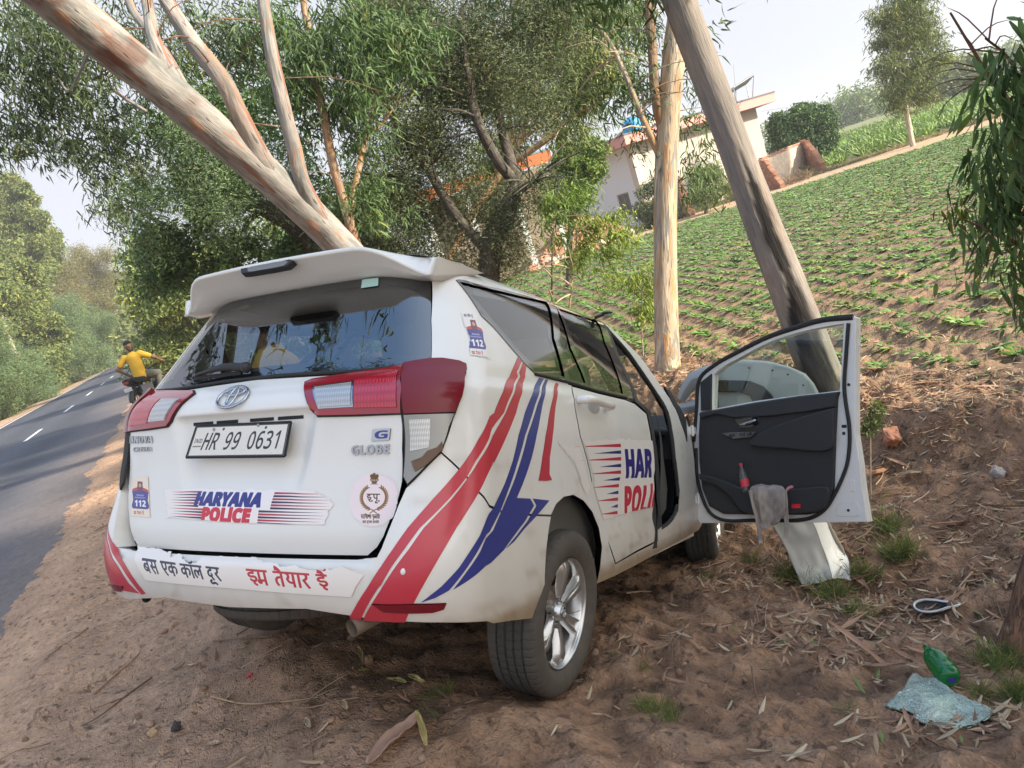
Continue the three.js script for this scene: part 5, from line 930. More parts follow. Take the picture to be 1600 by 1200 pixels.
const LEAF = { gum: leafMat(0.17, 0.235, 0.085), deep: leafMat(0.095, 0.165, 0.06), kikar: leafMat(0.125, 0.16, 0.08), olive: leafMat(0.17, 0.22, 0.078), blue: leafMat(0.15, 0.225, 0.115), fresh: leafMat(0.16, 0.25, 0.05), lime: leafMat(0.22, 0.30, 0.055), mango: leafMat(0.075, 0.15, 0.04), thorn: leafMat(0.19, 0.19, 0.09), dusk: leafMat(0.09, 0.135, 0.065) };
// leaf sprays scattered through clumps [x, y, z, radius, count]
function crownOf(name, parent, clumps, kind, mat, o = {}) {
  const per = [[], [], []], tint = [[], [], []], m = new THREE.Matrix4(), e = new THREE.Euler(), q = new THREE.Quaternion();
  for (const [c, r, n, flat = 0.8] of clumps) for (let i = 0; i < n; i++) {
    const d = V(gauss(), gauss(), gauss()).normalize(), rad = r * Math.pow(rnd(), 0.45) * (1 + 0.25 * n3(d.x * 2 + c.x, d.y * 2 + c.y, d.z * 2 + c.z)), p = c.clone().addScaledVector(V(d.x, d.y * flat, d.z), rad);
    if (o.keep && !o.keep(p)) continue;
    if (n3(p.x * 1.5 + 3, p.y * 1.5, p.z * 1.5) + 0.5 * n3(p.x * 3.7, p.y * 3.7, p.z * 3.7) < (o.gaps ?? -0.12)) continue;
    const s = (o.size || 1) * rr(0.75, 1.3), v = i % 3, inner = 1 - rad / r; e.set(gauss() * 0.55 * (o.tumble || 1), rnd() * 6.283, gauss() * 0.55 * (o.tumble || 1)); m.compose(p, q.setFromEuler(e), V(s, s, s)); per[v].push(m.clone());
    const k = rr(0.65, 1.35), warm = (o.warm || 0) * Math.max(0, n3(p.x * 0.9, p.y * 0.9, p.z * 0.9) + 0.15) + (rnd() < (o.dry || 0.02) ? 0.8 : 0); tint[v].push(col(k * (1 + warm * 0.9), k * (1 + 0.25 * warm), k * (1 - 0.3 * warm)));
  }
  const g = new THREE.Group(); 
  per.forEach((list, v) => { if (!list.length) return; const im = new THREE.InstancedMesh(SPRIGS[kind][v], mat, list.length); list.forEach((x, i) => { im.setMatrixAt(i, x); im.setColorAt(i, tint[v][i]); }); im.name = name; im.userData.kind = 'stuff'; shade(im); parent.add(im); });
}
const clump = (list, k = 1) => list.map(([px, py, d, r, n = 1, flat]) => [at(px, py, d), r, Math.round(520 * r * r * n * k), flat]);
// small branches from a limb into the leaves
function twigs(limb, n, len, r, mat, parent, droop = 0.4) {
  const list = [], c = new THREE.CatmullRomCurve3(limb);
  for (let i = 0; i < n; i++) { const t = rr(0.25, 1), p = c.getPoint(t), d = V(gauss(), rr(-0.2, 0.9), gauss()).normalize(), l = len * rr(0.5, 1.2), a = p.clone().addScaledVector(d, l * 0.5).add(V(0, -droop * l * 0.08, 0)), b = p.clone().addScaledVector(d, l).add(V(gauss() * 0.1 * l, -droop * l * 0.4, gauss() * 0.1 * l)); list.push(tube([p, a, b], [r * rr(0.6, 1), r * 0.6, r * 0.15], 5, { n: 5, tint: plainTint })); }
  mesh('twigs', list, mat, parent).userData.kind = 'stuff';
}
const px = (list) => list.map(([x, y, d]) => at(x, y, d));
function rooted(list, deep = 0.3) { const p = px(list), e = p[p.length - 1], d = e.clone().sub(p[p.length - 2]).normalize(); const g = ground(e.x, e.z); if (e.y > g) p.push(e.clone().addScaledVector(d, (e.y - g) / Math.max(0.2, -d.y)).setY(g - deep)); else p.push(e.clone().addScaledVector(d, deep)); return p.reverse(); }

{ // the big leaning gum behind the car
  reseed(101); const t = thing('leaning_tree', 'big pale gum tree leaning left over the car with peeling reddish bark', 'tree');
  const trunk = rooted([[20, -62, 7.0], [70, -15, 7.25], [150, 52, 7.7], [250, 133, 8.3], [340, 208, 8.9], [430, 285, 9.5], [500, 350, 10.0], [545, 400, 10.3], [600, 475, 10.7], [650, 560, 11.1]]);
  const bark = B.pale(0.3); t.userData.base = 1;
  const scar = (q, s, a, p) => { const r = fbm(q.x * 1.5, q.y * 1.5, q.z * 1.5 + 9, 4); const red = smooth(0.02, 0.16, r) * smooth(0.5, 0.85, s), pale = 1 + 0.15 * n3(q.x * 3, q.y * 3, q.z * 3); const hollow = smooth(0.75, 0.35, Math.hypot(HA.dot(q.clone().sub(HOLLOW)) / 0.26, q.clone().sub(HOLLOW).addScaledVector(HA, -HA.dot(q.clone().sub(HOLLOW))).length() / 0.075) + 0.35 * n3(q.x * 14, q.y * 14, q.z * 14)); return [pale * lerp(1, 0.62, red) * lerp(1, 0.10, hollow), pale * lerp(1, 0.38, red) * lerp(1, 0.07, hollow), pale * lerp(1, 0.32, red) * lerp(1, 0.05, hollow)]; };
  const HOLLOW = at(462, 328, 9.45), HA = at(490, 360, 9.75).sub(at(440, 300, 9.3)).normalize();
  mesh('trunk', tube(trunk, [0.30, 0.26, 0.24, 0.225, 0.215, 0.215, 0.215, 0.215, 0.22, 0.22, 0.21], 40, { step: 0.05, wobble: 0.12, tint: scar, around: 1.88, shape: (q, s, a, p) => { const kn = 0.02 * Math.max(0, fbm(q.x * 4, q.y * 4, q.z * 4, 3) - 0.12) * 4; q.lerp(p, -kn); const k = Math.exp(-((q.distanceTo(HOLLOW) / 0.14) ** 2)); q.lerp(p, 0.22 * k); } }), bark, t);
  const limb = (pts, r, sgn = 14, m = bark, tint = (q) => { const k = 1 + 0.2 * n3(q.x * 4, q.y * 4, q.z * 4), rust = 0.6 * smooth(0.02, 0.2, fbm(q.x * 2.2, q.y * 2.2, q.z * 2.2, 3)); return [k, k * lerp(1, 0.72, rust), k * lerp(1, 0.6, rust)]; }) => { const p = px(pts); mesh('limb', tube(p, r, sgn, { step: 0.08, wobble: 0.14, tint, around: 1.88 * 0.4 }), m, t); return p; };
  const l1 = limb([[520, 372, 10.15], [486, 318, 9.75], [470, 278, 9.5], [462, 240, 9.4], [446, 180, 9.3], [428, 100, 9.2], [414, 20, 9.2], [404, -60, 9.2]], [0.17, 0.125, 0.10, 0.092, 0.088, 0.082, 0.076, 0.07]);
  const l2 = limb([[428, 284, 9.48], [400, 236, 9.15], [374, 180, 8.88], [350, 128, 8.8], [308, 75, 8.8], [280, 34, 8.8], [252, -15, 8.8], [236, -60, 8.8]], [0.17, 0.135, 0.11, 0.10, 0.095, 0.09, 0.085, 0.08]);
  const l3 = limb([[285, 160, 8.5], [258, 105, 8.27], [240, 60, 8.3], [232, 15, 8.4], [222, -40, 8.5]], [0.12, 0.085, 0.07, 0.065, 0.06]);
  limb([[300, 160, 8.5], [255, 78, 8.5], [210, 20, 8.8], [190, -30, 9]], [0.06, 0.05, 0.045, 0.04]);
  const l4 = limb([[228, 174, 10.5], [190, 150, 10.6], [160, 124, 10.8], [130, 105, 11], [100, 88, 11.4]], [0.025, 0.022, 0.02, 0.016, 0.01], 7);
  const l5 = limb([[150, 52, 7.7], [110, 140, 9], [90, 120, 10]], [0.02, 0.015, 0.008], 6);
  for (const l of [l1, l2, l3]) twigs(l, 6, 1.2, 0.011, B.rust(0.05), t, 1);
  crownOf('crown', t, clump([[30, 30, 9.5, 0.75, 1.2], [95, 90, 10, 0.75], [20, 120, 10, 0.65, 1.1], [150, 150, 11, 0.8, 0.9], [60, 190, 10.5, 0.6, 0.9], [190, 230, 11.5, 0.8, 0.9], [15, 200, 10, 0.45, 0.9], [110, 235, 11, 0.45, 0.8], [240, 100, 11, 0.8, 0.8], [330, 30, 11, 0.8, 0.9], [180, 40, 10.5, 0.7, 0.9], [165, 290, 11.5, 0.45, 0.7], [175, 330, 11.5, 0.35, 0.7], [200, 370, 12, 0.4, 0.7], [60, 20, 9, 0.5, 1], [380, 60, 11, 0.7, 1]], 0.42), 'gum', LEAF.dusk, { size: 1.0, dry: 0.03 });
}
{ // more of the big tree's crown, high over the car
  const t = scene.getObjectByName('leaning_tree'); reseed(111);
  const up = [V(-1.0, 5.3, -6.0), V(-0.4, 5.6, -5.7), V(0.3, 5.9, -5.1), V(0.9, 6.1, -4.6)]; mesh('limb', tube([at(70, -15, 7.25), V(-2.0, 4.9, -5.6), ...up], [0.12, 0.1, 0.08, 0.06, 0.03], 10, { step: 0.2, tint: plainTint, around: 0.6 }), B.pale(0.12), t);
  crownOf('crown', t, [[V(-0.7, 5.3, -6.0), 0.5, 200], [V(-0.2, 5.5, -5.6), 0.6, 420], [V(0.3, 5.6, -5.2), 0.65, 480], [V(0.85, 5.8, -4.7), 0.65, 420], [V(-0.4, 6.1, -5.2), 0.6, 300], [V(0.2, 6.3, -4.6), 0.65, 360], [V(-1.7, 4.6, -6.9), 0.35, 120], [V(-2.0, 4.1, -7.4), 0.3, 80], [V(0.75, 5.0, -5.4), 0.5, 260], [V(1.3, 5.3, -4.9), 0.5, 220]], 'gum', LEAF.dusk, { keep: (p) => { const v = p.clone().sub(EYE), z = v.dot(AHEAD); return z < 0.3 || 600 + FOCAL * v.dot(DOWN) / z < -40; } });
}
{ // two slighter gums just behind it, with hanging fresh leaves
  reseed(102); const t = thing('gum_tree', 'thin rust-stemmed gum tree with hanging dark leaves right of the big leaning trunk', 'tree'), bark = B.cream(0.12);
  const orange = (q) => { const k = 0.8 + 0.25 * n3(q.x * 5, q.y * 5, q.z * 5); return [k, k * 0.78, k * 0.66]; };
  const s1 = rooted([[468, -40, 10.6], [480, 40, 10.6], [492, 110, 10.6], [506, 180, 10.7], [520, 255, 10.8], [540, 325, 10.9], [562, 398, 11.1], [590, 470, 11.3]]);
  mesh('trunk', tube(s1, [0.09, 0.08, 0.075, 0.07, 0.065, 0.06, 0.055, 0.05, 0.045], 12, { step: 0.1, wobble: 0.15, tint: orange, around: 0.7 }), bark, t);
  for (const [p, r] of [[[[524, 270, 10.8], [505, 190, 11], [478, 100, 11.2], [455, 30, 11.3]], 0.03], [[[545, 335, 10.9], [572, 215, 11.2], [590, 150, 11.3], [596, 90, 11.5]], 0.05], [[[572, 215, 11.2], [600, 190, 11.4], [620, 160, 11.6]], 0.03]]) { const q = px(p); mesh('limb', tube(q, [r, r * 0.8, r * 0.5, r * 0.3], 8, { step: 0.15, tint: orange, wobble: 0.1 }), bark, t); twigs(q, 7, 1, 0.012, bark, t); }
  crownOf('crown', t, clump([[500, 60, 10.2, 0.6, 1.2], [560, 40, 10.5, 0.7, 1.2], [530, 130, 10.5, 0.6, 1.1], [455, 130, 10.8, 0.5, 1], [600, 90, 11, 0.6, 1.1], [500, 200, 11, 0.55, 1], [560, 230, 11, 0.6, 1], [545, 300, 11, 0.5, 1], [600, 320, 11.5, 0.5, 0.8], [430, 20, 10.5, 0.5, 1], [640, 20, 11, 0.6, 1]], 0.56), 'gum', LEAF.deep, { size: 1.15, gaps: -0.02 });
}
{ // dark thorn tree further left, bending down
  reseed(103); const t = thing('thorn_tree', 'dark bushy tree with crooked black limb behind the big leaning trunk', 'tree'), bark = B.dark(0.15);
  const trunk = rooted([[285, 222, 14], [320, 226, 14], [348, 248, 14], [358, 285, 14], [375, 312, 14.1], [410, 325, 14.3], [445, 345, 14.5], [480, 375, 14.8], [500, 440, 15]]);
  mesh('trunk', tube(trunk, [0.2, 0.18, 0.16, 0.15, 0.15, 0.14, 0.12, 0.10, 0.06, 0.03], 12, { step: 0.12, wobble: 0.3, tint: plainTint }), bark, t);
  const b = px([[410, 325, 14.3], [385, 350, 14.2], [370, 380, 14.2]]); mesh('limb', tube(b, [0.05, 0.04, 0.02], 8, { tint: plainTint, wobble: 0.2 }), bark, t); twigs(trunk, 26, 1.6, 0.025, bark, t, 1);
  crownOf('crown', t, clump([[262, 235, 14, 1.0], [310, 180, 14.5, 1.2], [260, 310, 14, 1.0, 1.1], [330, 290, 14, 1.0, 1], [250, 370, 14, 0.75, 1], [300, 380, 14.5, 1.0, 1.1], [390, 250, 14.5, 1.0], [420, 180, 15, 1.2], [390, 390, 14.5, 0.9, 1.1], [265, 425, 14.5, 0.65, 1], [330, 440, 15, 0.9, 1], [450, 390, 15, 0.9], [360, 110, 15, 1.2, 0.9], [240, 450, 15, 0.45, 0.8], [480, 300, 15, 1.1, 0.9], [520, 370, 15, 0.9, 0.9]], 0.48), 'broad', LEAF.deep, { size: 1.1, gaps: -0.02 });
  crownOf('crown', t, clump([[300, 300, 13.5, 1.0], [260, 350, 13.5, 0.7], [380, 330, 13.6, 0.8], [420, 270, 13.8, 0.9], [310, 240, 13.6, 0.9]], 0.6), 'fine', LEAF.blue, { size: 1.8, gaps: 0.0 });
}
{ // the forked dark acacia in the middle
  reseed(104); const t = thing('acacia_tree', 'dark forked acacia with feathery grey-green leaves in the middle of the row', 'tree'), bark = B.dark(0.16);
  const trunk = rooted([[800, 262, 13], [806, 285, 13], [798, 315, 13], [782, 350, 13.1], [768, 380, 13.2], [763, 430, 13.4], [762, 500, 13.6]]);
  mesh('trunk', tube(trunk, [0.22, 0.21, 0.2, 0.19, 0.17, 0.15, 0.13, 0.12], 14, { step: 0.1, wobble: 0.3, tint: plainTint }), bark, t);
  const limbs = [[[[764, 392, 13.2], [742, 372, 13.1], [715, 340, 13], [692, 305, 13], [672, 268, 13], [655, 240, 13], [632, 212, 13], [612, 180, 13], [590, 130, 13], [560, 90, 13]], 0.10], [[[805, 285, 13], [785, 262, 12.8], [768, 235, 12.7], [748, 195, 12.6], [738, 160, 12.6], [730, 120, 12.5], [724, 70, 12.4], [722, 10, 12.4]], 0.10], [[[802, 270, 13], [792, 232, 13.2], [782, 190, 13.3], [772, 140, 13.4], [776, 90, 13.5], [800, 50, 13.6], [830, 20, 13.8]], 0.095], [[[800, 310, 13], [830, 285, 12.6], [850, 280, 12.4]], 0.07]];
  for (const [p, r] of limbs) { const q = px(p); mesh('limb', tube(q, [r, r * 0.95, r * 0.85, r * 0.8, r * 0.6, r * 0.3], 10, { step: 0.12, wobble: 0.3, tint: plainTint }), bark, t); twigs(q, 16, 1.4, 0.02, bark, t, 0.3); }
  crownOf('crown', t, clump([[600, 130, 13, 1.1], [640, 230, 13, 0.95], [680, 70, 13, 1.1], [700, 180, 13.2, 1.0], [760, 110, 13, 1.0], [740, 30, 13, 1.1], [820, 70, 13.4, 1.0], [860, 20, 13.5, 0.9], [600, 300, 13.5, 0.9], [660, 320, 13.5, 0.85], [700, 270, 13.3, 0.7, 0.8], [740, 330, 13.3, 0.6, 0.8], [830, 160, 13.5, 0.65, 0.7], [790, 330, 13.2, 0.5, 0.9], [640, 380, 13.8, 0.7, 0.9], [720, 400, 13.6, 0.6, 0.9], [800, 410, 13.4, 0.45, 0.9], [790, 370, 13.2, 0.5], [850, 300, 12.6, 0.4, 0.8], [570, 40, 13, 0.8], [560, 380, 14, 0.7, 0.9], [620, 20, 13, 0.9]], 1.0), 'fine', LEAF.kikar, { size: 1.75, warm: 0.15, gaps: -0.1 });
}
{ // orange-limbed gum behind the acacia
  reseed(105); const t = thing('gum_tree', 'sunlit gum tree with orange branches behind the dark acacia', 'tree'), bark = B.cream(0.12);
  const warm = (q) => { const k = 0.9 + 0.2 * n3(q.x * 3, q.y * 3, q.z * 3); return [k * 1.05, k * 0.82, k * 0.6]; };
  const limbs = [[[[690, 430, 18], [708, 390, 17.8], [735, 340, 17.6], [770, 290, 17.5], [805, 235, 17.4], [825, 180, 17.4], [845, 110, 17.4], [860, 50, 17.5], [870, -10, 17.6]], 0.11], [[[790, 262, 17.5], [830, 235, 17.2], [862, 212, 17], [885, 190, 17], [925, 165, 17], [960, 140, 17]], 0.08], [[[850, 218, 17.1], [872, 170, 17.1], [890, 130, 17.2], [905, 70, 17.3], [915, 20, 17.4]], 0.07], [[[812, 222, 17.4], [850, 190, 17.6], [890, 155, 17.8], [930, 148, 18]], 0.05], [[[800, 240, 17.4], [795, 160, 17.8], [780, 90, 18]], 0.05]];
  limbs.forEach(([p, r], i) => { const q = i ? px(p) : rooted(p.slice().reverse()); mesh(i ? 'limb' : 'trunk', tube(q, [r, r * 0.9, r * 0.8, r * 0.6, r * 0.4, r * 0.25], 10, { step: 0.15, wobble: 0.15, tint: warm, around: 0.7 }), bark, t); twigs(q, 10, 1.6, 0.015, bark, t, 0.6); });
  crownOf('crown', t, clump([[900, 80, 17, 0.9, 0.9], [940, 50, 17.4, 0.9], [870, 140, 17.2, 0.8, 0.8], [920, 130, 17, 0.8, 0.8], [850, 40, 17.6, 1.0, 0.9], [885, 200, 17, 0.5, 0.7], [955, 110, 17, 0.6, 0.8], [800, 180, 17.8, 1.0, 0.8], [960, 10, 17.5, 0.9], [760, 240, 18, 0.9, 0.8], [900, 10, 17.6, 0.9], [820, 110, 18, 1, 0.8], [930, 180, 17, 0.35, 0.6]], 0.72), 'gum', LEAF.gum, { size: 1.25, warm: 0.5, gaps: 0.0 });
}
{ // straight trunk beside the field
  reseed(106); const t = thing('gum_tree', 'straight cream-barked gum trunk standing between the car and the leaning trunk', 'tree'), bark = B.cream(0.15);
  const trunk = rooted([[1082, -130, 9.4], [1068, -40, 9.4], [1058, 40, 9.4], [1051, 110, 9.4], [1044, 200, 9.5], [1040, 300, 9.6], [1040, 420, 9.7], [1041, 500, 9.75], [1043, 560, 9.8], [1044, 585, 9.85]]);
  mesh('trunk', tube(trunk, [0.22, 0.185, 0.158, 0.15, 0.148, 0.145, 0.14, 0.14, 0.135, 0.11, 0.10], 32, { step: 0.05, wobble: 0.10, around: 0.94, tint: (q, s) => { const k = 0.95 + 0.2 * n3(q.x * 5, q.y * 2.5, q.z * 5); return [k, k * 0.96, k * 0.9]; }, shape: (q, s, a, p) => { const f = Math.max(0, 0.04 - s) / 0.04; q.lerp(p, -0.35 * f * (0.5 + 0.5 * Math.cos(a * 5))); } }), bark, t);
  const l = px([[1043, 215, 9.5], [1030, 180, 9.45], [1022, 120, 9.4], [1018, 60, 9.35], [1014, 0, 9.3], [1010, -60, 9.3]]); mesh('limb', tube(l, [0.06, 0.07, 0.06, 0.055, 0.05, 0.045], 12, { step: 0.08, wobble: 0.15, tint: (q) => [0.62, 0.5, 0.42] }), bark, t);
  const l2 = px([[1040, 268, 9.55], [1022, 225, 9.5], [1006, 190, 9.45], [990, 150, 9.4], [972, 105, 9.4], [955, 70, 9.5], [935, 40, 9.6]]); mesh('limb', tube(l2, [0.04, 0.045, 0.04, 0.035, 0.03, 0.025, 0.02], 10, { step: 0.08, wobble: 0.15, tint: (q) => [0.8, 0.76, 0.7] }), bark, t);
  const l3 = px([[1010, 200, 9.5], [1004, 150, 9.7], [995, 100, 9.8]]); mesh('limb', tube(l3, [0.018, 0.015, 0.01], 6, { tint: plainTint }), bark, t);
  for (const q of [l, l2]) twigs(q, 14, 1.0, 0.012, bark, t, 0.8);
  crownOf('crown', t, clump([[985, 60, 9.6, 0.5, 0.8], [1000, 120, 9.6, 0.40, 0.9], [1012, 180, 9.7, 0.3, 0.6], [1003, 235, 9.7, 0.2, 0.4], [955, 60, 9.8, 0.45, 0.7], [970, 140, 9.7, 0.3, 0.7], [930, 20, 9.8, 0.5, 0.8], [990, 10, 9.6, 0.5, 0.9], [1088, 110, 10, 0.3, 0.8], [1085, 180, 10, 0.32, 0.7], [1090, 240, 10, 0.26, 0.6], [1100, 285, 10, 0.18, 0.8], [1078, 60, 10, 0.35, 0.8], [1030, 60, 9.9, 0.4, 0.8], [1070, 260, 10.2, 0.25, 0.8]], 0.34), 'gum', LEAF.deep, { size: 0.95, warm: 0.2 });
}
{ // leaning trunk with the long black scar
  reseed(107); const t = thing('leaning_tree', 'leaning grey trunk with long black scar behind the open car door', 'tree'), bark = B.grey(0.21);
  const trunk = rooted([[1010, -140, 6.4], [1042, -50, 6.5], [1068, 20, 6.55], [1100, 105, 6.6], [1135, 195, 6.65], [1166, 280, 6.7], [1196, 360, 6.75], [1224, 430, 6.8], [1252, 505, 6.85], [1277, 570, 6.9], [1300, 630, 6.95], [1322, 690, 7.0]], 0.4);
  const scarAt = (q, s, a, p, r) => { const toEye = EYE.clone().sub(p).normalize(), d = q.clone().sub(p).normalize(), left = RIGHT.clone().negate(); const ang = d.dot(left), face = d.dot(toEye); const y = (q.y - GY) ; const mid = lerp(0.30, 0.12, smooth(0.4, 1.8, y)) + 0.16 * n3(y * 2.4, 4), wd = (0.42 + 0.45 * smooth(1.9, 0.6, y)) * smooth(3.0, 2.4, y) * (0.8 + 0.6 * n3(y * 2.6, 8)) + 0.16 * n3(q.x * 16, y * 3, q.z * 16) * smooth(3.0, 2.7, y); return face > -0.15 ? smooth(wd, wd * 0.82, Math.abs(ang - mid)) * smooth(2.95, 2.6, y) : 0; };
  const GY = trunk[1].y;
  mesh('trunk', tube(trunk, [0.25, 0.21, 0.192, 0.183, 0.175, 0.163, 0.152, 0.143, 0.137, 0.138, 0.140, 0.13, 0.12], 48, { step: 0.035, wobble: 0.10, around: 1.32, shape: (q, s, a, p, r) => { const k = scarAt(q, s, a, p, r); q.lerp(p, 0.07 * k * (0.7 + 0.6 * Math.abs(n3(q.x * 9, q.y * 3, q.z * 9)))); }, tint: (q, s, a, p, r) => { const k = scarAt(q, s, a, p, r), m = 1 + 0.2 * n3(q.x * 3, q.y * 2, q.z * 3), brown = smooth(2.2, 0.6, q.y - GY) * smooth(0.0, 0.16, fbm(q.x * 4, q.y * 1.4, q.z * 4, 3)); const c = [0.8 * m * lerp(1, 0.62, brown), 0.8 * m * lerp(0.99, 0.45, brown), 0.8 * m * lerp(0.97, 0.36, brown)], d = lerp(0.05, 0.32, Math.max(0, n3(q.x * 12, q.y * 2, q.z * 12) + 0.05)); return c.map((v, i) => lerp(v, d * [1, 0.85, 0.78][i], k)); } }), bark, t);
  crownOf('crown', t, clump([[980, -160, 6.4, 0.9, 0.9], [1050, -190, 6.6, 0.9, 0.8], [900, -120, 6.5, 0.8, 0.9], [1120, -170, 7, 0.8, 0.7]], 0.9), 'gum', LEAF.deep, {});
}
{ // rusty trunk at the edge, its leaves hanging into view
  reseed(108); const t = thing('rusty_tree', 'rust-brown trunk with drooping dark leaves beside the green bottle', 'tree'), bark = B.rust(0.1);
  const trunk = rooted([[1840, 300, 3.6], [1740, 560, 3.55], [1668, 780, 3.5], [1630, 880, 3.5], [1612, 960, 3.5], [1604, 1010, 3.5]], 0.2);
  mesh('trunk', tube(trunk, [0.17, 0.11, 0.095, 0.09, 0.085, 0.08, 0.07], 24, { step: 0.04, wobble: 0.3, around: 0.63, tint: plainTint }), bark, t);
  const l = [px([[1700, 650, 3.55], [1650, 420, 3.5], [1620, 260, 3.4], [1600, 160, 3.2], [1575, 90, 2.9], [1540, 60, 2.8]]), px([[1640, 400, 3.5], [1590, 380, 3.5], [1545, 360, 3.5], [1510, 345, 3.5]]), px([[1610, 200, 3.3], [1570, 150, 3.1], [1540, 110, 3], [1485, 20, 2.9]]), px([[1620, 260, 3.4], [1580, 220, 3.5], [1560, 260, 3.5]])];
  for (const q of l) { mesh('limb', tube(q, [0.018, 0.012, 0.009, 0.006, 0.004], 7, { step: 0.06, tint: plainTint }), bark, t); twigs(q, 12, 0.35, 0.004, bark, t, 1); }
  crownOf('crown', t, clump([[1590, 15, 2.6, 0.10, 2.4], [1568, 95, 2.75, 0.07, 2.4], [1596, 55, 2.6, 0.13, 2.4], [1555, 35, 2.65, 0.07, 2], [1592, 130, 2.8, 0.11, 2], [1580, 200, 3.3, 0.13, 1.6], [1596, 270, 3.4, 0.15, 1.6], [1560, 290, 3.5, 0.10, 1.5], [1530, 340, 3.5, 0.10, 1.6], [1497, 345, 3.5, 0.06, 1.8], [1565, 350, 3.5, 0.11, 1.5], [1540, 370, 3.5, 0.07, 1.6], [1600, 370, 3.5, 0.14, 1.6], [1583, 430, 3.5, 0.07, 1.4], [1605, 450, 3.6, 0.09, 1.6], [1478, 320, 3.5, 0.03, 2], [1545, 225, 3.4, 0.05, 1.8], [1520, 15, 2.8, 0.04, 2]], 1), 'drop', LEAF.deep, { size: 0.52, tumble: 0.9, warm: 0.3, gaps: -0.04 });
  crownOf('crown', t, [[V(4.4, 2.6, -0.6), 1.3, 900], [V(5, 3.4, 0.3), 1.5, 1000], [V(4.2, 3.7, -1.0), 1.0, 420], [V(5.5, 2.2, 0.2), 1.2, 700]], 'drop', LEAF.dusk, { size: 1.0, keep: (p) => { const v = p.clone().sub(EYE), z = v.dot(AHEAD); return z < 0.3 || 800 + FOCAL * v.dot(RIGHT) / z > 1640; } });
}
// more of the row, beside and behind the place the picture is taken from; they shade the car and mirror in its glass
function rowTree(label, x, z, h, r, kind, mat, seedN, bark = B.pale(0.2), group) {
  reseed(seedN); const g = ground(x, z), t = thing('gum_tree', label, 'tree', null, group), lean = gauss() * 0.4, p = [V(x, g - 0.3, z), V(x + lean * 0.3, g + h * 0.3, z), V(x + lean, g + h * 0.6, z + gauss() * 0.3), V(x + lean * 1.4, g + h * 0.95, z)];
  mesh('trunk', tube(p, [r, r * 0.85, r * 0.6, r * 0.25], 16, { step: 0.2, wobble: 0.12, tint: plainTint, around: 6.283 * r }), bark, t);
  const cl = [];
  for (let i = 0; i < 9; i++) { const a = i * 2.4, f = rr(0.38, 0.95), q = new THREE.CatmullRomCurve3(p).getPoint(f), rad = rr(0.8, 2.0) * (1.25 - f * 0.7), e = q.clone().add(V(Math.cos(a) * rad, rr(0.3, 1.0), Math.sin(a) * rad)); mesh('limb', tube([q, q.clone().lerp(e, 0.5).add(V(0, 0.25, 0)), e], [r * 0.3, r * 0.2, r * 0.06], 7, { n: 8, tint: plainTint }), bark, t); cl.push([e, rr(0.9, 1.35), Math.round(rr(420, 640))]); }
  crownOf('crown', t, cl, kind, mat, { size: 1.15 }); return t;
}
const ROWSIDE = 'gum trees of the roadside row behind the camera';
[[5.8, 0.6, 8, 0.19, 201], [7.4, 2.4, 9, 0.2, 202], [4.6, 3.4, 8.5, 0.17, 206], [9.0, 3.4, 8.5, 0.18, 207], [6.2, 5.4, 9, 0.2, 208]].forEach(([x, z, h, r, s]) => rowTree('gum tree of the roadside row, out of the picture behind the camera', x, z, h, r, 'gum', LEAF.deep, s, B.pale(r), ROWSIDE));

// trees and bushes across the road, and things beyond the field
function bush(name, label, cx, cz, parts, kind, mat, seedN, o = {}) {
  reseed(seedN); const g = ground(cx, cz), t = thing(name, label, o.category || 'tree', V(cx, g, cz), o.group), cl = [];
  const h = Math.max(...parts.map((p) => p[1])), bark = o.bark || B.dark(0.15), r = (o.r || 0.12);
  mesh('trunk', tube([V(0, -0.3, 0), V(gauss() * 0.2, h * 0.3, gauss() * 0.2), V(gauss() * 0.3, h * 0.75, gauss() * 0.3)], [r, r * 0.8, r * 0.3], 9, { n: 10, tint: plainTint, wobble: 0.2 }), bark, t);
  for (const [x, y, z, rad, n = 1] of parts) { cl.push([V(x, y, z), rad, Math.round((o.count || 300) * rad * rad * n)]); mesh('limb', tube([V(0, Math.min(y, h) * 0.3, 0), V(x * 0.5, y * 0.65, z * 0.5), V(x, y, z)], [r * 0.5, r * 0.3, r * 0.1], 6, { n: 6, tint: plainTint }), bark, t); }
  crownOf('crown', t, cl, kind, mat, { size: o.size || 1.6, warm: o.warm, gaps: -0.25 });
  return t;
}
const P3 = (n, w, h0, h1, r0, r1, s, dz = 1) => { reseed(s); return Array.from({ length: n }, (_, i) => [gauss() * w, lerp(h0, h1, Math.pow((i + 0.5) / n, 0.9)), gauss() * w * dz, rr(r0, r1) * (1.15 - 0.4 * i / n)]); };
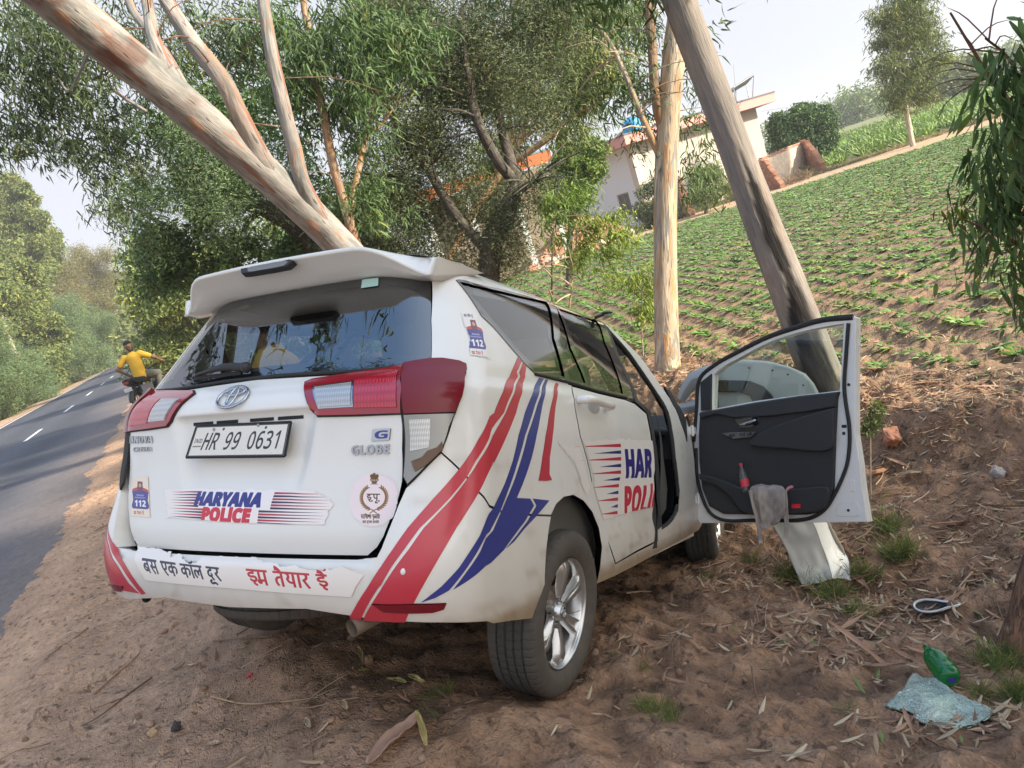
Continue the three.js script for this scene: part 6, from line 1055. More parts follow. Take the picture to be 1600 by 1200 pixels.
{
  const wood = [
    ['dusty blue-green bush at the road edge, nearest of the wood across the road', [[-20, 560, 42, 1.9], [5, 600, 43, 1.5], [30, 612, 46, 1.3], [25, 570, 46, 1.7], [-25, 610, 40, 1.5], [60, 608, 52, 1.2]], [[0, 560, 43], [10, 640, 43]], 'fine', 'blue', 3.0],
    ['olive tree with bare white stem at the edge of the wood', [[0, 480, 60, 2.6], [35, 500, 60, 2.5], [65, 530, 62, 2.0], [5, 430, 64, 2.6], [-30, 500, 58, 3], [45, 460, 64, 2.0], [60, 570, 60, 1.6]], [[-5, 470, 58], [15, 530, 57], [45, 610, 56]], 'broad', 'olive', 2.8],
    ['tallest yellow-green tree of the wood, standing against the sky', [[10, 340, 85, 3.4], [22, 308, 85, 2.0], [45, 368, 85, 2.6], [20, 390, 85, 3.4], [70, 385, 88, 2.4], [-10, 370, 84, 3.5], [15, 290, 85, 1.8], [60, 400, 88, 1.6], [50, 420, 86, 3]], [[30, 330, 85], [60, 420, 85], [120, 560, 85]], 'broad', 'olive', 3.4],
    ['brownish feathery thorn tree beside the tallest tree of the wood', [[105, 425, 96, 3.0], [140, 415, 100, 2.8], [95, 465, 92, 3.2], [150, 450, 100, 3.2], [120, 480, 96, 3.0], [170, 440, 104, 2.2]], [[120, 440, 98], [150, 520, 98], [175, 575, 98]], 'fine', 'thorn', 6.0],
    ['grey-green thorn bush overhanging the road before the bend', [[85, 555, 68, 2.0], [110, 530, 75, 2.5], [140, 540, 85, 2.4], [120, 570, 76, 1.7], [95, 505, 74, 2.4], [150, 565, 90, 1.8], [130, 500, 84, 2.6]], [[110, 530, 76], [130, 590, 76]], 'fine', 'blue', 4.2],
    ['pale olive tree where the road bends away', [[180, 465, 120, 4.0], [175, 510, 112, 3.4], [200, 500, 130, 3.6], [195, 540, 125, 2.6], [165, 545, 105, 2.4], [210, 455, 132, 3.0], [215, 525, 140, 2.6]], [[190, 480, 122], [215, 555, 122]], 'broad', 'olive', 5.0],
    ['dark far tree closing the view at the end of the road', [[235, 500, 160, 4.0], [250, 480, 165, 4.2], [228, 530, 155, 2.6], [262, 510, 170, 3.0], [245, 455, 160, 3.4], [275, 490, 175, 3.4]], [[245, 490, 162], [258, 528, 162]], 'broad', 'gum', 6.0],
  ];
  wood.forEach(([label, list, stem, k, m, size], i) => treeAt('roadside_tree', label, list, stem, k, LEAF[m], 330 + i, { size, count: 1500 / (size * size) + 6, warm: 0.25, twigs: 10, twigLen: 3, bark: i === 1 ? B.cream(0.2) : B.dark(0.2), r: [0.34, 0.24, 0.16, 0.08], group: undefined, rough: true }));
  // right of the road, behind the car and the row: what closes the view under the crowns
  [[3.9, -22, 1.4, 0.8, 4.2, 0.8, 1.3, 'broad', 'deep', 1.5, 'dark bush behind the leaning trunk, left of the acacia'], [1.6, -30, 1.5, 1, 5.2, 1, 1.5, 'broad', 'gum', 1.8, 'green tree by the road behind the car roof'], [1.4, -46, 2.2, 1, 7, 1.2, 1.8, 'broad', 'olive', 2.2, 'yellow-green tree at the right road edge in the distance'], [6.0, -27, 1.8, 1, 5, 0.9, 1.4, 'broad', 'gum', 1.7, 'green bush under the dark acacia'], [3.2, -70, 3, 1.5, 8, 1.5, 2.2, 'broad', 'olive', 3, 'far tree on the right of the road']]
    .forEach(([x, z, w, lo, hi, r0, r1, k, m, s, label], i) => bush('roadside_tree', label, x, z, P3(10, w, lo, hi, r0, r1, 360 + i), k, LEAF[m], 380 + i, { size: s, count: 150, warm: 0.4 }));
}
function treeAt(name, label, list, stem, kind, mat, seedN, o = {}) { // clumps and stem given as they are seen
  reseed(seedN); const t = thing(name, label, o.category || 'tree', null, o.group), bark = o.bark || B.cream(0.15);
  const p = rooted(stem, 0.2); mesh('trunk', tube(p, o.r || [0.12, 0.1, 0.08, 0.05], 10, { step: 0.3, tint: o.tint || plainTint, wobble: 0.12 }), bark, t);
  if (o.twigs) twigs(p, o.twigs, o.twigLen || 1.5, 0.02, bark, t);
  const all = o.rough ? list.flatMap((c) => [[c[0], c[1], c[2], c[3] * 0.8, c[4]], ...[0, 1, 2, 3].map(() => { const a = rnd() * 6.283, k = c[3] * FOCAL / c[2]; return [c[0] + Math.cos(a) * k * rr(0.6, 1.05), c[1] + Math.sin(a) * k * rr(0.6, 1.05), c[2] + gauss() * c[3], c[3] * rr(0.22, 0.42), 1.5]; })]) : list;
  crownOf('crown', t, all.map(([x, y, d, r, n = 1]) => [at(x, y, d), r, Math.round((o.count || 200) * r * r * n) + 4, 0.9]), kind, mat, { size: o.size || 2, warm: o.warm, dry: o.dry, gaps: o.gaps ?? -0.4 });
  return t;
}
treeAt('field_tree', 'slender tree standing alone at the far edge of the field', [[1385, 20, 38, 0.9], [1420, 5, 38, 1.1], [1400, 60, 38, 1.0], [1440, 45, 38, 1.0], [1385, 100, 38, 0.8], [1425, 110, 38, 1.1], [1455, 80, 38, 0.7, 0.8], [1400, 140, 38, 0.7], [1440, 140, 38, 0.7, 0.8], [1410, -30, 38, 1.0], [1470, 85, 38, 0.4, 0.8], [1400, 165, 38, 0.35, 0.8], [1372, 60, 38, 0.4, 0.8]], [[1402, -20, 38], [1408, 60, 38], [1412, 120, 38], [1416, 170, 38], [1427, 231, 38]], 'gum', LEAF.olive, 401, { size: 1.9, count: 170, twigs: 16, r: [0.15, 0.13, 0.12, 0.09, 0.05], warm: 0.2 });
treeAt('round_tree', 'round dark green tree between the house and the far field', [[1225, 205, 48, 1.0], [1250, 195, 48, 1.2], [1280, 200, 48, 1.1], [1235, 230, 48, 1.1], [1270, 225, 48, 1.2], [1255, 180, 48, 0.7], [1285, 180, 48, 0.6], [1215, 190, 48, 0.5], [1290, 220, 48, 0.7], [1250, 250, 48, 1]], [[1250, 200, 48], [1255, 240, 48], [1258, 262, 48]], 'broad', LEAF.mango, 402, { size: 2.2, count: 300, bark: B.dark(0.15) });
treeAt('far_tree', 'hazy rounded tree by the far track beyond the field', [[1475, 130, 95, 2.6], [1505, 122, 95, 2.6], [1490, 118, 95, 2.2], [1465, 145, 95, 1.8], [1515, 138, 95, 2.0]], [[1490, 125, 95], [1493, 155, 95]], 'broad', LEAF.olive, 403, { size: 5, count: 60, bark: B.dark(0.15), r: [0.3, 0.2, 0.1] });
treeAt('house_bush', 'olive bush against the left wall of the house', [[1010, 300, 40, 0.55], [1030, 290, 40, 0.6], [1005, 330, 40, 0.6], [1035, 325, 40, 0.7], [1020, 345, 40, 0.5]], [[1020, 310, 40], [1020, 350, 40]], 'broad', LEAF.kikar, 404, { size: 1.3, count: 420, category: 'bush', bark: B.dark(0.15) });
treeAt('house_bush', 'grey-green bush before the long wall of the house', [[1095, 270, 38, 0.6], [1115, 265, 38, 0.5], [1090, 300, 38, 0.6], [1110, 300, 38, 0.5], [1130, 285, 38, 0.4, 0.6]], [[1100, 280, 38], [1102, 315, 38]], 'gum', LEAF.gum, 405, { size: 1.5, count: 420, category: 'bush', bark: B.dark(0.15) });
treeAt('leafy_tree', 'fresh green bushy tree between the acacia and the house', [[895, 260, 24, 0.6], [925, 240, 24, 0.55], [870, 280, 24, 0.55], [905, 300, 24, 0.5], [880, 240, 24, 0.4], [930, 270, 24, 0.35], [860, 320, 24, 0.4]], [[895, 270, 24], [893, 330, 24], [890, 385, 24]], 'broad', LEAF.fresh, 406, { size: 1.3, count: 420, bark: B.dark(0.15) });
treeAt('sapling', 'thin sapling with dark stem and hanging leaves beside the car roof', [[882, 325, 12, 0.26], [868, 365, 12, 0.14], [900, 300, 12, 0.24], [915, 345, 12, 0.2], [858, 335, 12, 0.13], [890, 395, 12, 0.12, 0.7], [870, 300, 12, 0.18, 0.7]], [[872, 330, 12], [864, 380, 12], [862, 430, 12.1], [864, 490, 12.2]], 'gum', LEAF.fresh, 407, { size: 0.9, count: 420, r: [0.016, 0.014, 0.01], category: 'sapling', tint: () => [0.35, 0.3, 0.25], twigs: 14, twigLen: 0.5 });
treeAt('sapling', 'light-stemmed sapling with bright yellow-green leaves in front of the house', [[950, 335, 12, 0.18], [928, 335, 12, 0.2], [962, 362, 12, 0.16], [910, 375, 12, 0.18], [942, 385, 12, 0.15], [968, 325, 12, 0.10], [895, 395, 12, 0.12], [982, 350, 12, 0.08]], [[905, 345, 12], [898, 400, 12], [893, 450, 12.1], [888, 500, 12.2]], 'gum', LEAF.lime, 408, { size: 0.95, count: 420, r: [0.018, 0.015, 0.01], category: 'sapling', tint: () => [0.8, 0.7, 0.55], twigs: 14, twigLen: 0.6 });
treeAt('sapling', 'low bright sapling against the straight cream trunk', [[1005, 425, 11, 0.15, 0.8], [1010, 455, 11, 0.15], [998, 475, 11, 0.12], [985, 430, 11, 0.16, 0.6], [955, 425, 11.5, 0.2, 0.4], [1012, 480, 11, 0.08]], [[1005, 430, 11], [1003, 470, 11], [1002, 500, 11.1]], 'gum', LEAF.lime, 409, { size: 0.8, count: 640, r: [0.012, 0.01, 0.006], category: 'sapling' });
treeAt('weed', 'small yellow-green weed beside the open door on the bank', [[1362, 655, 5.6, 0.05], [1369, 640, 5.6, 0.035], [1358, 670, 5.6, 0.03]], [[1363, 650, 5.6], [1360, 690, 5.6]], 'broad', LEAF.olive, 410, { size: 0.4, count: 4200, r: [0.006, 0.005, 0.003], category: 'weed' });
{ // far wood beyond the fields, one mass in the haze
  reseed(411); const cl = []; for (let i = 0; i < 46; i++) { const x = 1205 + i * 9.6 + gauss() * 6; cl.push([x, 182 - (x - 1300) * 0.30 + gauss() * 5 + (x < 1300 ? 8 : 0), rr(150, 190), rr(3.2, 4.8)]); }
  const t = thing('far_wood', 'hazy line of trees on the horizon beyond the fields', 'wood'); t.userData.kind = 'stuff';
  crownOf('far_wood', t, cl.map(([x, y, d, r]) => [at(x, y, d), r, 60, 1.1]), 'broad', LEAF.gum, { size: 9 });
  for (let k = 0; k < 40; k++) { }
}

// ---------------------------------------------------------------- house and walls beyond the field
{
  const a = at(1003, 300, 42.5), b = at(1203, 262, 47), gy = -0.95, along = b.clone().sub(a).setY(0), Ln = along.length(), dir = along.clone().normalize(), out = V(-dir.z, 0, dir.x); if (out.dot(EYE.clone().sub(a)) < 0) out.negate();
  const h = thing('house', 'pale pink flat-roofed house with overhanging roof slab beyond the field', 'house', V(a.x, gy, a.z));
  h.quaternion.setFromRotationMatrix(new THREE.Matrix4().makeBasis(dir, V(0, 1, 0), dir.clone().cross(V(0, 1, 0))));
  const s = dir.clone().cross(V(0, 1, 0)).dot(out); // local z towards the eye when positive
  const Z = (z) => z * s;
  const wallM = std(0.43, 0.385, 0.345, 0.9, { bumpMap: sandMap, bumpScale: 0.004 }), pink = std(0.58, 0.28, 0.25, 0.85), D = 6.5, H = 4.6;
  const wall = (x0, x1, z0, z1, y0 = 0, y1 = H) => box(Math.abs(x1 - x0), y1 - y0, Math.abs(z1 - z0), (x0 + x1) / 2, (y0 + y1) / 2, Z((z0 + z1) / 2));
  mesh('wall', [wall(0, 1.6, -0.2, 0), wall(2.6, Ln, -0.2, 0), wall(1.6, 2.6, -0.2, 0, 2.15), wall(Ln - 0.2, Ln, -D, -0.2), wall(0.2, Ln - 0.2, -D, -D + 0.2)], wallM, h);
  mesh('wall', [wall(0, 0.2, -1.2, -0.2), wall(0, 0.2, -D, -2.3), wall(0, 0.2, -2.3, -1.2, 2.2), wall(0, 0.2, -2.3, -1.2, 0, 0.9)], std(0.66, 0.66, 0.68, 0.9), h);  // left face: the bluish tone of its shade is put into the wall colour
  const win = mesh('window', [wall(0.09, 0.14, -2.3, -1.2, 0.9, 2.2)], std(0.10, 0.11, 0.12, 0.3), h); mesh('window_frame', [wall(0.05, 0.2, -2.3, -2.22, 0.9, 2.2), wall(0.05, 0.2, -1.28, -1.2, 0.9, 2.2), wall(0.05, 0.2, -1.78, -1.72, 0.9, 2.2), wall(0.05, 0.2, -2.22, -1.28, 0.9, 0.98), wall(0.05, 0.2, -2.22, -1.28, 2.12, 2.2)], std(0.30, 0.24, 0.16, 0.8), win);
  mesh('door', wall(1.6, 2.6, -0.14, -0.08, 0, 2.15), std(0.035, 0.035, 0.04, 0.6), h);
  mesh('corner_column', wall(-0.06, 0.42, -0.42, 0.05), std(0.55, 0.46, 0.40, 0.85), h);
  mesh('roof_slab', new THREE.BoxGeometry(Ln + 1.7, 0.5, D + 1.7).translate(Ln / 2 - 0.1, H + 0.25, Z(-D / 2 + 0.1)), pink, h);
  mesh('roof_cap', new THREE.BoxGeometry(Ln + 1.78, 0.08, D + 1.78).translate(Ln / 2 - 0.1, H + 0.54, Z(-D / 2 + 0.1)), std(0.14, 0.14, 0.15, 0.9), h);
  mesh('upper_room', wall(Ln * 0.35, Ln * 0.62, -D + 1, -2, H + 0.5, H + 1.2), wallM, h);
  const roofAt = (px_, d) => at(px_, 0, d);
  const tk = thing('water_tank', 'blue plastic water tank on the house roof', 'water tank', at(990, 207, 44.5));
  mesh('tank_body', new THREE.LatheGeometry([[0, 0], [0.54, 0], [0.56, 0.05], [0.56, 0.25], [0.54, 0.28], [0.56, 0.31], [0.56, 0.5], [0.54, 0.53], [0.56, 0.56], [0.55, 0.72], [0.42, 0.86], [0.2, 0.92], [0, 0.92]].map((p) => new THREE.Vector2(...p)), 28), std(0.03, 0.26, 0.52, 0.5), tk); mesh('tank_lid', new THREE.CylinderGeometry(0.18, 0.2, 0.08, 20).translate(0, 0.95, 0), std(0.05, 0.2, 0.4, 0.5), tk);
  tk.position.y -= 0.1; 
  const sp = thing('solar_panel', 'solar panel on a slanted metal stand on the house roof', 'solar panel', null);
  const c = [[1146, 137, 43.5], [1178, 117, 43.5], [1166, 131, 45.2], [1134, 150, 45.2]].map((p) => at(...p)), n = c[1].clone().sub(c[0]).cross(c[3].clone().sub(c[0])).normalize().multiplyScalar(0.05), P = [...c, ...c.map((p) => p.clone().add(n))];
  mesh('panel_face', geom(P.flatMap((p) => [p.x, p.y, p.z]), { idx: [0, 1, 2, 0, 2, 3, 4, 6, 5, 4, 7, 6, 0, 4, 1, 1, 4, 5, 1, 5, 2, 2, 5, 6, 2, 6, 3, 3, 6, 7, 3, 7, 0, 0, 7, 4] }).toNonIndexed(), std(0.10, 0.12, 0.17, 0.25), sp);
  mesh('panel_frame', [0, 1, 2, 3].map((i) => tube([c[i], c[(i + 1) % 4]], [0.035, 0.035], 5, { n: 1 })), std(0.5, 0.5, 0.52, 0.4), sp);
  for (const [i, x, y] of [[1, 1176, 152], [0, 1150, 158], [2, 1170, 152]]) mesh('leg', tube([c[i], at(x, y, 44)], [0.03, 0.03], 5, { n: 1 }), std(0.45, 0.45, 0.46, 0.5), sp);
  const an = thing('aerial_pole', 'thin aerial pole on the house roof by the solar panel', 'pole', null); mesh('pole', tube([at(1151, 160, 45), at(1146, 100, 45)], [0.025, 0.02], 5, { n: 1 }), std(0.3, 0.3, 0.3), an);
}
const brickM = [std(0.40, 0.20, 0.13, 0.92), std(0.46, 0.26, 0.175, 0.92), std(0.33, 0.16, 0.11, 0.92)];
function brickwall(t, A, Bp, heights, thick, name = 'bricks') { // courses laid from A to B; heights gives the top at either end and between
  const d = Bp.clone().sub(A).setY(0), L = d.length(), u = d.clone().normalize(), by = [[], [], []], ry = Math.atan2(-u.z, u.x);
  for (let r = 0; r * 0.085 < Math.max(...heights); r++) for (let k = -0.5 * (r % 2); k * 0.24 < L; k++) {
    const x = clamp((k + 0.5) * 0.24, 0.05, L - 0.05), f = x / L * (heights.length - 1), i = Math.min(heights.length - 2, Math.floor(f)); if (r * 0.085 > lerp(heights[i], heights[i + 1], f - i) + rr(-0.04, 0.04)) continue;
    by[Math.floor(rnd() * 3)].push(new THREE.BoxGeometry(0.225, 0.073, thick).rotateY(ry).translate(A.x + u.x * x, A.y + r * 0.085 + 0.04, A.z + u.z * x));
  }
  by.forEach((g, i) => { if (g.length) mesh(name, g, brickM[i], t).userData.kind = 'stuff'; });
}
{
  reseed(501); const g = (x, y, d) => at(x, y, d).setY(-0.95);
  const t = thing('brick_pen', 'broken three-sided brick wall with plastered back at the field edge before the house', 'wall');
  const A = g(1198, 290, 40.5), Bq = g(1262, 262, 44.5), C = g(1288, 268, 41), A2 = g(1222, 290, 38.6);
  brickwall(t, A, A2, [1.7, 1.6, 0.9, 0.25], 0.24); brickwall(t, Bq, C, [1.9, 1.75, 1.2, 0.45], 0.26); brickwall(t, A, Bq, [1.72, 1.78, 1.85], 0.20);
  const d = Bq.clone().sub(A).setY(0), u = d.clone().normalize(), nn = V(-u.z, 0, u.x); if (nn.dot(EYE.clone().sub(A)) < 0) nn.negate();
  mesh('plaster', slab([[0.12, 0], [d.length() - 0.12, 0], [d.length() - 0.12, 1.72], [0.12, 1.6]], 0.05, 0.01).applyMatrix4(new THREE.Matrix4().makeBasis(u, V(0, 1, 0), u.clone().cross(V(0, 1, 0))).setPosition(A.clone().addScaledVector(nn, 0.14))), std(0.80, 0.66, 0.52, 0.95, { map: sandMap }), t);
  const low = thing('brick_wall', 'low plastered brick wall running to the left of the brick pen', 'wall'); brickwall(low, g(1130, 300, 42.5), g(1196, 285, 41.5), [0.9, 1.1, 1.3], 0.22);
  const ramp = thing('brick_stub', 'slanting stub of plastered brick wall beside the straight trunk', 'wall'); brickwall(ramp, g(1066, 310, 42), g(1080, 330, 39.5), [2.3, 1.3, 0.3], 0.3);
  const rub = thing('brick_heap', 'collapsed heap of red bricks and plaster behind the saplings', 'rubble');
  brickwall(rub, g(838, 385, 37), g(905, 352, 38.5), [0.5, 1.5, 1.9], 0.26); brickwall(rub, g(905, 352, 38.5), g(965, 335, 39), [1.9, 1.4, 0.6], 0.26);
  for (let k = 0; k < 46; k++) { const s = rr(0.08, 0.3), q = g(lerp(800, 985, rnd()), 350, rr(36, 39)); q.y = -0.9 + rnd() * 0.3; mesh('rubble', new THREE.DodecahedronGeometry(s, 0).rotateY(rnd() * 6).rotateX(rnd() * 6).translate(q.x, q.y, q.z), k % 3 ? std(0.46, 0.37, 0.28, 0.95) : brickM[k % 2], rub); }
  const junk = thing('brushwood_heap', 'heap of dry brushwood lying inside the brick pen', 'brushwood'), sticks = [];
  for (let k = 0; k < 260; k++) { const q = g(rr(1222, 1272), 275, rr(38.6, 40.6)); q.y = -0.95 + Math.abs(gauss()) * 0.35; const e = q.clone().add(V(gauss() * 0.5, rr(-0.1, 0.4), gauss() * 0.5)); sticks.push(tube([q, q.clone().lerp(e, 0.5).add(V(0, 0.08, 0)), e], [0.012, 0.009, 0.004], 4, { n: 2 })); }
  mesh('brushwood', sticks, std(0.21, 0.145, 0.09, 0.95), junk).userData.kind = 'stuff';
}
{ // low building behind the acacia: an orange painted fascia on white posts
  const a = at(640, 290, 36), b = at(860, 240, 36), gy = -0.9, d = b.clone().sub(a).setY(0), L = d.length(), u = d.clone().normalize(), s = thing('roadside_stall', 'low stall with an orange fascia and white posts behind the acacia', 'stall', V(a.x, gy, a.z));
  s.quaternion.setFromRotationMatrix(new THREE.Matrix4().makeBasis(u, V(0, 1, 0), u.clone().cross(V(0, 1, 0)))); const top = at(845, 243, 36).y - gy;
  mesh('fascia', box(L, 0.5, 0.12, L / 2, top - 0.12, 0), std(0.60, 0.17, 0.06, 0.8), s); mesh('roof_sheet', box(L, 0.08, 3, L / 2, top + 0.2, -1.5), std(0.20, 0.32, 0.42, 0.7), s);
  for (const k of [0.05, 0.35, 0.68, 0.93]) mesh('post', box(0.28, top - 0.3, 0.28, L * k, (top - 0.3) / 2, -0.2), std(0.62, 0.61, 0.58, 0.85), s);
  mesh('back_wall', box(L, top - 0.3, 0.15, L / 2, (top - 0.3) / 2, -2.6), std(0.34, 0.27, 0.21, 0.9), s);
}
{ // wires
  const w = (a, b, label) => { const t = thing('power_line', label, 'wire'), m = a.clone().lerp(b, 0.5); m.y -= 0.4; mesh('wire', tube([a, m, b], [0.012, 0.012], 4, { n: 16 }), std(0.08, 0.08, 0.08), t); };
  w(at(1190, 174, 60), at(1620, 92, 90), 'thin wire stretched from the house across the sky to the right'); w(at(40, 452, 52), at(260, 408, 70), 'thin wire crossing above the wood on the left of the road');
}

// ---------------------------------------------------------------- crops and ground cover
{
  reseed(510);
  const leafy = (n, h, w, up, s) => { reseed(s); const pos = [], idx = [], color = []; for (let i = 0; i < n; i++) { const a = rnd() * 6.283, d = V(Math.cos(a), rr(up * 0.4, up), Math.sin(a)).normalize(), k = rr(0.7, 1.25); leafBlade(h * rr(0.6, 1.1), w * rr(0.7, 1.2), 0.35, pos, idx, V(gauss() * 0.03, 0, gauss() * 0.03), d, d.clone().cross(V(gauss() * 0.3, 1, gauss() * 0.3)).normalize(), color, [k, k, k * 0.9]); } return geom(pos, { idx, color }); };
  const scatter = (name, label, geoms, mat, list) => { const per = geoms.map(() => []); list.forEach((l, i) => per[i % geoms.length].push(l)); const t = thing(name, label); t.userData.kind = 'stuff'; const m = new THREE.Matrix4(), q = new THREE.Quaternion(), e = new THREE.Euler(); per.forEach((L, v) => { const im = new THREE.InstancedMesh(geoms[v], mat, L.length); L.forEach(([p, s, c, tilt = 0.15], i) => { m.compose(p, q.setFromEuler(e.set(gauss() * tilt, rnd() * 6.283, gauss() * tilt)), V(s, s, s)); im.setMatrixAt(i, m); im.setColorAt(i, c); }); im.name = name; im.userData.kind = 'stuff'; shade(im); t.add(im); }); return t; };
  const list = [];
  for (let r = -20; r < 150; r++) for (let k = -10; k < 420; k++) { // rows of young plants
    const o = r * ROW_GAP, s = k * 0.14 + gauss() * 0.05, x = ROWN.x * o + ROW.x * s + gauss() * 0.022, z = ROWN.z * o + ROW.z * s + gauss() * 0.022;
    if (x < bankX(z) + 0.6 || beyond(x, z) > -3.6 || z > 4 || x > 60) continue;
    const d = Math.hypot(x, z), v = fbm(x * 0.22, z * 0.22, 3, 3), dens = clamp(0.92 + 0.8 * smooth(6, 13, d) + 0.6 * v + 0.3 * n3(x * 1.3, z * 1.3)); if (rnd() > dens * smooth(0, 0.9, x - bankX(z) - 0.5)) continue;
    const k2 = rr(0.75, 1.3), yel = rnd() < 0.12 ? 1.3 : 1; list.push([spot(x, z, -0.01), rr(0.45, 1.15) * lerp(1.0, 1.3, smooth(7, 22, d)), col(k2 * yel, k2, k2 * 0.85)]);
  }
  scatter('crop_plants', 'rows of low young green plants growing in the field', [leafy(11, 0.17, 0.05, 1.1, 21), leafy(9, 0.20, 0.045, 0.8, 22)], leafMat(0.15, 0.265, 0.05), list);
  const tall = []; for (let i = 0; i < 26000; i++) { const x = rr(28, 130), z = rr(-130, 10), f = beyond(x, z); if (f < 2.4 || f > 60 || x - 0.25 * f < 33) continue; if (rnd() > 1.3 - f / 60) continue; const k = rr(0.7, 1.25); tall.push([spot(x, z, -0.05), rr(0.9, 1.5), col(k, k, k)]); }
  scatter('tall_crop', 'tall green fodder crop in the field beyond the lone tree', [leafy(14, 0.95, 0.10, 2.6, 31), leafy(12, 0.85, 0.11, 2.0, 32)], leafMat(0.23, 0.35, 0.08), tall);
  const dryG = []; for (let i = 0; i < 2600; i++) { const s = rr(-6, 32), f = Math.abs(gauss()) * 2.2 + 0.6, x = 17.9 + 0.882 * s - (-0.471) * -f * -1, z = -37.2 + 0.471 * s - 0.882 * f; const k = rr(0.7, 1.2), gr = rnd() < 0.3; dryG.push([spot(x, z, -0.03), rr(0.6, 1.5), gr ? col(0.45 * k, 0.75 * k, 0.3 * k) : col(k, k, k)]); }
  scatter('dry_grass', 'dry straw-coloured grass along the far edge of the field', [leafy(14, 0.32, 0.012, 2.2, 33)], leafMat(0.36, 0.28, 0.15), dryG);
  const verge = []; for (let i = 0; i < 5200; i++) { const z = -20 - 150 * rnd() * rnd(), x = -9.3 - Math.abs(gauss()) * 1.2; const k = rr(0.6, 1.2), gr = rnd() < 0.55; verge.push([spot(x, z, -0.02), rr(0.8, 2.2), gr ? col(0.5 * k, 0.75 * k, 0.3 * k) : col(k, k, k * 0.8)]); }
  scatter('verge_grass', 'rough grass and weeds along the far side of the road', [leafy(13, 0.3, 0.02, 1.8, 34)], leafMat(0.30, 0.27, 0.12), verge);
  // leaf litter and bark: thick below the bank and under the trees, thin on the sand
  const gumLeaf = (s) => { reseed(s); const pos = [], idx = [], color = []; leafBlade(0.11, 0.018, 0.10 * gauss(), pos, idx, V(-0.055, 0.004, 0), V(1, 0.05, 0.1 * gauss()).normalize(), V(0, 0.1 * gauss(), 1).normalize(), color, [1, 1, 1]); return geom(pos, { idx, color }); };
  const tones = [[0.33, 0.20, 0.11], [0.42, 0.29, 0.17], [0.23, 0.13, 0.08], [0.48, 0.38, 0.25], [0.14, 0.08, 0.052], [0.36, 0.20, 0.12]];
  const litter = [], thick = (x, z) => { const b = bankX(z); return clamp(0.9 * smooth(1.7, 2.7, x + 0.5 * n3(x * 1.4, z * 1.4)) * smooth(b + 0.5, b - 0.5, x) + 0.9 * smooth(b - 0.2, b + 0.15, x) * smooth(b + 1.6, b + 0.4, x) + 0.03 + 0.25 * smooth(0.0, 0.3, fbm(x * 2, z * 2, 2, 3)) * smooth(0.2, 1.5, x)) * (0.25 + 1.5 * smooth(-0.12, 0.3, fbm(x * 1.5, z * 1.5, 12, 3))); };
  for (let i = 0; i < 90000 && litter.length < 21000; i++) { const x = rr(-1.2, 7.2), z = rr(-11, -0.5); if (rnd() > thick(x, z)) continue; const c = tones[Math.floor(rnd() * 6)], k = rr(0.7, 1.2), green = rnd() < 0.02; litter.push([spot(x, z, 0.004 + 0.012 * rnd()), rr(0.35, 1.0), green ? col(0.16, 0.22, 0.06) : col(c[0] * k, c[1] * k, c[2] * k), 0.28]); }
  scatter('leaf_litter', 'fallen dry gum leaves scattered over the slope and below the bank', [1, 2, 3, 4, 5].map((s) => gumLeaf(60 + s)), new THREE.MeshStandardMaterial({ color: 0xffffff, vertexColors: true, roughness: 0.8 }), litter);
  const stick = (s) => { reseed(s); const a = V(-0.5, 0, 0), b = V(0.5, 0, 0); return merge([tube([a, V(-0.15, 0.02 * gauss(), 0.10 * gauss()), V(0.2, 0.03 * gauss(), 0.10 * gauss()), b], [0.012, 0.010, 0.008, 0.003], 5, { n: 8 }), tube([V(-0.1, 0, 0), V(0.1, 0.02, 0.12), V(0.22, 0.03, 0.2)], [0.005, 0.004, 0.002], 4, { n: 4 })]); };
  const sticks = []; for (let i = 0; i < 12000 && sticks.length < 1500; i++) { const x = rr(-1.2, 6.8), z = rr(-10, -0.6); if (rnd() > thick(x, z) * 0.8 + 0.03) continue; const k = rr(0.6, 1.3), c = rnd() < 0.5 ? [0.24, 0.15, 0.09] : [0.40, 0.29, 0.19]; sticks.push([spot(x, z, 0.008), Math.pow(rnd(), 2) * 0.42 + 0.07, col(c[0] * k, c[1] * k, c[2] * k), 0.12]); }
  scatter('twig_litter', 'dry twigs lying about on the ground', [stick(71), stick(72), stick(73)], std(1, 1, 1, 0.9), sticks);
  const bark = (s) => { reseed(s); const pos = [], idx = []; for (let i = 0; i <= 8; i++) { const t = i / 8, w = 0.035 * Math.sin(Math.PI * (0.1 + 0.8 * t)) * (1 + 0.4 * gauss()); for (let j = 0; j < 4; j++) { const a = (j / 3 - 0.5) * 2.4; pos.push(t - 0.5, 0.03 * (1 - Math.cos(a)) + 0.05 * Math.sin(t * 3 + s), Math.sin(a) * w); } if (i < 8) for (let j = 0; j < 3; j++) { const q = i * 4 + j; idx.push(q, q + 1, q + 4, q + 1, q + 5, q + 4); } } return geom(pos, { idx }); };
  const barks = []; for (let i = 0; i < 9000 && barks.length < 520; i++) { const x = rr(1.2, 7), z = rr(-10, -0.6); if (rnd() > thick(x, z)) continue; const k = rr(0.7, 1.3); barks.push([spot(x, z, 0.015), rr(0.12, 0.5), col(0.36 * k, 0.21 * k, 0.13 * k), 0.2]); }
  scatter('bark_litter', 'curled strips of shed bark on the slope', [bark(1), bark(2), bark(3)], std(1, 1, 1, 0.9), barks);
  const pebble = new THREE.DodecahedronGeometry(0.012, 1).scale(1.2, 0.7, 1), peb = []; for (let i = 0; i < 1300; i++) { const x = rr(-1.5, 4.5), z = rr(-7, -0.6), k = rr(0.6, 1.4); peb.push([spot(x, z, 0.002), Math.pow(rnd(), 4) * 1.7 + 0.2, col(0.27 * k, 0.17 * k, 0.11 * k), 1]); }
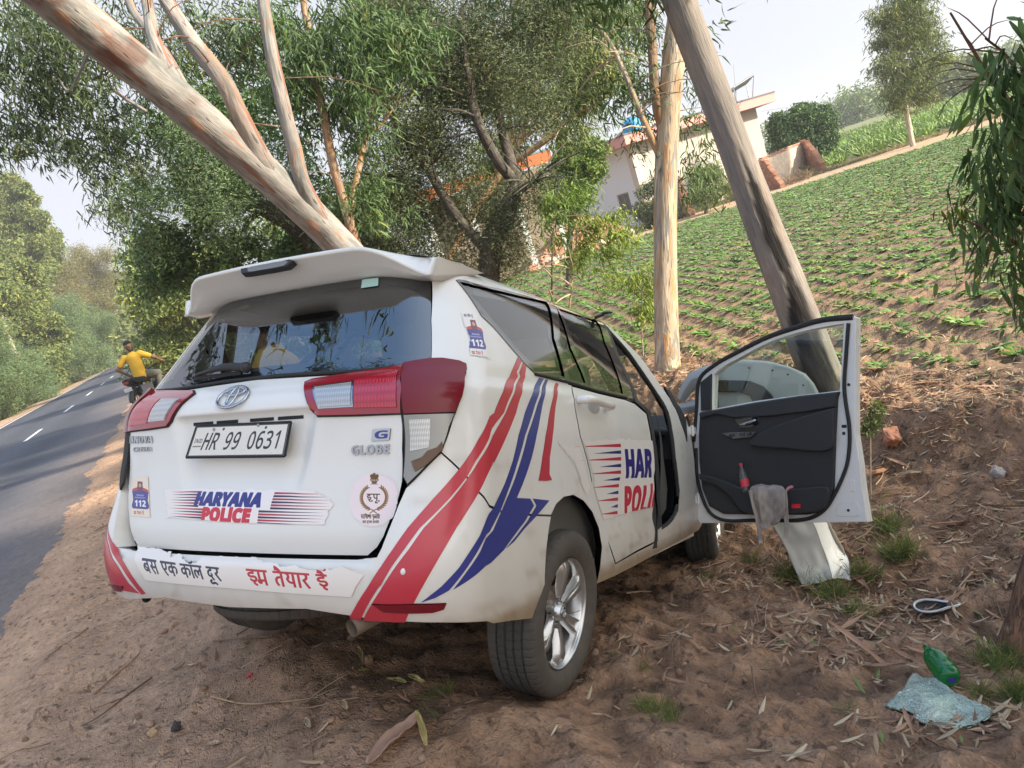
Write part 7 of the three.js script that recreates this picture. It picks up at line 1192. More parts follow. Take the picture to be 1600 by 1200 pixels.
  scatter('pebbles', 'small clods and pebbles on the sandy ground', [pebble], std(1, 1, 1, 0.95), peb);
  // tufts of grass
  const blades = (s) => { reseed(s); const pos = [], idx = [], color = []; for (let i = 0; i < 26; i++) { const a = rnd() * 6.283, d = V(Math.cos(a) * rr(0.1, 0.9), 1, Math.sin(a) * rr(0.1, 0.9)).normalize(), k = rr(0.7, 1.3), dry = rnd() < 0.2; leafBlade(rr(0.1, 0.3), rr(0.003, 0.006), rr(0.1, 0.6), pos, idx, V(gauss() * 0.06, 0, gauss() * 0.06), d, d.clone().cross(V(0.3, 0.4, 1)).normalize(), color, dry ? [2.6 * k, 1.7 * k, 1.2 * k] : [k, k, k]); } return geom(pos, { idx, color }); };
  const tufts = [], put = (px_, py_, n, spread, s) => { for (let i = 0; i < n; i++) { const p = onGround(px_ + gauss() * spread, py_ + gauss() * spread * 0.4); tufts.push([p, s * rr(0.6, 1.3), col(rr(0.8, 1.2), rr(0.9, 1.2), 0.9)]); } };
  put(1025, 1105, 16, 26, 0.35); put(1045, 1125, 7, 14, 0.35); put(690, 1085, 9, 16, 0.28); put(660, 1120, 4, 20, 0.25); put(1240, 905, 22, 28, 0.55); put(1300, 930, 20, 30, 0.6); put(1350, 900, 16, 24, 0.6); put(1340, 960, 12, 24, 0.5); put(1405, 870, 26, 22, 0.75); put(1390, 830, 14, 16, 0.8); put(1560, 1040, 34, 30, 0.55); put(1590, 1090, 20, 20, 0.5); put(1530, 1090, 8, 14, 0.4); put(1180, 880, 8, 18, 0.45); put(1010, 1045, 6, 12, 0.3); put(1110, 900, 4, 20, 0.4); put(1320, 1110, 4, 20, 0.25);
  scatter('grass', 'tufts of thin green grass on the slope', [blades(81), blades(82), blades(83)], leafMat(0.15, 0.20, 0.07), tufts);
}

// ---------------------------------------------------------------- people
// one smooth body from tapered limbs: bones [a, b, ra, rb], meshed where their blended distance is nil
function skin(bones, cell, k = 0.03, bump) {
  const lo = V(1e9, 1e9, 1e9), hi = V(-1e9, -1e9, -1e9);
  for (const [a, b, ra, rb] of bones) for (const [p, r] of [[a, ra], [b, rb]]) { lo.min(p.clone().subScalar(r + 3 * cell)); hi.max(p.clone().addScalar(r + 3 * cell)); }
  const n = hi.clone().sub(lo).divideScalar(cell).ceil(), NX = n.x + 1, NY = n.y + 1, NZ = n.z + 1, f = new Float32Array(NX * NY * NZ), q = V(), ab = V(), ap = V();
  for (let z = 0, i = 0; z < NZ; z++) for (let y = 0; y < NY; y++) for (let x = 0; x < NX; x++, i++) {
    q.set(lo.x + x * cell, lo.y + y * cell, lo.z + z * cell); let d = 1e9;
    for (const [a, b, ra, rb, flat] of bones) { ab.subVectors(b, a); ap.subVectors(q, a); const t = clamp(ap.dot(ab) / Math.max(1e-9, ab.lengthSq())); ap.addScaledVector(ab, -t); let e; if (flat) e = Math.hypot(ap.x / flat[0], ap.y / flat[1], ap.z / flat[2]) - lerp(ra, rb, t); else e = ap.length() - lerp(ra, rb, t); const h = clamp(0.5 + 0.5 * (d - e) / k); d = lerp(d, e, h) - k * h * (1 - h); }
    f[i] = d + (bump ? bump(q) : 0);
  }
  const id = new Int32Array(f.length).fill(-1), pos = [], idx = [], sx = 1, sy = NX, sz = NX * NY;
  for (let z = 0; z + 1 < NZ; z++) for (let y = 0; y + 1 < NY; y++) for (let x = 0; x + 1 < NX; x++) { // surface nets
    const i = x + y * sy + z * sz; let c = 0, px_ = 0, py_ = 0, pz_ = 0;
    for (let e = 0; e < 12; e++) { const ax = e >> 2, u = e & 1, v = (e >> 1) & 1, o = ax === 0 ? [0, u, v] : ax === 1 ? [u, 0, v] : [u, v, 0], a = i + o[0] * sx + o[1] * sy + o[2] * sz, b = a + [sx, sy, sz][ax]; if (f[a] < 0 === f[b] < 0) continue; const t = f[a] / (f[a] - f[b]); c++; px_ += x + o[0] + (ax === 0 ? t : 0); py_ += y + o[1] + (ax === 1 ? t : 0); pz_ += z + o[2] + (ax === 2 ? t : 0); }
    if (c) { id[i] = pos.length / 3; pos.push(lo.x + px_ / c * cell, lo.y + py_ / c * cell, lo.z + pz_ / c * cell); }
  }
  for (let z = 1; z + 1 < NZ; z++) for (let y = 1; y + 1 < NY; y++) for (let x = 1; x + 1 < NX; x++) { const i = x + y * sy + z * sz; for (const [s, u, v] of [[sx, sy, sz], [sy, sz, sx], [sz, sx, sy]]) { if (f[i] < 0 === f[i + s] < 0) continue; const a = id[i], b = id[i - u], c = id[i - u - v], d = id[i - v]; f[i] < 0 ? idx.push(a, b, c, a, c, d) : idx.push(a, c, b, a, d, c); } }
  return geom(pos, { idx });
}
function person(label, J, o = {}) { // J: joints in metres; the face looks along J.face
  const b = [], S = (a, c, ra, rb, flat) => b.push([a, c, ra, rb, flat]), sides = ['L', 'R'];
  const body = [[J.hip, J.waist, 0.135, 0.115], [J.waist, J.chest, 0.115, 0.135], [J.chest, J.neck, 0.10, 0.058], [J.neck, J.head, 0.056, 0.06]];
  const head = J.head, f = J.face.clone().normalize(), up = head.clone().sub(J.neck).normalize(), sd = up.clone().cross(f).normalize(), H = (x, y, z) => head.clone().addScaledVector(sd, x).addScaledVector(up, y).addScaledVector(f, z);
  const face = [[H(0, 0.035, -0.015), H(0, 0.045, -0.005), 0.088, 0.086], [H(0, -0.045, 0.03), H(0, -0.06, 0.045), 0.052, 0.04], [H(0, 0.01, 0.085), H(0, -0.018, 0.104), 0.009, 0.015], [H(0.08, -0.005, -0.005), H(0.084, 0.015, -0.008), 0.014, 0.017], [H(-0.08, -0.005, -0.005), H(-0.084, 0.015, -0.008), 0.014, 0.017], [H(0.04, 0.032, 0.074), H(-0.04, 0.032, 0.074), 0.014, 0.014], [H(0.02, -0.048, 0.086), H(-0.02, -0.048, 0.086), 0.008, 0.008]];
  const arms = [], legs = [];
  for (const s of sides) {
    const sh = J['shoulder' + s], el = J['elbow' + s], wr = J['wrist' + s]; arms.push([J.chest.clone().lerp(sh, 0.55), sh, 0.085, 0.062], [sh, el, 0.056, 0.042], [el, wr, 0.042, 0.028]);
    const d = wr.clone().sub(el).normalize(), pal = wr.clone().addScaledVector(d, 0.05), w = d.clone().cross(V(0, 1, 0)).normalize().multiplyScalar(s === 'L' ? 1 : -1);
    arms.push([wr, pal, 0.026, 0.032]);
    for (let k = 0; k < 4; k++) { const r = pal.clone().addScaledVector(d, 0.025).addScaledVector(w, (k - 1.5) * 0.02), len = [0.03, 0.036, 0.034, 0.026][k], m = r.clone().addScaledVector(d, len), e = m.clone().addScaledVector(d, len * 0.5).add(V(0, -len * 0.9, 0)); arms.push([r, m, 0.0095, 0.009], [m, e, 0.009, 0.0075]); }
    const th = wr.clone().addScaledVector(d, 0.03).addScaledVector(w, -0.035); arms.push([wr.clone().addScaledVector(d, 0.02), th, 0.014, 0.011], [th, th.clone().addScaledVector(d, 0.03).add(V(0, -0.01, 0)), 0.011, 0.008]);
    const hp = J['thigh' + s], kn = J['knee' + s], an = J['ankle' + s]; legs.push([hp, kn, 0.088, 0.062], [kn, an, 0.06, 0.04], [an, an.clone().add(J.toe), 0.042, 0.03]);
  }
  const m = mesh('person', skin([...body, ...face, ...arms, ...legs], o.cell || 0.014, 0.028), std(0.20, 0.105, 0.06, 0.6), scene); tag(m, label, 'person');
  const wrinkle = (q) => 0.006 * n3(q.x * 14, q.y * 9, q.z * 14);
  const sleeve = sides.flatMap((s) => { const sh = J['shoulder' + s], el = J['elbow' + s]; return [[J.chest.clone().lerp(sh, 0.5), sh, 0.10, 0.078], [sh, sh.clone().lerp(el, 0.62), 0.074, 0.066]]; });
  mesh('shirt', skin([[J.hip.clone().lerp(J.waist, -0.1), J.waist, 0.158, 0.142], [J.waist, J.chest, 0.142, 0.155], [J.chest, J.neck.clone().lerp(J.chest, 0.25), 0.125, 0.078], ...sleeve], 0.014, 0.035, wrinkle), std(0.62, 0.36, 0.035, 0.85), m);
  mesh('trousers', skin([[J.hip, J.hip.clone().lerp(J.waist, 0.1), 0.148, 0.14], ...sides.flatMap((s) => [[J.hip, J['thigh' + s], 0.12, 0.105], [J['thigh' + s], J['knee' + s], 0.105, 0.078], [J['knee' + s], J['ankle' + s].clone().lerp(J['knee' + s], 0.1), 0.076, 0.062]])], 0.016, 0.03, wrinkle), std(0.10, 0.10, 0.085, 0.9), m);
  mesh('shoes', sides.map((s) => skin([[J['ankle' + s].clone().add(V(0, -0.02, 0)), J['ankle' + s].clone().addScaledVector(J.toe, 1.05), 0.052, 0.04]], 0.015)), std(0.05, 0.045, 0.04, 0.7), m);
  mesh('hair', skin([[H(0, 0.075, -0.035), H(0, 0.085, -0.005), 0.088, 0.084], [H(0, 0.115, 0.03), H(0, 0.125, 0.055), 0.05, 0.035], [H(0, 0.0, -0.06), H(0, 0.03, -0.055), 0.06, 0.075], [H(0.07, 0.03, 0.0), H(-0.07, 0.03, 0.0), 0.022, 0.022]], 0.01, 0.02, (q) => 0.008 * n3(q.x * 50, q.y * 50, q.z * 50)), std(0.012, 0.010, 0.010, 0.6), m);
  mesh('beard', skin([[H(0.062, -0.035, 0.02), H(0.03, -0.085, 0.055), 0.02, 0.022], [H(-0.062, -0.035, 0.02), H(-0.03, -0.085, 0.055), 0.02, 0.022], [H(0.03, -0.085, 0.055), H(-0.03, -0.085, 0.055), 0.024, 0.024], [H(0.028, -0.036, 0.088), H(-0.028, -0.036, 0.088), 0.008, 0.008]], 0.008, 0.015), std(0.014, 0.012, 0.011, 0.8), m);
  for (const s of [1, -1]) { const e = mesh('eye', new THREE.SphereGeometry(0.011, 10, 8).translate(...H(0.033 * s, 0.014, 0.074).toArray()), std(0.5, 0.48, 0.46, 0.3), m); mesh('pupil', new THREE.SphereGeometry(0.006, 8, 6).translate(...H(0.033 * s, 0.014, 0.082).toArray()), std(0.01, 0.008, 0.008, 0.2), e); }
  return m;
}
{ // rider sitting on his motorcycle, looking back
  const p = at(227, 604, 18.4), gy = ground(p.x, p.z), F = V(0.36, 0, -0.93).normalize(), R = V(-F.z, 0, F.x), O = V(p.x, gy, p.z), W = (x, y, z) => O.clone().addScaledVector(R, x).addScaledVector(F, z).add(V(0, y, 0)); // x to his right, z ahead
  const hipY = 0.90;
  const L = (px_, py_, d) => at(px_, py_, d);
  const toEye = EYE.clone().sub(at(206, 546, 18.4)).setY(0).normalize();
  person('bearded rider in yellow T-shirt sitting on a motorcycle, looking back over his shoulder', {
    hip: W(0, hipY, 0), waist: W(-0.01, hipY + 0.18, 0.02), chest: W(-0.03, hipY + 0.40, 0.07), neck: W(-0.03, hipY + 0.56, 0.08), head: W(-0.03, hipY + 0.70, 0.08), face: toEye.clone().multiplyScalar(0.95).add(R.clone().multiplyScalar(0.45)).add(V(0, -0.08, 0)),
    shoulderL: W(-0.22, hipY + 0.47, 0.06), elbowL: W(-0.44, hipY + 0.26, -0.04), wristL: W(-0.30, hipY + 0.06, 0.08), shoulderR: W(0.16, hipY + 0.47, 0.08), elbowR: W(0.40, hipY + 0.30, 0.16), wristR: W(0.42, hipY + 0.17, 0.42),
    thighL: W(-0.1, hipY - 0.03, 0.06), kneeL: W(-0.26, hipY - 0.10, 0.42), ankleL: W(-0.3, 0.12, 0.30), thighR: W(0.1, hipY - 0.03, 0.06), kneeR: W(0.24, hipY - 0.10, 0.44), ankleR: W(0.22, 0.34, 0.22), toe: F.clone().multiplyScalar(0.17).add(V(0, -0.05, 0)),
  }, { cell: 0.013 });
  const m = thing('motorcycle', 'black motorcycle under the rider in yellow on the road verge', 'motorcycle', O); m.quaternion.setFromRotationMatrix(new THREE.Matrix4().makeBasis(F, V(0, 1, 0), R)); // x ahead
  const black = std(0.02, 0.02, 0.022, 0.4);
  for (const x of [-0.62, 0.66]) { const w = new THREE.Group(); w.name = 'wheel'; w.position.set(x, 0.30, 0); m.add(w); mesh('tyre', new THREE.TorusGeometry(0.25, 0.05, 10, 36), M.rubber, w); mesh('rim', [new THREE.TorusGeometry(0.205, 0.014, 8, 36), ...[0, 1, 2, 3, 4].map((k) => box(0.035, 0.2, 0.02, 0, 0.1, 0).rotateZ(k * 1.2566)), new THREE.CylinderGeometry(0.05, 0.05, 0.1, 14).rotateX(Math.PI / 2)], M.steel, w); }
  mesh('fork', [tube([V(0.66, 0.3, 0.08), V(0.46, 0.86, 0.08)], [0.022, 0.025], 8), tube([V(0.66, 0.3, -0.08), V(0.46, 0.86, -0.08)], [0.022, 0.025], 8)], M.steel, m);
  mesh('handlebar', tube([V(0.34, 1.02, -0.36), V(0.42, 1.0, -0.2), V(0.46, 0.94, 0), V(0.42, 1.0, 0.2), V(0.34, 1.02, 0.36)], [0.014, 0.014], 8), M.dark, m);
  for (const s of [1, -1]) { const r = mesh('mirror', [tube([V(0.4, 1.02, 0.22 * s), V(0.42, 1.14, 0.3 * s)], [0.006, 0.006], 6), new THREE.SphereGeometry(1, 14, 10).scale(0.015, 0.045, 0.065).translate(0.42, 1.17, 0.32 * s)], black, m); }
  mesh('headlamp', new THREE.SphereGeometry(0.09, 16, 12).scale(0.8, 1, 1).translate(0.58, 0.88, 0), black, m);
  mesh('fuel_tank', new THREE.SphereGeometry(1, 24, 16).scale(0.26, 0.14, 0.15).translate(0.2, 0.82, 0), black, m); mesh('seat', slab([[-0.62, 0.78], [-0.3, 0.76], [0.02, 0.74], [0.02, 0.8], [-0.3, 0.84], [-0.66, 0.88], [-0.68, 0.84]], 0.26, 0.03), M.dark, m);
  mesh('tail_piece', slab([[-0.5, 0.7], [-0.85, 0.82], [-0.86, 0.88], [-0.6, 0.86], [-0.3, 0.76]], 0.16, 0.02), black, m); mesh('tail_lamp', box(0.03, 0.06, 0.12, -0.87, 0.84, 0), M.red, m); mesh('number_plate', box(0.01, 0.09, 0.18, -0.9, 0.68, 0), std(0.6, 0.6, 0.58, 0.6), m);
  mesh('mudguard', [new THREE.TorusGeometry(0.33, 0.06, 6, 20, 2.0).scale(1, 1, 1.1).rotateZ(0.9).translate(-0.62, 0.3, 0), new THREE.TorusGeometry(0.32, 0.05, 6, 20, 1.8).rotateZ(0.5).translate(0.66, 0.3, 0)], black, m);
  mesh('engine', [new THREE.CylinderGeometry(0.13, 0.13, 0.26, 18).rotateX(Math.PI / 2).translate(0.0, 0.36, 0), box(0.2, 0.26, 0.2, 0.12, 0.52, 0), box(0.3, 0.14, 0.22, 0.0, 0.42, 0)], M.steel, m); mesh('frame', [tube([V(0.42, 0.9, 0), V(0.3, 0.4, 0), V(-0.1, 0.28, 0), V(-0.62, 0.3, 0.09)], [0.02, 0.02], 8), tube([V(0.4, 0.86, 0), V(-0.1, 0.72, 0), V(-0.62, 0.76, 0)], [0.02, 0.02], 8), tube([V(-0.62, 0.3, 0.1), V(-0.5, 0.76, 0.1)], [0.025, 0.025], 8)], M.dark, m);
  mesh('silencer', tube([V(0.1, 0.3, 0.14), V(-0.3, 0.28, 0.16), V(-0.8, 0.36, 0.17)], [0.025, 0.045, 0.045], 12), M.chrome, m); mesh('side_stand', tube([V(0, 0.28, -0.1), V(-0.02, 0.02, -0.26)], [0.014, 0.014], 6), M.dark, m); mesh('foot_peg', tube([V(0.05, 0.3, -0.24), V(0.05, 0.3, 0.24)], [0.014, 0.014], 6), M.dark, m);
}
{ // a second man, standing on the far side of the car
  const O = spot(0.50, -4.95), F = V(0.85, 0, 0.2).normalize(), R = V(-F.z, 0, F.x), W = (x, y, z) => O.clone().addScaledVector(R, x).addScaledVector(F, z).add(V(0, y * 1.06, 0));
  person('person in yellow shirt standing beyond the car, seen through its rear window', { hip: W(0, 0.95, 0), waist: W(0, 1.12, 0.01), chest: W(0, 1.34, 0.03), neck: W(0, 1.51, 0.04), head: W(0, 1.64, 0.07), face: F.clone().add(V(0, -0.25, 0.3)), shoulderL: W(-0.19, 1.43, 0.03), elbowL: W(-0.26, 1.16, 0.04), wristL: W(-0.24, 0.95, 0.16), shoulderR: W(0.19, 1.43, 0.03), elbowR: W(0.27, 1.2, 0.12), wristR: W(0.2, 1.08, 0.32), thighL: W(-0.1, 0.9, 0), kneeL: W(-0.12, 0.48, 0.03), ankleL: W(-0.12, 0.07, -0.02), thighR: W(0.1, 0.9, 0), kneeR: W(0.12, 0.48, 0.04), ankleR: W(0.13, 0.07, 0.0), toe: F.clone().multiplyScalar(0.17).add(V(0, -0.03, 0)) }, { cell: 0.015 });
}

// ---------------------------------------------------------------- small things
const doorPoint = (px_, py_, z) => { const dX = V(-Math.cos(TH), 0, Math.sin(TH)), dZ = V(-Math.sin(TH), 0, -Math.cos(TH)), d = carRay(px_, py_), k = (z - eyeCar.clone().sub(hinge).dot(dZ)) / d.dot(dZ); return eyeCar.clone().addScaledVector(d, k).applyMatrix4(car.matrixWorld); };
const carUp = V(0, 1, 0).transformDirection(car.matrixWorld);
{ // drink bottle in the door pocket
  const a = doorPoint(1167, 770, 0.03), b = doorPoint(1157, 724, 0.03), up = b.clone().sub(a), h = up.length(), t = thing('drink_bottle', 'plastic drink bottle with red cap and label in the door pocket', 'bottle', a); t.quaternion.setFromUnitVectors(V(0, 1, 0), up.normalize()); t.scale.setScalar(h / 0.235);
  mesh('bottle_body', new THREE.LatheGeometry([[0, 0.0], [0.028, 0.0], [0.034, 0.012], [0.034, 0.03], [0.032, 0.04], [0.034, 0.05], [0.034, 0.11], [0.035, 0.125], [0.031, 0.155], [0.02, 0.185], [0.0125, 0.205], [0.0125, 0.218]].map((p) => new THREE.Vector2(...p)), 28), new THREE.MeshPhysicalMaterial({ color: col(0.55, 0.52, 0.5), transmission: 0.85, thickness: 0, roughness: 0.06, ior: 1.5 }), t);
  mesh('label', new THREE.CylinderGeometry(0.0348, 0.0348, 0.06, 28, 1, true).translate(0, 0.08, 0), std(0.62, 0.05, 0.075, 0.5, { map: canvas(512, 160, (g, w, k) => { g.fillStyle = '#ffffff'; g.fillRect(0, 0, w, k); g.strokeStyle = 'rgba(255,120,120,1)'; }) }), t); mesh('cap', new THREE.CylinderGeometry(0.0145, 0.0145, 0.022, 20).translate(0, 0.224, 0), std(0.60, 0.02, 0.04, 0.4), t);
  const w = doorPoint(1234, 763, 0.03), r = thing('red_wrapper', 'small pink-red wrapper sticking out of the door pocket', 'wrapper', w); mesh('wrapper', new THREE.SphereGeometry(1, 14, 8).scale(0.03, 0.014, 0.012), std(0.60, 0.20, 0.22, 0.5), r);
}
function sheet(rows, o = {}) { // a soft sheet through rows of points, with thickness
  const m = rows.length, n = rows[0].length, N = o.n || 6, P = rows.map((r) => new THREE.CatmullRomCurve3(r).getPoints((n - 1) * N)), w = P[0].length, cols = [];
  for (let i = 0; i < w; i++) cols.push(new THREE.CatmullRomCurve3(P.map((r) => r[i])).getPoints((m - 1) * N)); const hgt = cols[0].length, th = o.thick || 0.003;
  const at2 = (i, j) => { const p = cols[i][j].clone(); return o.bump ? o.bump(p, i / (w - 1), j / (hgt - 1)) : p; }, G = cols.map((c, i) => c.map((_, j) => at2(i, j)));
  const nor = (i, j) => { const a = G[Math.min(w - 1, i + 1)][j].clone().sub(G[Math.max(0, i - 1)][j]), b = G[i][Math.min(hgt - 1, j + 1)].clone().sub(G[i][Math.max(0, j - 1)]); return a.cross(b).normalize(); };
  const pos = [], uv = [], idx = []; for (const s of [0, 1]) for (let j = 0; j < hgt; j++) for (let i = 0; i < w; i++) { const q = G[i][j].clone().addScaledVector(nor(i, j), s ? th : 0); pos.push(q.x, q.y, q.z); uv.push(i / (w - 1), j / (hgt - 1)); }
  const K = w * hgt; for (let j = 0; j + 1 < hgt; j++) for (let i = 0; i + 1 < w; i++) { const a = j * w + i, b = a + w; if (o.cut && o.cut(i / (w - 1), j / (hgt - 1))) continue; idx.push(a, a + 1, b, a + 1, b + 1, b, K + a, K + b, K + a + 1, K + a + 1, K + b, K + b + 1); }
  for (let i = 0; i + 1 < w; i++) for (const j of [0, hgt - 1]) { const a = j * w + i; idx.push(a, K + a, a + 1, a + 1, K + a, K + a + 1); } for (let j = 0; j + 1 < hgt; j++) for (const i of [0, w - 1]) { const a = j * w + i; idx.push(a, a + w, K + a, a + w, K + a + w, K + a); }
  return geom(pos, { idx, uv });
}
{ // rag hung over the door pocket
  const D = (l, z) => l.map(([x, y], i) => doorPoint(x, y, z + 0.016 * Math.sin(i * 2.1) * (y > 765 ? 1 : 0.4)));
  const t = thing('rag', 'greyish beige rag hanging over the open door pocket', 'cloth');
  const weave = pixels(256, 256, (u, v) => 0.72 + 0.16 * Math.sin(u * 260) * 0.4 + 0.14 * Math.sin(v * 260) * 0.4 + 0.3 * n3(u * 9, v * 9));
  mesh('cloth', sheet([D([[1182, 757], [1190, 756], [1200, 758], [1210, 757], [1222, 759]], 0.035), D([[1172, 763], [1185, 761], [1200, 763], [1215, 762], [1227, 766]], 0.075), D([[1176, 778], [1187, 780], [1202, 782], [1216, 782], [1229, 784]], 0.09), D([[1182, 795], [1190, 800], [1203, 803], [1216, 801], [1229, 797]], 0.085), D([[1186, 808], [1192, 818], [1203, 821], [1213, 817], [1224, 806]], 0.08), D([[1188, 816], [1193, 828], [1203, 823], [1212, 818], [1222, 808]], 0.08)], { n: 7, thick: 0.004, bump: (p, u, v) => p.addScaledVector(AHEAD, 0.010 * Math.sin(u * 19 + v * 3) * v + 0.008 * n3(u * 9, v * 7)) }), std(0.46, 0.385, 0.325, 0.95, { map: weave, bumpMap: weave, bumpScale: 0.002 }), t);
  for (const l of [[[1172, 766], [1178, 790], [1184, 815], [1187, 836], [1189, 849]], [[1226, 766], [1228, 785], [1228, 808], [1229, 826], [1227, 842]]]) mesh('strip', sheet([0, 1, 2, 3, 4].map((k) => [0, 1, 2].map((j) => doorPoint(l[k][0] + (j - 1) * 3.2, l[k][1], 0.085 + 0.012 * Math.sin(k * 2 + j)))), { n: 4, thick: 0.003 }), std(0.44, 0.365, 0.305, 0.95), t);
}
{ // torn piece of bumper leaning under the door
  const g0 = onGround(1256, 915), g1 = onGround(1325, 907), d0 = g0.clone().sub(EYE).dot(AHEAD), d1 = g1.clone().sub(EYE).dot(AHEAD);
  const t = thing('bumper_piece', 'torn-off white bumper piece lying in the grass under the open door', 'car part');
  const R = (l) => l.map((p) => at(...p)), mud = (p) => p;
  mesh('bumper_face', sheet([R([[1202, 812, 4.9], [1225, 812, 4.88], [1250, 811, 4.86], [1268, 810, 4.85]]), R([[1222, 845, lerp(4.9, d0, 0.32)], [1243, 845, lerp(4.88, d0, 0.32)], [1262, 844, lerp(4.86, d0, 0.32)], [1281, 843, lerp(4.85, d0, 0.32)]]), R([[1240, 885, lerp(4.9, d0, 0.72)], [1258, 884, lerp(4.88, d0, 0.72)], [1277, 882, lerp(4.86, d0, 0.72)], [1294, 879, lerp(4.85, d0, 0.72)]]), R([[1253, 913, d0 - 0.02], [1271, 911, d0 - 0.02], [1287, 908, d0 - 0.04], [1301, 904, d0 - 0.06]])], { n: 8, thick: 0.006, bump: (p, u, v) => p.addScaledVector(AHEAD, 0.02 * n3(u * 3, v * 4)) }), std(0.42, 0.415, 0.39, 0.5), t);
  mesh('bumper_rim', sheet([R([[1268, 810, 4.85], [1280, 809, 4.93], [1290, 810, 5.0]]), R([[1281, 843, lerp(4.85, d0, 0.32)], [1296, 846, lerp(4.93, d0, 0.32)], [1308, 848, lerp(5, d0, 0.32)]]), R([[1294, 879, lerp(4.85, d0, 0.72)], [1312, 876, lerp(4.93, d0, 0.7)], [1325, 873, lerp(5, d0, 0.68)]]), R([[1301, 904, d0 - 0.06], [1316, 903, d0 - 0.02], [1328, 906, d1 - 0.03]])], { n: 8, thick: 0.006, bump: (p, u, v) => p.add(V(0, 0.015 * n3(u * 5, v * 9) * u, 0)) }), M.plain, t);
  const edge = R([[1291, 812, 5.0], [1303, 838, lerp(5, d0, 0.26)], [1316, 860, lerp(5, d0, 0.5)], [1320, 872, lerp(5, d0, 0.64)]]); mesh('torn_edge', tube(edge, [0.012, 0.016, 0.012, 0.006], 6, { step: 0.05, wobble: 0.7 }), std(0.28, 0.24, 0.19, 0.9), t);
}
{ // green bottle on its side, seen from the base
  const p = onGround(1491, 1078), dir = V(0.45, 0.12, -0.85).normalize(), t = thing('green_bottle', 'crushed green plastic bottle in the leaves by the rusty trunk', 'bottle', p.clone().add(V(0, 0.045, 0)));
  t.quaternion.setFromUnitVectors(V(0, 1, 0), dir); const s = 0.62;
  mesh('bottle_body', new THREE.LatheGeometry([[0, 0.012], [0.022, 0.0], [0.036, 0.006], [0.045, 0.025], [0.047, 0.06], [0.044, 0.075], [0.047, 0.09], [0.046, 0.15], [0.038, 0.19], [0.02, 0.22], [0.013, 0.24], [0.013, 0.255], [0, 0.255]].map((q) => new THREE.Vector2(...q)), 36), new THREE.MeshPhysicalMaterial({ color: col(0.04, 0.42, 0.14), transmission: 0.75, thickness: 0, roughness: 0.10, ior: 1.5 }), t).geometry.scale(1, 1, 1); t.scale.set(1.0, 0.8, 1.0);
  const a = t.children[0].geometry.attributes.position; for (let i = 0; i < a.count; i++) { const k = 1 + 0.10 * n3(a.getX(i) * 30, a.getY(i) * 30, a.getZ(i) * 30); a.setXYZ(i, a.getX(i) * k, a.getY(i), a.getZ(i) * k); } t.children[0].geometry.computeVertexNormals();
  mesh('bottle_base', new THREE.CylinderGeometry(0.012, 0.016, 0.006, 14).translate(0, 0.004, 0), std(0.03, 0.04, 0.22, 0.4), t);
}
{ // crazed sheet of safety glass
  const t = thing('broken_glass', 'crumpled sheet of pale green crazed safety glass on the ground', 'broken glass');
  const G = (l) => l.map(([x, y, h]) => onGround(x, y).add(V(0, h, 0)));
  const crack = pixels(512, 512, (() => { reseed(601); const pts = Array.from({ length: 900 }, () => [rnd(), rnd()]), cells = {}; for (const q of pts) (cells[Math.floor(q[0] * 24) + ',' + Math.floor(q[1] * 24)] ||= []).push(q); return (u, v) => { let a = 9, b = 9; for (let i = -1; i <= 1; i++) for (let j = -1; j <= 1; j++) for (const q of cells[(Math.floor(u * 24) + i) + ',' + (Math.floor(v * 24) + j)] || []) { const d = Math.hypot(q[0] - u, q[1] - v); if (d < a) { b = a; a = d; } else if (d < b) b = d; } const e = smooth(0.0, 0.006, b - a), s = 0.55 + 0.25 * n3(u * 5, v * 5) + 0.2 * n3(u * 40, v * 40); return [lerp(0.9, s * 0.86, e), lerp(0.95, s, e), lerp(0.92, s * 0.93, e)]; }; })());
  mesh('glass_sheet', sheet([G([[1431, 1066, 0.05], [1450, 1073, 0.045], [1475, 1082, 0.05], [1500, 1097, 0.03], [1530, 1107, 0.03], [1553, 1112, 0.02]]), G([[1412, 1088, 0.035], [1440, 1090, 0.06], [1470, 1098, 0.05], [1500, 1106, 0.06], [1530, 1114, 0.03], [1552, 1120, 0.02]]), G([[1395, 1100, 0.02], [1430, 1108, 0.045], [1465, 1114, 0.06], [1500, 1120, 0.03], [1525, 1126, 0.035], [1545, 1128, 0.02]]), G([[1383, 1107, 0.015], [1415, 1120, 0.02], [1440, 1134, 0.02], [1472, 1141, 0.02], [1500, 1143, 0.015], [1522, 1138, 0.015]])], { n: 7, thick: 0.005, bump: (p, u, v) => p.add(V(0, 0.012 * n3(u * 8, v * 6) + 0.006 * n3(u * 30, v * 24), 0)), cut: (u, v) => (v > 0.93 && n3(u * 14, 3) > 0.1) || (u > 0.95 && n3(v * 9, 7) > 0.05) }), new THREE.MeshPhysicalMaterial({ color: col(0.86, 0.95, 0.88), map: crack, bumpMap: crack, bumpScale: 0.004, roughness: 0.25, transmission: 0.25, thickness: 0 }), t);
}
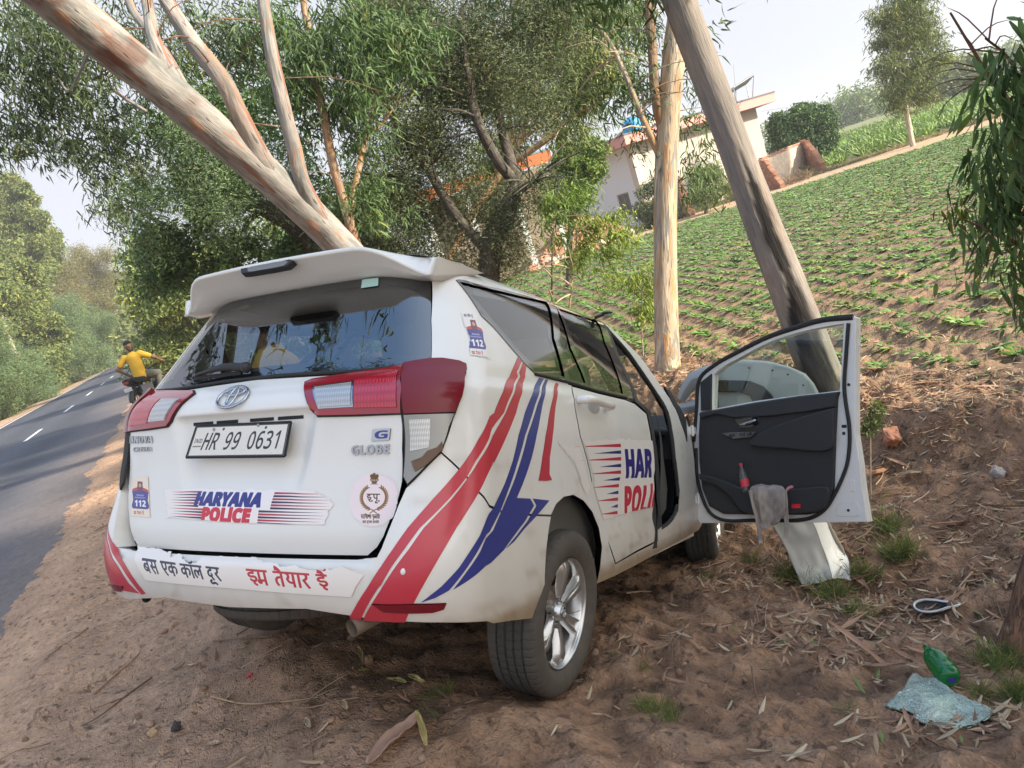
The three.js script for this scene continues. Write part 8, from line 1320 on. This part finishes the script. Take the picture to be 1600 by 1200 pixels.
{ // chromed ring with a pointed end, a broken trim
  const p = onGround(1456, 953), t = thing('chrome_trim', 'broken chrome ring trim with pointed end lying on the leaves', 'car part', p.clone().add(V(0, 0.025, 0)));
  const c = []; for (let i = 0; i < 36; i++) { const a = i / 36 * 6.283; c.push(V(0.085 * Math.cos(a) + (Math.cos(a) > 0.75 ? (Math.cos(a) - 0.75) * 0.22 : 0), 0.004 * Math.sin(2 * a), 0.05 * Math.sin(a))); }
  mesh('chrome_ring', new THREE.TubeGeometry(new THREE.CatmullRomCurve3(c, true), 80, 0.009, 8, true), new THREE.MeshStandardMaterial({ color: col(0.42, 0.42, 0.42), metalness: 0.9, roughness: 0.3 }), t); mesh('inner_cup', new THREE.SphereGeometry(1, 20, 8, 0, 6.283, Math.PI / 2, Math.PI / 2).scale(0.075, 0.03, 0.042), M.trim, t);
  const r = RIGHT.clone().setY(0).normalize(); t.rotation.y = Math.atan2(-r.z, r.x) - 0.25; t.rotation.x = 0.15;
}
{ // bricks, bark and odd scraps
  const lump = (name, label, cat, x, y, s, sc, m, up = 0.4, sd = 1) => { const p = onGround(x, y), t = thing(name, label, cat, p.add(V(0, s * up, 0))), g = new THREE.BoxGeometry(1, 1, 1, 14, 14, 14), a = g.attributes.position; for (let i = 0; i < a.count; i++) { const v = V(a.getX(i), a.getY(i), a.getZ(i)), q = v.clone().normalize().multiplyScalar(0.62); v.lerp(q, 0.5).multiplyScalar(1 + 0.6 * fbm(v.x * 2.2 + sd, v.y * 2.2, v.z * 2.2, 4)); a.setXYZ(i, v.x * s * sc[0], v.y * s * sc[1], v.z * s * sc[2]); } g.computeVertexNormals(); t.rotation.set(0.2 * sd, 0.9 * sd, 0.3); mesh(name + '_body', g, m, t); return t; };
  lump('brick_piece', 'broken orange brick lying on the bank right of the door', 'brick', 1395, 690, 0.11, [1.3, 0.85, 1], std(0.42, 0.19, 0.11, 0.95), 0.4, 1);
  lump('stone', 'pale grey stone among the twigs below the bank', 'stone', 1560, 745, 0.07, [1.1, 0.9, 1], std(0.40, 0.36, 0.34, 0.95), 0.4, 2); lump('stone', 'small dark clod on the sand left of the exhaust', 'stone', 277, 1139, 0.03, [1, 1, 1.2], std(0.05, 0.05, 0.05, 0.9), 0.4, 3); lump('stone', 'brown pebble near the bottom edge left of the bark strip', 'stone', 240, 1149, 0.03, [1.2, 0.8, 1], std(0.42, 0.29, 0.17, 0.9), 0.4, 4); lump('stone', 'brown clod beside the yellow leaf behind the rear wheel', 'stone', 578, 1035, 0.035, [1.1, 0.9, 1], std(0.30, 0.19, 0.11, 0.95), 0.4, 5);
  const strip = (name, label, cat, pts, w, m, h = 0.03) => { const P = pts.map(([x, y, e = 0]) => onGround(x, y).add(V(0, h + e, 0))), t = thing(name, label, cat); const rows = P.map((p, i) => { const a = P[Math.min(P.length - 1, i + 1)].clone().sub(P[Math.max(0, i - 1)]).normalize(), s = a.clone().cross(V(0, 1, 0)).normalize(), k = w * Math.sin(Math.PI * (0.12 + 0.76 * i / (P.length - 1))); return [-1, -0.4, 0.4, 1].map((q) => p.clone().addScaledVector(s, q * k).add(V(0, 0.5 * k * (q * q - 0.4), 0))); }); mesh(name + '_strip', sheet(rows, { n: 4, thick: 0.004, bump: (p, u, v) => p.add(V(0, 0.008 * n3(u * 4, v * 9), 0)) }), m, t); return t; };
  const peel = std(0.44, 0.27, 0.19, 0.85), yellow = std(0.50, 0.38, 0.14, 0.7), rustP = std(0.42, 0.20, 0.10, 0.9), tan = std(0.46, 0.34, 0.22, 0.9);
  strip('bark_strip', 'long curved pinkish strip of bark at the bottom edge', 'bark', [[582, 1205], [600, 1182], [622, 1160], [645, 1143], [660, 1132, 0.02]], 0.035, peel, 0.03); strip('leaf', 'yellowed leaf hanging on the end of the long bark strip', 'leaf', [[658, 1130, 0.02], [664, 1146, 0.01], [668, 1163], [671, 1176]], 0.012, yellow);
  strip('bark_strip', 'orange flake of bark below the broken brick', 'bark', [[1362, 747], [1375, 744], [1388, 737]], 0.035, rustP); strip('bark_strip', 'tan strip of bark under the field edge right of the bank weed', 'bark', [[1405, 752], [1420, 745], [1440, 744]], 0.02, tan);
  [[[606, 1064], [622, 1066], [636, 1070]], [[640, 1058], [652, 1064], [664, 1069]], [[563, 1051], [570, 1050], [578, 1050]], [[562, 1014], [566, 1025], [568, 1036]], [[539, 1098], [541, 1106], [544, 1112]], [[1296, 985], [1302, 995], [1307, 1003]], [[480, 1126], [483, 1133], [486, 1140]], [[327, 1166], [337, 1165], [345, 1163]], [[1555, 1130], [1566, 1128], [1580, 1112]], [[1563, 1120], [1570, 1135], [1578, 1143]]].forEach((l, i) => strip('leaf', ['yellow-green leaf left of the rear wheel, nearer the exhaust', 'yellow-green leaf left of the rear wheel, nearer the tyre', 'short yellow leaf below the exhaust', 'upright curled leaf below the exhaust', 'pale leaf on the dirt below the bumper middle', 'straw-coloured leaf on the bare soil below the grass', 'curled leaf near the bottom edge left of the bark strip', 'pale leaf at the bottom edge left of the stone', 'tan leaf beside the broken glass, upper one', 'tan leaf beside the broken glass, lower one'][i], 'leaf', l, 0.012, i < 4 ? std(0.48, 0.42, 0.16, 0.7) : tan, 0.012));
  strip('red_scrap', 'small scrap of red plastic on the dirt below the bumper', 'scrap', [[386, 1064], [391, 1061], [397, 1057]], 0.014, std(0.55, 0.06, 0.09, 0.5), 0.015);
  const st = (label, pts, r) => { const t = thing('dry_stalk', label, 'stalk'); mesh('stalk', tube(pts.map(([x, y, e]) => onGround(x, y).add(V(0, e, 0))), [r, r * 0.8, r * 0.4], 6, { step: 0.03 }), std(0.42, 0.30, 0.19, 0.9), t); };
  st('dry stalk arching up in front of the rear wheel rim', [[832, 1088, 0.01], [848, 1075, 0.08], [872, 1070, 0.22], [905, 1060, 0.30], [938, 1050, 0.30]], 0.004); st('dry stalk bent before the rear tyre', [[828, 1088, 0.01], [822, 1080, 0.08], [812, 1078, 0.17], [802, 1075, 0.20]], 0.0035); st('long thin twig lying across the dirt below the bumper', [[330, 1090, 0.008], [380, 1103, 0.012], [440, 1100, 0.01], [500, 1092, 0.008]], 0.004); st('straight twig lying on the soil right of the rear wheel', [[980, 930, 0.015], [1000, 929, 0.02], [1018, 927, 0.012]], 0.006);
}

renderer.render(scene, camera);
